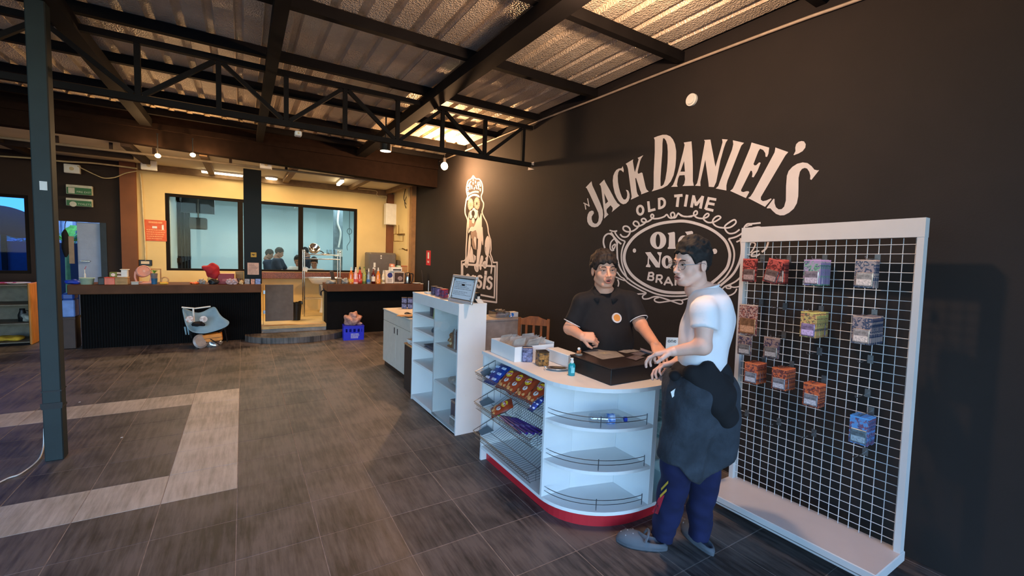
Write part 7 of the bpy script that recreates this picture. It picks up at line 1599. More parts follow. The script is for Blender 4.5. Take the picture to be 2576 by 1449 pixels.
# ================================================================ PEOPLE
def pd(x, y, d):                          # picture point at a forward distance d
    return Vector(CO+ray(x, y)*d)
def basis(yaw, pitch=0.0, roll=0.0):      # columns: forward, left, up
    m = Matrix.Rotation(yaw, 3, 'Z')@Matrix.Rotation(-pitch, 3, 'Y')@Matrix.Rotation(roll, 3, 'X'); return np.array(m)
def skin_mat(name, c):
    m = mat(name, c, 0.5, var=0.05, scale=14, bump=0.03, bscale=300); b = m.node_tree.nodes['Principled BSDF']
    b.inputs['Subsurface Weight'].default_value = 0.12; b.inputs['Subsurface Radius'].default_value = (0.02, 0.008, 0.004); return m
def head_fn(sc, mouth=0.0, jaw=1.0):
    def f(X, Y, Z):
        X, Y, Z = X/sc, Y/sc, Z/sc
        d = sd_ell(X, Y, Z, (-0.014, 0, 0.036), (0.097, 0.076, 0.084))
        d = smin(d, sd_ell(X, Y, Z, (0.018, 0, -0.034), (0.066, 0.060*jaw, 0.080)), 0.02)
        d = smin(d, sd_ell(X, Y, Z, (0.058, 0, -0.097-mouth*0.4), (0.022, 0.026*jaw, 0.017)), 0.018)
        A = np.abs(Y)
        d = smin(d, sd_cap(X, A, Z, (0.0, 0.050*jaw, -0.062), (0.050, 0.022, -0.098-mouth*0.3), 0.017, 0.014), 0.02)
        d = smin(d, sd_ell(X, A, Z, (0.052, 0.038, -0.030), (0.022, 0.022, 0.024)), 0.016)
        d = smin(d, sd_cap(X, A, Z, (0.080, 0.010, 0.020), (0.066, 0.044, 0.020), 0.0095, 0.008), 0.012)
        d = smax(d, -sd_ell(X, A, Z, (0.094, 0.032, 0.000), (0.013, 0.017, 0.012)), 0.010)
        d = smin(d, sd_cap(X, Y, Z, (0.083, 0, 0.006), (0.105, 0, -0.034), 0.0065, 0.0115), 0.010)
        d = smin(d, sd_ell(X, A, Z, (0.096, 0.013, -0.038), (0.010, 0.008, 0.008)), 0.005)
        d = smin(d, sd_ell(X, Y, Z, (0.082, 0, -0.066), (0.014, 0.026, 0.020)), 0.012)
        d = smin(d, sd_ell(X, Y, Z, (0.0925, 0, -0.0600), (0.008, 0.022, 0.005)), 0.004)
        d = smin(d, sd_ell(X, Y, Z, (0.0905, 0, -0.0735-mouth), (0.008, 0.019, 0.0055)), 0.004)
        d = smax(d, -sd_ell(X, Y, Z, (0.100, 0, -0.0665-mouth*0.5), (0.016, 0.020, 0.0022+mouth*0.7)), 0.003)
        e = sd_ell(X, A, Z, (-0.008, 0.079, -0.008), (0.019, 0.008, 0.032)); e = smax(e, -sd_ell(X, A, Z, (-0.004, 0.088, -0.006), (0.011, 0.006, 0.020)), 0.004)
        d = smin(d, e, 0.006)
        d = smin(d, sd_cap(X, Y, Z, (-0.028, 0, -0.06), (-0.046, 0, -0.140), 0.054, 0.056), 0.025)
        return d*sc
    return f
def hair_fn(sc, top=0.014, seed=0.0, side=0.006, fringe=0.0):
    def f(X, Y, Z):
        X, Y, Z = X/sc, Y/sc, Z/sc
        d = sd_ell(X, Y, Z, (-0.016, 0, 0.040), (0.100+side, 0.077+side, 0.086+top))
        n = wob(X*0.8, Y, Z, 80, 0.0034, seed)+wob(X*0.5, Y*1.8, Z*0.5, 260, 0.0022, seed+2)
        h = np.interp(X, [-0.11, -0.07, -0.03, -0.018, 0.018, 0.034, 0.055, 0.075, 0.10], [-0.060, -0.055, -0.035, 0.010, 0.012, 0.005, 0.044-fringe, 0.058-fringe, 0.062-fringe])
        h = h+0.006*np.sin(Y*160+seed)
        return smax(d+n, h-Z, 0.006)*sc
    return f
def hand_prims(w_, fwd, nrm, right, curl=0.6, sc=1.0):
    f = Vector(fwd).normalized(); n = Vector(nrm); n = (n-f*n.dot(f)).normalized(); y = n.cross(f)*(-1 if right else 1)
    w_ = Vector(w_); P = []; pt = lambda a, b_, c_: w_+(f*a+y*b_+n*c_)*sc
    for k in range(4): P.append((pt(0.0, (0.018-0.012*k)*1.0, 0), pt(0.082-0.006*abs(k-1), 0.030-0.020*k, 0), 0.017*sc, 0.0125*sc))
    palm = list(P); fing = []
    for k in range(4):
        base = pt(0.083-0.006*abs(k-1), 0.030-0.020*k, 0); ln = (0.040, 0.045, 0.042, 0.033)[k]*sc; a = curl*(0.7+0.12*k); cur = base; ang = 0; r = (0.0092, 0.0095, 0.009, 0.008)[k]*sc; segs = []
        for j, q in enumerate((1.0, 0.62, 0.5)):
            ang += a*(0.8 if j == 0 else 1.0); nx = cur+(f*math.cos(ang)-n*math.sin(ang)+y*(0.06-0.04*k)).normalized()*ln*q; segs.append((cur, nx, r*(1-0.09*j), r*(1-0.09*(j+1)))); cur = nx
        fing.append(segs)
    th = pt(0.022, 0.030, -0.006); t1 = th+(f*0.62+y*0.62-n*0.40).normalized()*0.040*sc; t2 = t1+(f*0.85+y*0.12-n*0.5).normalized()*0.030*sc
    fing.append([(pt(0.01, 0.015, 0), th, 0.016*sc, 0.0145*sc), (th, t1, 0.0135*sc, 0.0105*sc), (t1, t2, 0.0105*sc, 0.0085*sc)])
    return palm, fing
def cset(prims, k=0.02):
    def f(X, Y, Z):
        d = None
        for p in prims:
            q = p(X, Y, Z) if callable(p) else sd_cap(X, Y, Z, *p)
            d = q if d is None else smin(d, q, k)
        return d
    return f
def hand_fn(palm, fing):
    def f(X, Y, Z):
        d = cset(palm, 0.012)(X, Y, Z)
        for s_ in fing: d = smin(d, cset(s_, 0.003)(X, Y, Z), 0.0045)
        return d
    return f
def bounds(pts, m):
    a = np.array([list(p) for p in pts]); return a.min(0)-m, a.max(0)+m
def merge_meshes(parts):
    V = []; F = []; o = 0
    for v, f in parts: V.append(v); F.append(f+o); o += len(v)
    return np.concatenate(V), np.concatenate(F)
def E(c, r, yaw): 
    R = basis(yaw); c = tuple(c); return lambda X, Y, Z: sd_ell(X, Y, Z, c, r, R)
def cutp(fn, p, n, k=0.006):              # keep the side the normal points away from
    p = Vector(p); n = Vector(n).normalized()
    return lambda X, Y, Z: smax(fn(X, Y, Z), (X-p.x)*n.x+(Y-p.y)*n.y+(Z-p.z)*n.z, k)

def person(label, J, style):
    """J: joints in world space; style: colours, sizes"""
    root = thing('person', label, 'person', J['floor']); o3 = Vector(J['floor']); S = style; sc = S.get('head', 1.0); by = J['yaw']
    inv = Matrix.Translation(-o3); HB = basis(J['hyaw'], J.get('hpitch', 0), J.get('hroll', 0)); HT = np.eye(4); HT[:3, :3] = HB; HT[:3, 3] = np.array(J['head'])-np.array(o3)
    hl = S.get('lod', 1.0)
    parts = []
    V, F = surf_nets(head_fn(sc, S.get('mouth', 0), S.get('jaw', 1.0)), (-0.14*sc, -0.11*sc, -0.22*sc), (0.135*sc, 0.11*sc, 0.135*sc), 0.0034*hl); parts.append((V@HT[:3, :3].T+HT[:3, 3], F))
    bw = S.get('build', 1.0); nb = J['neck']; nk = Vector(J['head'])+Vector(HB@np.array((-0.035*sc, 0, -0.14*sc)))
    body = [(nk, nb, 0.056, 0.062), (nb.lerp(J['shL'], .25), J['shL'], 0.040, 0.044), (nb.lerp(J['shR'], .25), J['shR'], 0.040, 0.044), E(J['chest'], (0.105*bw, 0.165*bw, S.get('crz', 0.18)), by), E(J['belly'], (0.105*bw, 0.150*bw, 0.18), by), E(J['pelvis'], (0.105*bw, 0.155*bw, 0.12), by)]
    for s_ in 'LR':
        body += [(J['sh'+s_], J['el'+s_], 0.050*S.get('arm', 1), 0.040*S.get('arm', 1)), (J['el'+s_], J['wr'+s_], 0.040*S.get('arm', 1), 0.026*S.get('arm', 1)), (J['hip'+s_], J['kn'+s_], 0.080, 0.055), (J['kn'+s_], J['an'+s_], 0.054, 0.036)]
    pts = [J[k] for k in J if isinstance(J[k], Vector)]
    lo, hi = bounds([p-o3 for p in pts], 0.14); lo[2] = max(lo[2], 0.0); hi[2] = (Vector(nb)-o3).z+0.09
    sh = lambda fn: (lambda X, Y, Z: fn(X+o3.x, Y+o3.y, Z+o3.z))
    parts.append(surf_nets(sh(cset(body, 0.022)), lo, hi, 0.0105*hl))
    for s_ in 'LR':
        if 'hd'+s_ in J:
            f_, n_, c_ = J['hd'+s_]; palm, fing = hand_prims(J['wr'+s_], f_, n_, s_ == 'R', c_, S.get('hand', 1.0)); palm = palm+[(Vector(J['wr'+s_])*0.8+Vector(J['el'+s_])*0.2, J['wr'+s_], 0.0275*S.get('arm', 1), 0.024)]
            q = [p for c in palm for p in c[:2]]+[p for f2 in fing for c in f2 for p in c[:2]]; l2, h2 = bounds([Vector(p)-o3 for p in q], 0.035)
            parts.append(surf_nets(sh(hand_fn(palm, fing)), l2, h2, 0.0034*hl))
    V, F = merge_meshes(parts); bo = meshobj('body', V, F, S['skin'], root)
    # hair, eyes, brows, mouth
    M_hair = S.get('hair', mat('black_hair', (22, 17, 15), 0.75, var=0.4, scale=60, stretch=(1, 1, 0.4)))
    net('hair', hair_fn(sc, S.get('htop', 0.014), S.get('seed', 0), S.get('hside', 0.006), S.get('fringe', 0)), (-0.15*sc, -0.12*sc, -0.09*sc), (0.14*sc, 0.12*sc, 0.18*sc), 0.0042*hl, M_hair, root, T=HT)
    HM = Matrix([list(r) for r in HT])
    for s_ in (-1, 1):
        sq = S.get('eye', 1.0)
        e = MB().ell((0.0795*sc, s_*0.0315*sc, 0.0005*sc), (0.009*sc, 0.0135*sc, 0.0052*sc*sq), 14, 8, T=HM).build('eye', mat('eye_white', (214, 204, 198), 0.25), root, smooth=True)
        MB().ell((0.0860*sc, s_*0.0305*sc, 0.0005*sc), (0.0034*sc, 0.0052*sc, 0.0046*sc*sq), 12, 8, T=HM).build('iris', mat('dark_iris', (26, 18, 14), 0.15), e, smooth=True)
        lid = catmull([(0.083*sc, s_*0.0175*sc, -0.0005*sc), (0.0885*sc, s_*0.026*sc, 0.0052*sc*sq), (0.0865*sc, s_*0.037*sc, 0.0056*sc*sq), (0.077*sc, s_*0.046*sc, 0.0012*sc)], 4)
        MB().tube(lid, 0.0015*sc, 5, T=HM).build('eyelid', S['hair_dark'], root)
        br = catmull([(0.0915*sc, s_*0.014*sc, 0.0205*sc), (0.0915*sc, s_*0.028*sc, 0.0255*sc), (0.0825*sc, s_*0.046*sc, 0.0235*sc)], 5)
        MB().tube(br, [0.0022*sc+0.0012*sc*math.sin(PI*i/(len(br)-1)) for i in range(len(br))], 6, T=HM).build('eyebrow', S['hair_dark'], root)
    mo = S.get('mouth', 0)
    MB().ell((0.084*sc, 0, (-0.0667-mo*0.5)*sc), (0.008*sc, 0.017*sc, (0.0022+mo*0.6)*sc), 14, 8, T=HM).build('mouth_inside', mat('mouth_dark', (80, 34, 32), 0.5), root, smooth=True)
    for z_, r_ in ((-0.0602, 0.0040), (-0.0738-mo, 0.0046)):
        lp_ = catmull([(0.0900*sc, -0.021*sc, (-0.0668-mo*0.5)*sc), (0.0985*sc, -0.008*sc, (z_+0.0004)*sc), (0.0985*sc, 0.008*sc, (z_+0.0004)*sc), (0.0900*sc, 0.021*sc, (-0.0668-mo*0.5)*sc)], 5)
        n_ = len(lp_)-1; MB().tube(lp_, [r_*sc*(0.25+0.75*math.sin(PI*i/n_)) for i in range(n_+1)], 6, T=HM).build('lip', mat('lip_pink', (176, 104, 92), 0.45), root, smooth=True)
    return root, o3, sh, HM
def cloth(name, fn, pts, h, m, root, o3, sh, marg=0.14, zlo=0.0, mi=None, label=None):
    lo, hi = bounds([Vector(p)-o3 for p in pts], marg); lo[2] = max(lo[2], zlo)
    return net(name, sh(fn), lo, hi, h, m, root, mi=mi, label=label)
def clog(name, heel, toe, m, root, o3, sc=1.0):
    heel = Vector((heel.x, heel.y, 0)); toe = Vector((toe.x, toe.y, 0)); f = (toe-heel).normalized(); yaw = math.atan2(f.y, f.x); ctr = (heel+toe)/2; T = Matrix.Translation(ctr-o3)@Matrix.Rotation(yaw, 4, 'Z')
    def fs(X, Y, Z):
        w_ = np.interp(X, [-0.14, -0.08, 0.02, 0.08, 0.14], [0.036, 0.040, 0.048, 0.052, 0.040])
        return (sd_ell(X, Y, Z*0+0, (0, 0, 0), (0.142*sc, 0.052*sc, 1.0))*0+np.maximum((np.sqrt((X/(0.142*sc))**2+(Y/(w_*1.02*sc))**2)-1)*0.05, np.abs(Z-0.014)-0.014))
    def fu(X, Y, Z):
        d = sd_ell(X, Y, Z, (0.05*sc, 0, 0.026), (0.088*sc, 0.050*sc, 0.056)); d = smin(d, sd_ell(X, Y, Z, (-0.05, 0, 0.025), (0.085*sc, 0.042*sc, 0.034)), 0.02)
        d = smax(d, -sd_ell(X, Y, Z, (-0.055, 0, 0.075), (0.075, 0.030, 0.060)), 0.006); return smax(d, 0.020-Z, 0.004)
    s_ = net(name, lambda X, Y, Z: smin(fs(X, Y, Z), fu(X, Y, Z), 0.006), (-0.17, -0.075, -0.006), (0.17, 0.075, 0.095), 0.0055, m, root, T=T)
    st = catmull([(-0.015, -0.047*sc, 0.05), (-0.03, -0.03, 0.085), (-0.035, 0, 0.095), (-0.03, 0.03, 0.085), (-0.015, 0.047*sc, 0.05)], 5)
    MB().tube(st, 0.007, 6, T=T).build('strap', m, s_)
    hl = MB()
    for a, b_ in ((0.05, 0.02), (0.08, 0.0), (0.05, -0.02), (0.09, 0.028), (0.09, -0.028), (0.115, 0.0)): zz_ = 0.026+0.056*math.sqrt(max(0.05, 1-((a-0.05)/0.088)**2-(b_/0.05)**2)); hl.cyl((a, b_, zz_-0.006), (a, b_, zz_+0.0008), 0.0035, n=8, T=T)
    hl.build('vent_holes', mat('pale_hole', (170, 172, 176), 0.6), s_, kind='stuff')
    return s_
M_hd = mat('hair_dark_line', (30, 22, 20), 0.6)
SK1 = skin_mat('skin_warm', (226, 164, 132)); SK2 = skin_mat('skin_light', (222, 176, 156))
M_polo = mat('black_polo_cloth', (24, 20, 20), 0.85, var=0.15, scale=30)
M_tee = mat('white_tee_cloth', (226, 224, 226), 0.9, var=0.03, scale=8, bump=0.15, bscale=18)
M_trim = mat('white_trim_cloth', (214, 208, 204), 0.85)
M_navy = mat('navy_trousers_cloth', (17, 23, 62), 0.88, var=0.15, scale=12, bump=0.2, bscale=14)
M_jack = mat('charcoal_jacket_cloth', (46, 52, 60), 0.95, var=0.35, scale=9, bump=0.4, bscale=40)
M_jblk = mat('black_hood_cloth', (18, 18, 22), 0.9, var=0.2, scale=10)

# ---- man in the black polo behind the counter
dB = 3.14
J = {'head': pd(1520, 679, dB), 'neck': pd(1521, 731, dB+0.04), 'yaw': math.radians(-128), 'hyaw': math.radians(-116), 'hpitch': -0.02, 'hroll': 0.07}
J['chest'] = pd(1522, 800, dB+0.06); J['belly'] = pd(1526, 855, dB+0.04); J['pelvis'] = pd(1530, 925, dB+0.08)
J['shR'] = pd(1466, 763, dB+0.04); J['shL'] = pd(1583, 757, dB+0.06)
J['elR'] = pd(1434, 826, dB+0.04); J['wrR'] = pd(1464, 846, dB-0.14); J['elL'] = pd(1612, 818, dB-0.04); J['wrL'] = pd(1650, 868, dB-0.33)
fz = Vector((J['pelvis'].x, J['pelvis'].y, 0)); J['floor'] = fz
RR = basis(J['yaw']); Lf = Vector(RR[:, 1]); Ff = Vector(RR[:, 0])
for s_, q in (('L', 1), ('R', -1)):
    J['hip'+s_] = J['pelvis']+Lf*0.09*q+Vector((0, 0, -0.04)); J['kn'+s_] = fz+Lf*0.11*q+Vector((0, 0, 0.48)); J['an'+s_] = fz+Lf*0.12*q+Vector((0, 0, 0.08))
J['hdR'] = (Vector(AR)*1.0-Vector(AF)*0.15-Vector(AU)*0.1, tuple(-AF*0.75+AU*0.6), 1.3); J['hdL'] = ((J['wrL']-J['elL']).normalized()+Vector((0, 0, -0.3)), (0, 0.2, 1), 0.45)
r1, o3, sh, HM = person('man in a black polo with an orange badge standing behind the counter', J, {'skin': SK1, 'head': 1.06, 'mouth': 0.006, 'jaw': 1.08, 'build': 1.13, 'arm': 1.12, 'seed': 3.0, 'htop': 0.020, 'hside': 0.014, 'fringe': 0.012, 'eye': 0.7, 'hair_dark': M_hd, 'hair': mat('dark_brown_hair', (36, 26, 20), 0.7, var=0.5, scale=50, stretch=(1, 1, 0.4))})
tors = cset([(J['neck'].lerp(J['shL'], .2)-Vector((0,0,.02)), J['shL'], 0.070, 0.066), (J['neck'].lerp(J['shR'], .2)-Vector((0,0,.02)), J['shR'], 0.070, 0.066), E(J['chest'], (0.135, 0.195, 0.19), J['yaw']), E(J['belly'], (0.150, 0.195, 0.20), J['yaw']), E(J['pelvis'], (0.145, 0.20, 0.15), J['yaw']), (J['neck']+Vector((0, 0, 0.0)), J['chest'], 0.072, 0.10)], 0.05)
tors = cutp(tors, J['pelvis']+Vector((0, 0, -0.06)), (0, 0, -1)); Ff1 = Vector(basis(J['yaw'])[:, 0]); tors = cutp(tors, J['neck']+Vector((0, 0, 0.012)), Vector((0, 0, 1))+Ff1*0.55)
slv = {}
for s_ in 'LR':
    c0 = J['sh'+s_].lerp(J['el'+s_], 0.80); d_ = J['el'+s_]-J['sh'+s_]; slv[s_] = cutp(cset([(J['sh'+s_]+Vector((0, 0, 0.0)), J['el'+s_], 0.074, 0.068)]), c0, d_)
allf = lambda X, Y, Z: smin(smin(tors(X, Y, Z), slv['L'](X, Y, Z), 0.03), slv['R'](X, Y, Z), 0.03)+wob(X, Y, Z, 17, 0.0045, 1.0)
cloth('polo_shirt', allf, [J['shL'], J['shR'], J['pelvis'], J['elL'], J['elR'], J['neck'], J['belly']], 0.009, M_polo, r1, o3, sh, 0.20)
for s_ in 'LR':     # white piping at the cuffs
    d_ = (J['el'+s_]-J['sh'+s_]).normalized(); c0 = J['sh'+s_].lerp(J['el'+s_], 0.80); u = d_.orthogonal().normalized(); v = d_.cross(u)
    MB().tube([c0+(u*math.cos(a)+v*math.sin(a))*0.0675 for a in [2*PI*k/28 for k in range(28)]], 0.0035, 6, True).build('cuff_piping', M_trim, r1, world=True)
# collar
nb = J['neck']+Vector((0, 0, 0.01)); P = []
for k in range(19):
    a = math.radians(-155+310*k/18)+0.0; dr = -(Ff*math.cos(a)+Lf*math.sin(a)); fr = abs(a)/math.radians(155)
    b_ = nb+dr*(0.070)+Vector((0, 0, 0.036-0.075*fr**2)); e_ = nb+dr*(0.106+0.008*fr)+Vector((0, 0, -0.008-0.085*fr**2))
    P.append([b_, b_.lerp(e_, 0.15)+Vector((0, 0, 0.012)), e_])
o = MB().grid(P).build('collar', M_polo, r1, world=True, smooth=True); md = o.modifiers.new('s', 'SOLIDIFY'); md.thickness = 0.005
# badge
bq = pd(1551, 800, dB-0.12); nrm = Vector(RR[:, 0]); nrm = (Vector((0, 0, CH))-bq).normalized()*0.5+nrm*0.5; Q = nrm.to_track_quat('Z', 'Y').to_matrix().to_4x4()
def onfront(px, py, fn, d0, d1):
    for k in range(240):
        d = d0+(d1-d0)*k/240; p = pd(px, py, d)
        if float(fn(np.array([p.x]), np.array([p.y]), np.array([p.z]))[0]) < 0: return p
    return pd(px, py, d1)
bq = onfront(1551, 800, allf, 2.7, 3.4); ev = lambda v: float(allf(np.array([v.x]), np.array([v.y]), np.array([v.z]))[0]); gn = Vector([ev(bq+Vector(a)*0.03)-ev(bq-Vector(a)*0.03) for a in ((1, 0, 0), (0, 1, 0), (0, 0, 1))]).normalized(); T = Matrix.Translation(bq+gn*0.003)@gn.to_track_quat('Z', 'Y').to_matrix().to_4x4()
bd = MB().cyl((0, 0, -0.006), (0, 0, 0.003), 0.036, n=28, T=T).build('badge', M_trim, r1, world=True); MB().cyl((0, 0, 0.0032), (0, 0, 0.0045), 0.025, n=24, T=T).build('badge_print', mat('orange_badge', (226, 150, 70), 0.6), bd, world=True)
trs = cset([E(J['pelvis'], (0.135, 0.19, 0.13), J['yaw']), (J['hipL'], J['knL'], 0.105, 0.078), (J['hipR'], J['knR'], 0.105, 0.078), (J['knL'], J['anL'], 0.078, 0.06), (J['knR'], J['anR'], 0.078, 0.06)], 0.02)
trs = cutp(trs, J['pelvis']+Vector((0, 0, 0.05)), (0, 0, 1)); trs = cutp(trs, fz+Vector((0, 0, 0.045)), (0, 0, -1))
cloth('trousers', trs, [J['pelvis'], J['anL'], J['anR']], 0.012, mat('black_trousers_cloth', (26, 26, 30), 0.9), r1, o3, sh, 0.22)
for s_ in 'LR': clog('shoe', J['an'+s_]-Ff*0.08, J['an'+s_]+Ff*0.18, mat('black_shoe', (30, 30, 32), 0.6), r1, o3)

# ---- man in the white T-shirt in front of the counter
dA = 2.30
J = {'head': pd(1738, 663, dA-0.0), 'neck': pd(1774, 736, dA+0.02), 'yaw': math.radians(135), 'hyaw': math.radians(172), 'hpitch': -0.10, 'hroll': -0.02}
J['chest'] = pd(1784, 800, dA+0.02); J['belly'] = pd(1768, 872, dA+0.02); J['pelvis'] = pd(1762, 962, dA+0.02)
J['shL'] = pd(1774, 781, dA-0.13); J['shR'] = pd(1788, 778, dA+0.15)
J['elL'] = pd(1768, 872, dA-0.17); J['wrL'] = pd(1693, 884, dA-0.10); J['elR'] = pd(1740, 880, dA+0.26); J['wrR'] = pd(1700, 912, dA+0.12)
sL, sR = fl(1664, 1362), fl(1757, 1362)
J['anL'] = Vector((sL.x, sL.y, 0.085)); J['anR'] = Vector((sR.x, sR.y, 0.085)); fz = Vector(((sL.x+sR.x)/2, (sL.y+sR.y)/2, 0)); J['floor'] = fz
RR = basis(J['yaw']); Lf = Vector(RR[:, 1]); Ff = Vector(RR[:, 0])
J['hipL'] = pd(1742, 1000, dA-0.06); J['hipR'] = pd(1775, 1000, dA+0.09); J['knL'] = pd(1708, 1165, dA-0.03); J['knR'] = pd(1772, 1165, dA+0.04)
J['hdL'] = ((J['wrL']-J['elL']).normalized()+Vector((0, 0, 0.05)), (0.3, -0.5, 0.8), 0.62); J['hdR'] = (Vector((-0.75, 0.5, -0.25)), (0.2, 0.3, 0.9), 0.6)
r2, o3, sh, HM = person('man in glasses and a white T-shirt with a jacket tied round his waist', J, {'skin': SK2, 'head': 1.0, 'seed': 1.0, 'htop': 0.028, 'hside': 0.006, 'jaw': 0.98, 'eye': 0.9, 'hair_dark': M_hd, 'arm': 0.98, 'crz': 0.12})
tors = cset([(J['neck'].lerp(J['shL'], .2)-Vector((0,0,.02)), J['shL'], 0.064, 0.056), (J['neck'].lerp(J['shR'], .2)-Vector((0,0,.02)), J['shR'], 0.064, 0.056), E(J['chest'], (0.124, 0.170, 0.165), J['yaw']), E(J['belly'], (0.128, 0.165, 0.22), J['yaw']), (J['neck']-Vector((0, 0, 0.02)), J['chest'], 0.066, 0.10)], 0.045)
hem = pd(1760, 928, dA); tors = cutp(tors, hem, (0, 0, -1)); tors = cutp(tors, J['neck']+Vector((0, 0, 0.030)), Vector((0, 0, 1))+Ff*0.30)
slv = {}
for s_ in 'LR':
    c0 = J['sh'+s_].lerp(J['el'+s_], 0.52); d_ = J['el'+s_]-J['sh'+s_]; slv[s_] = cutp(cset([(J['sh'+s_], J['el'+s_], 0.058, 0.070)]), c0, d_)
allf = lambda X, Y, Z: smin(smin(tors(X, Y, Z), slv['L'](X, Y, Z), 0.035), slv['R'](X, Y, Z), 0.035)+wob(X, Y, Z, 21, 0.0045, 0.4)+wob(X, Y, Z*0.5, 44, 0.0016, 0.9)
cloth('t_shirt', allf, [J['shL'], J['shR'], J['pelvis'], J['elL'], J['elR'], J['neck'], J['belly']], 0.008, M_tee, r2, o3, sh, 0.16)
nb = J['neck']+Vector((0, 0, 0.018)); up = (Vector((0, 0, 1))+Ff*0.30).normalized(); u = Lf; v = up.cross(u)
MB().tube([nb+up*0.008+(u*math.cos(a)*0.066+v*math.sin(a)*0.068) for a in [2*PI*k/30 for k in range(30)]], 0.0055, 6, True).build('neckband', M_tee, r2, world=True)
trs = cset([E(J['pelvis'], (0.118, 0.16, 0.12), J['yaw']), (J['hipL'], J['knL'], 0.100, 0.084), (J['hipR'], J['knR'], 0.100, 0.084), (J['knL'], J['anL']-Vector((0, 0, 0.06)), 0.082, 0.060), (J['knR'], J['anR']-Vector((0, 0, 0.06)), 0.082, 0.060)], 0.018)
trs = cutp(trs, J['pelvis']+Vector((0, 0, 0.07)), (0, 0, 1)); trs = cutp(trs, fz+Vector((0, 0, 0.030)), (0, 0, -1)); tr2 = lambda X, Y, Z: trs(X, Y, Z)+wob(X, Y, Z, 22, 0.0075, 2.0)+wob(X*0.7, Y*0.7, Z, 55, 0.002, 1.0)
cloth('trousers', tr2, [J['pelvis'], J['anL'], J['anR'], J['knL']], 0.009, M_navy, r2, o3, sh, 0.20)
# coloured shin panel
def patch(name, quad, m, fn, off=0.009, nu=7, nv=7):
    P = []
    for i in range(nu):
        r = []
        for j in range(nv):
            u, v = i/(nu-1), j/(nv-1); a = [quad[0][k]*(1-u)+quad[1][k]*u for k in (0, 1)]; b_ = [quad[3][k]*(1-u)+quad[2][k]*u for k in (0, 1)]
            x, y = a[0]*(1-v)+b_[0]*v, a[1]*(1-v)+b_[1]*v; p = onfront(x, y, fn, 2.0, 2.5); rr_ = Vector(ray(x, y)).normalized(); r.append(p-rr_*off)
        P.append(r)
    return MB().grid(P).build(name, m, r2, world=True, smooth=True)
patch('red_panel', [(1657, 1252), (1672, 1245), (1655, 1294), (1640, 1288)], mat('red_cloth', (190, 40, 60), 0.8), tr2)
for k, (a, b_) in enumerate((((1663, 1232), (1681, 1213)), ((1660, 1250), (1677, 1233)))): patch('yellow_stripe', [(a[0], a[1]-4), (b_[0], b_[1]-4), (b_[0], b_[1]+3), (a[0], a[1]+3)], mat('yellow_cloth_st', (220, 180, 60), 0.8), tr2, 0.011, 5, 3)
# jacket tied round the waist
pv = J['pelvis']; w0 = pd(1765, 935, dA+0.02); lowf = pd(1722, 1185, dA-0.02); lowb = pd(1800, 1140, dA+0.03)
def jf(X, Y, Z):
    d = cset([E(pv, (0.160, 0.190, 0.15), J['yaw']), (pd(1745, 990, dA), lowf, 0.150, 0.085), (pd(1788, 990, dA+0.03), lowb, 0.140, 0.105), (pd(1725, 1010, dA), pd(1700, 1120, dA), 0.10, 0.06), (J['hipL'], J['knL'], 0.125, 0.118), (J['hipR'], J['knR'], 0.122, 0.118)], 0.05)(X, Y, Z)
    d = d+wob(X, Y, Z*0.5, 17, 0.010, 5.0)+wob(X, Y, Z, 38, 0.003, 2.0)
    lowz = np.interp((X-pv.x)*AR[0]+(Y-pv.y)*AR[1], [-0.16, -0.10, -0.03, 0.03, 0.12, 0.2], [0.60, 0.53, 0.485, 0.53, 0.58, 0.62])
    d = smax(d, lowz-Z, 0.01); return smax(d, Z-w0.z, 0.01)
cloth('tied_jacket', jf, [pv, lowf, lowb, pd(1765, 920, dA)], 0.010, M_jack, r2, o3, sh, 0.22)
def hf(X, Y, Z):
    d = cset([(pd(1740, 940, dA-0.12), pd(1805, 1010, dA-0.13), 0.045, 0.075), (pd(1805, 1000, dA-0.11), pd(1826, 1048, dA-0.08), 0.075, 0.055), (pd(1812, 930, dA-0.06), pd(1826, 1045, dA-0.06), 0.05, 0.055), (pd(1780, 925, dA-0.13), pd(1812, 990, dA-0.12), 0.04, 0.07)], 0.03)(X, Y, Z)
    return d+wob(X, Y, Z, 26, 0.006, 1.0)
cloth('hanging_hood', hf, [pd(1740, 940, dA-0.12), pd(1830, 1060, dA-0.05), pd(1800, 925, dA)], 0.009, M_jblk, r2, o3, sh, 0.12, label='black jacket hood hanging at the hip')
wst = cset([E(pv+Vector((0, 0, 0.05)), (0.150, 0.185, 0.07), J['yaw'])]); cloth('tied_sleeves', lambda X, Y, Z: wst(X, Y, Z)+wob(X, Y, Z, 36, 0.006, 0), [pv], 0.010, M_jblk, r2, o3, sh, 0.22)
kn = onfront(1700, 945, jf, 1.9, 2.6); MB().ell(kn, (0.035, 0.035, 0.03)).build('sleeve_knot', M_jblk, r2, world=True, smooth=True)
tg = onfront(1695, 985, jf, 1.9, 2.6)-Vector(AF)*0.006; MB().add([tg+Vector(AR)*a+Vector(AU)*b_ for a, b_ in ((-0.018, 0.0), (0.014, 0.022), (0.012, -0.01), (-0.01, -0.03))], [(0, 1, 2, 3)]).build('white_tag', M_paper, r2, world=True)
M_clog = mat('grey_clog_rubber', (84, 88, 94), 0.7, var=0.08)
clog('clog', fl(1672, 1384), fl(1556, 1362), M_clog, r2, o3, 1.0); clog('clog', fl(1772, 1380), fl(1735, 1345), M_clog, r2, o3, 0.95)
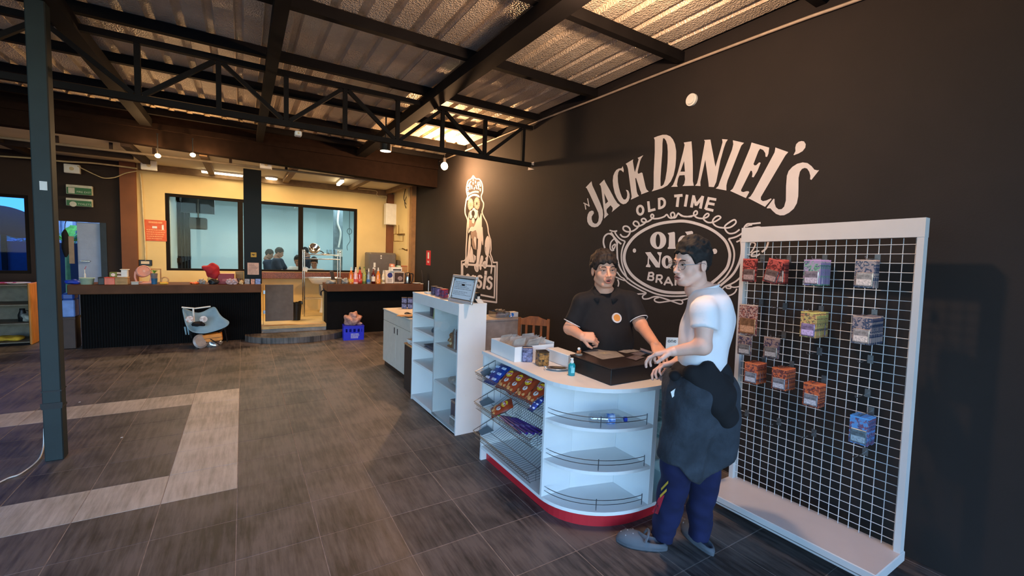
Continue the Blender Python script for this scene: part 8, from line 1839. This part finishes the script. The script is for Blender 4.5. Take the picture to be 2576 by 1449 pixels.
# glasses
M_gl = mat('grey_metal_frame', (120, 116, 112), 0.3, metal=0.9)
GR = thing_g = MB()
gl = bpy.data.objects.new('glasses', None); COL.objects.link(gl); gl.parent = r2
for s_ in (-1, 1):
    rim = [(0.098, s_*0.034+0.025*math.cos(a), -0.002+0.021*math.sin(a)) for a in [2*PI*k/24 for k in range(24)]]
    MB().tube(rim, 0.0012, 6, True, T=HM).build('rim', M_gl, gl)
    MB().prism([(0.0245*math.cos(a), 0.0205*math.sin(a)) for a in [2*PI*k/24 for k in range(24)]], -0.0005, 0.0005, HM@Matrix.Translation((0.098, s_*0.034, -0.002))@Matrix(((0, 0, 1, 0), (1, 0, 0, 0), (0, 1, 0, 0), (0, 0, 0, 1)))).build('lens', glass('spectacle_glass', (0.99, 0.99, 0.99), 0.01, 0.0), gl)
    MB().tube([(0.096, s_*0.059, 0.004), (0.05, s_*0.076, 0.004), (-0.005, s_*0.084, 0.006), (-0.03, s_*0.084, -0.012)], 0.0013, 6, T=HM).build('temple', M_gl, gl)
MB().tube(catmull([(0.098, -0.010, 0.002), (0.104, 0, 0.006), (0.098, 0.010, 0.002)], 4), 0.0012, 6, T=HM).build('bridge', M_gl, gl)
# cards held between the hands
hc = J['wrL']+(J['wrL']-J['elL']).normalized()*0.10
for k in range(2):
    T = Matrix.Translation(hc+Vector((-0.01, 0.02, 0.006+0.004*k)))@Matrix.Rotation(0.5+0.3*k, 4, 'Z')@Matrix.Rotation(0.25, 4, 'X'); t = thing('held_card', ('lower', 'upper')[k]+' dark card held in the hand above the black box', 'card', T.translation, 0, None); t.rotation_euler = T.to_euler()
    MB().rb((-0.032, -0.045, 0), (0.032, 0.045, 0.0012), 0.0004).build('card_face', mat('dark_card_face', (60, 56, 62), 0.4, var=0.4, scale=50), t); MB().rb((-0.030, -0.043, 0.0012), (0.030, 0.043, 0.0016), 0.0002).build('card_print', mat('card_print', (110, 104, 110), 0.4, var=0.5, scale=60), t)

# ---- people in the back room
def bgman(px, py, Y, label, lean, fyaw, shirt, seed, size=1.0, bag=False):
    h = wy(px, py, Y); fz = Vector((h.x-lean[0]*0.5, h.y-lean[1]*0.5, 0.1)); Fv = Vector((math.cos(fyaw), math.sin(fyaw), 0)); Lv = Vector((-Fv.y, Fv.x, 0)); U = Vector((0, 0, 1)); top = h.z-0.1
    nb = h-U*0.175-Fv*0.03; pel = fz+U*max(0.5, min(0.92, top-0.62)); ch = nb.lerp(pel, 0.32)
    J = {'head': h, 'neck': nb, 'yaw': fyaw, 'hyaw': fyaw, 'hpitch': -0.35, 'chest': ch, 'belly': nb.lerp(pel, 0.68), 'pelvis': pel, 'floor': fz}
    for s_, q in (('L', 1), ('R', -1)):
        J['sh'+s_] = nb-U*0.05+Lv*0.17*q; J['el'+s_] = J['sh'+s_]+Fv*0.14-U*0.24+Lv*0.04*q; J['wr'+s_] = J['el'+s_]+Fv*0.20-U*0.10-Lv*0.05*q
        J['hip'+s_] = pel+Lv*0.09*q; J['kn'+s_] = fz+Lv*0.1*q+Fv*0.03+U*((pel.z-0.1)*0.52); J['an'+s_] = fz+Lv*0.1*q+U*0.08; J['hd'+s_] = (Fv-U*0.3, U, 0.5)
    r, o3, sh, HM = person(label, J, {'skin': skin_mat('skin_bg', (150, 110, 90)), 'seed': seed, 'hair_dark': M_hd, 'lod': 2.0, 'htop': 0.02, 'crz': 0.15})
    t_ = cset([(nb.lerp(J['shL'], .2)-U*0.01, J['shL'], 0.082, 0.075), (nb.lerp(J['shR'], .2)-U*0.01, J['shR'], 0.082, 0.075), E(ch, (0.14, 0.20, 0.235), fyaw), E(J['belly'], (0.12, 0.17, 0.22), fyaw)]+[(J['sh'+s_], J['sh'+s_].lerp(J['el'+s_], 0.7), 0.072, 0.066) for s_ in 'LR'], 0.04); t_ = cutp(t_, nb+U*0.035, U)
    cloth('shirt', t_, [J['shL'], J['shR'], pel, ch], 0.018, shirt, r, o3, sh, 0.22)
    l_ = cset([E(pel, (0.12, 0.165, 0.12), fyaw)]+[(J['hip'+s_], J['kn'+s_], 0.095, 0.072) for s_ in 'LR']+[(J['kn'+s_], J['an'+s_], 0.07, 0.055) for s_ in 'LR'], 0.02)
    cloth('trousers', l_, [pel, J['anL'], J['anR']], 0.02, mat('dark_trousers_bg', (36, 38, 46), 0.9), r, o3, sh, 0.2); return r
M_ds = mat('dark_shirt_bg', (38, 42, 52), 0.9); M_ws = mat('pale_shirt_bg', (190, 190, 188), 0.9)
FL = math.radians(-20)
bgman(703, 636, 12.9, 'man in a dark shirt leaning right behind the middle window pane', (0.2, 0), FL, M_ds, 1)
bgman(678, 640, 13.6, 'dark-shirted person half hidden behind the leaning man in the back room', (-0.1, 0), FL, M_ds, 2)
bgman(749, 656, 12.0, 'pale-shirted person looking down left of the window mullion', (0.1, 0), math.radians(245), M_ws, 3)
bgman(767, 634, 13.9, 'dark-haired person standing behind the window mullion', (0, 0), math.radians(180), M_ds, 4)
bgman(790, 661, 11.25, 'person in a white shirt seen from behind the steel dish rack', (0, 0), math.radians(-100), M_ws, 5)
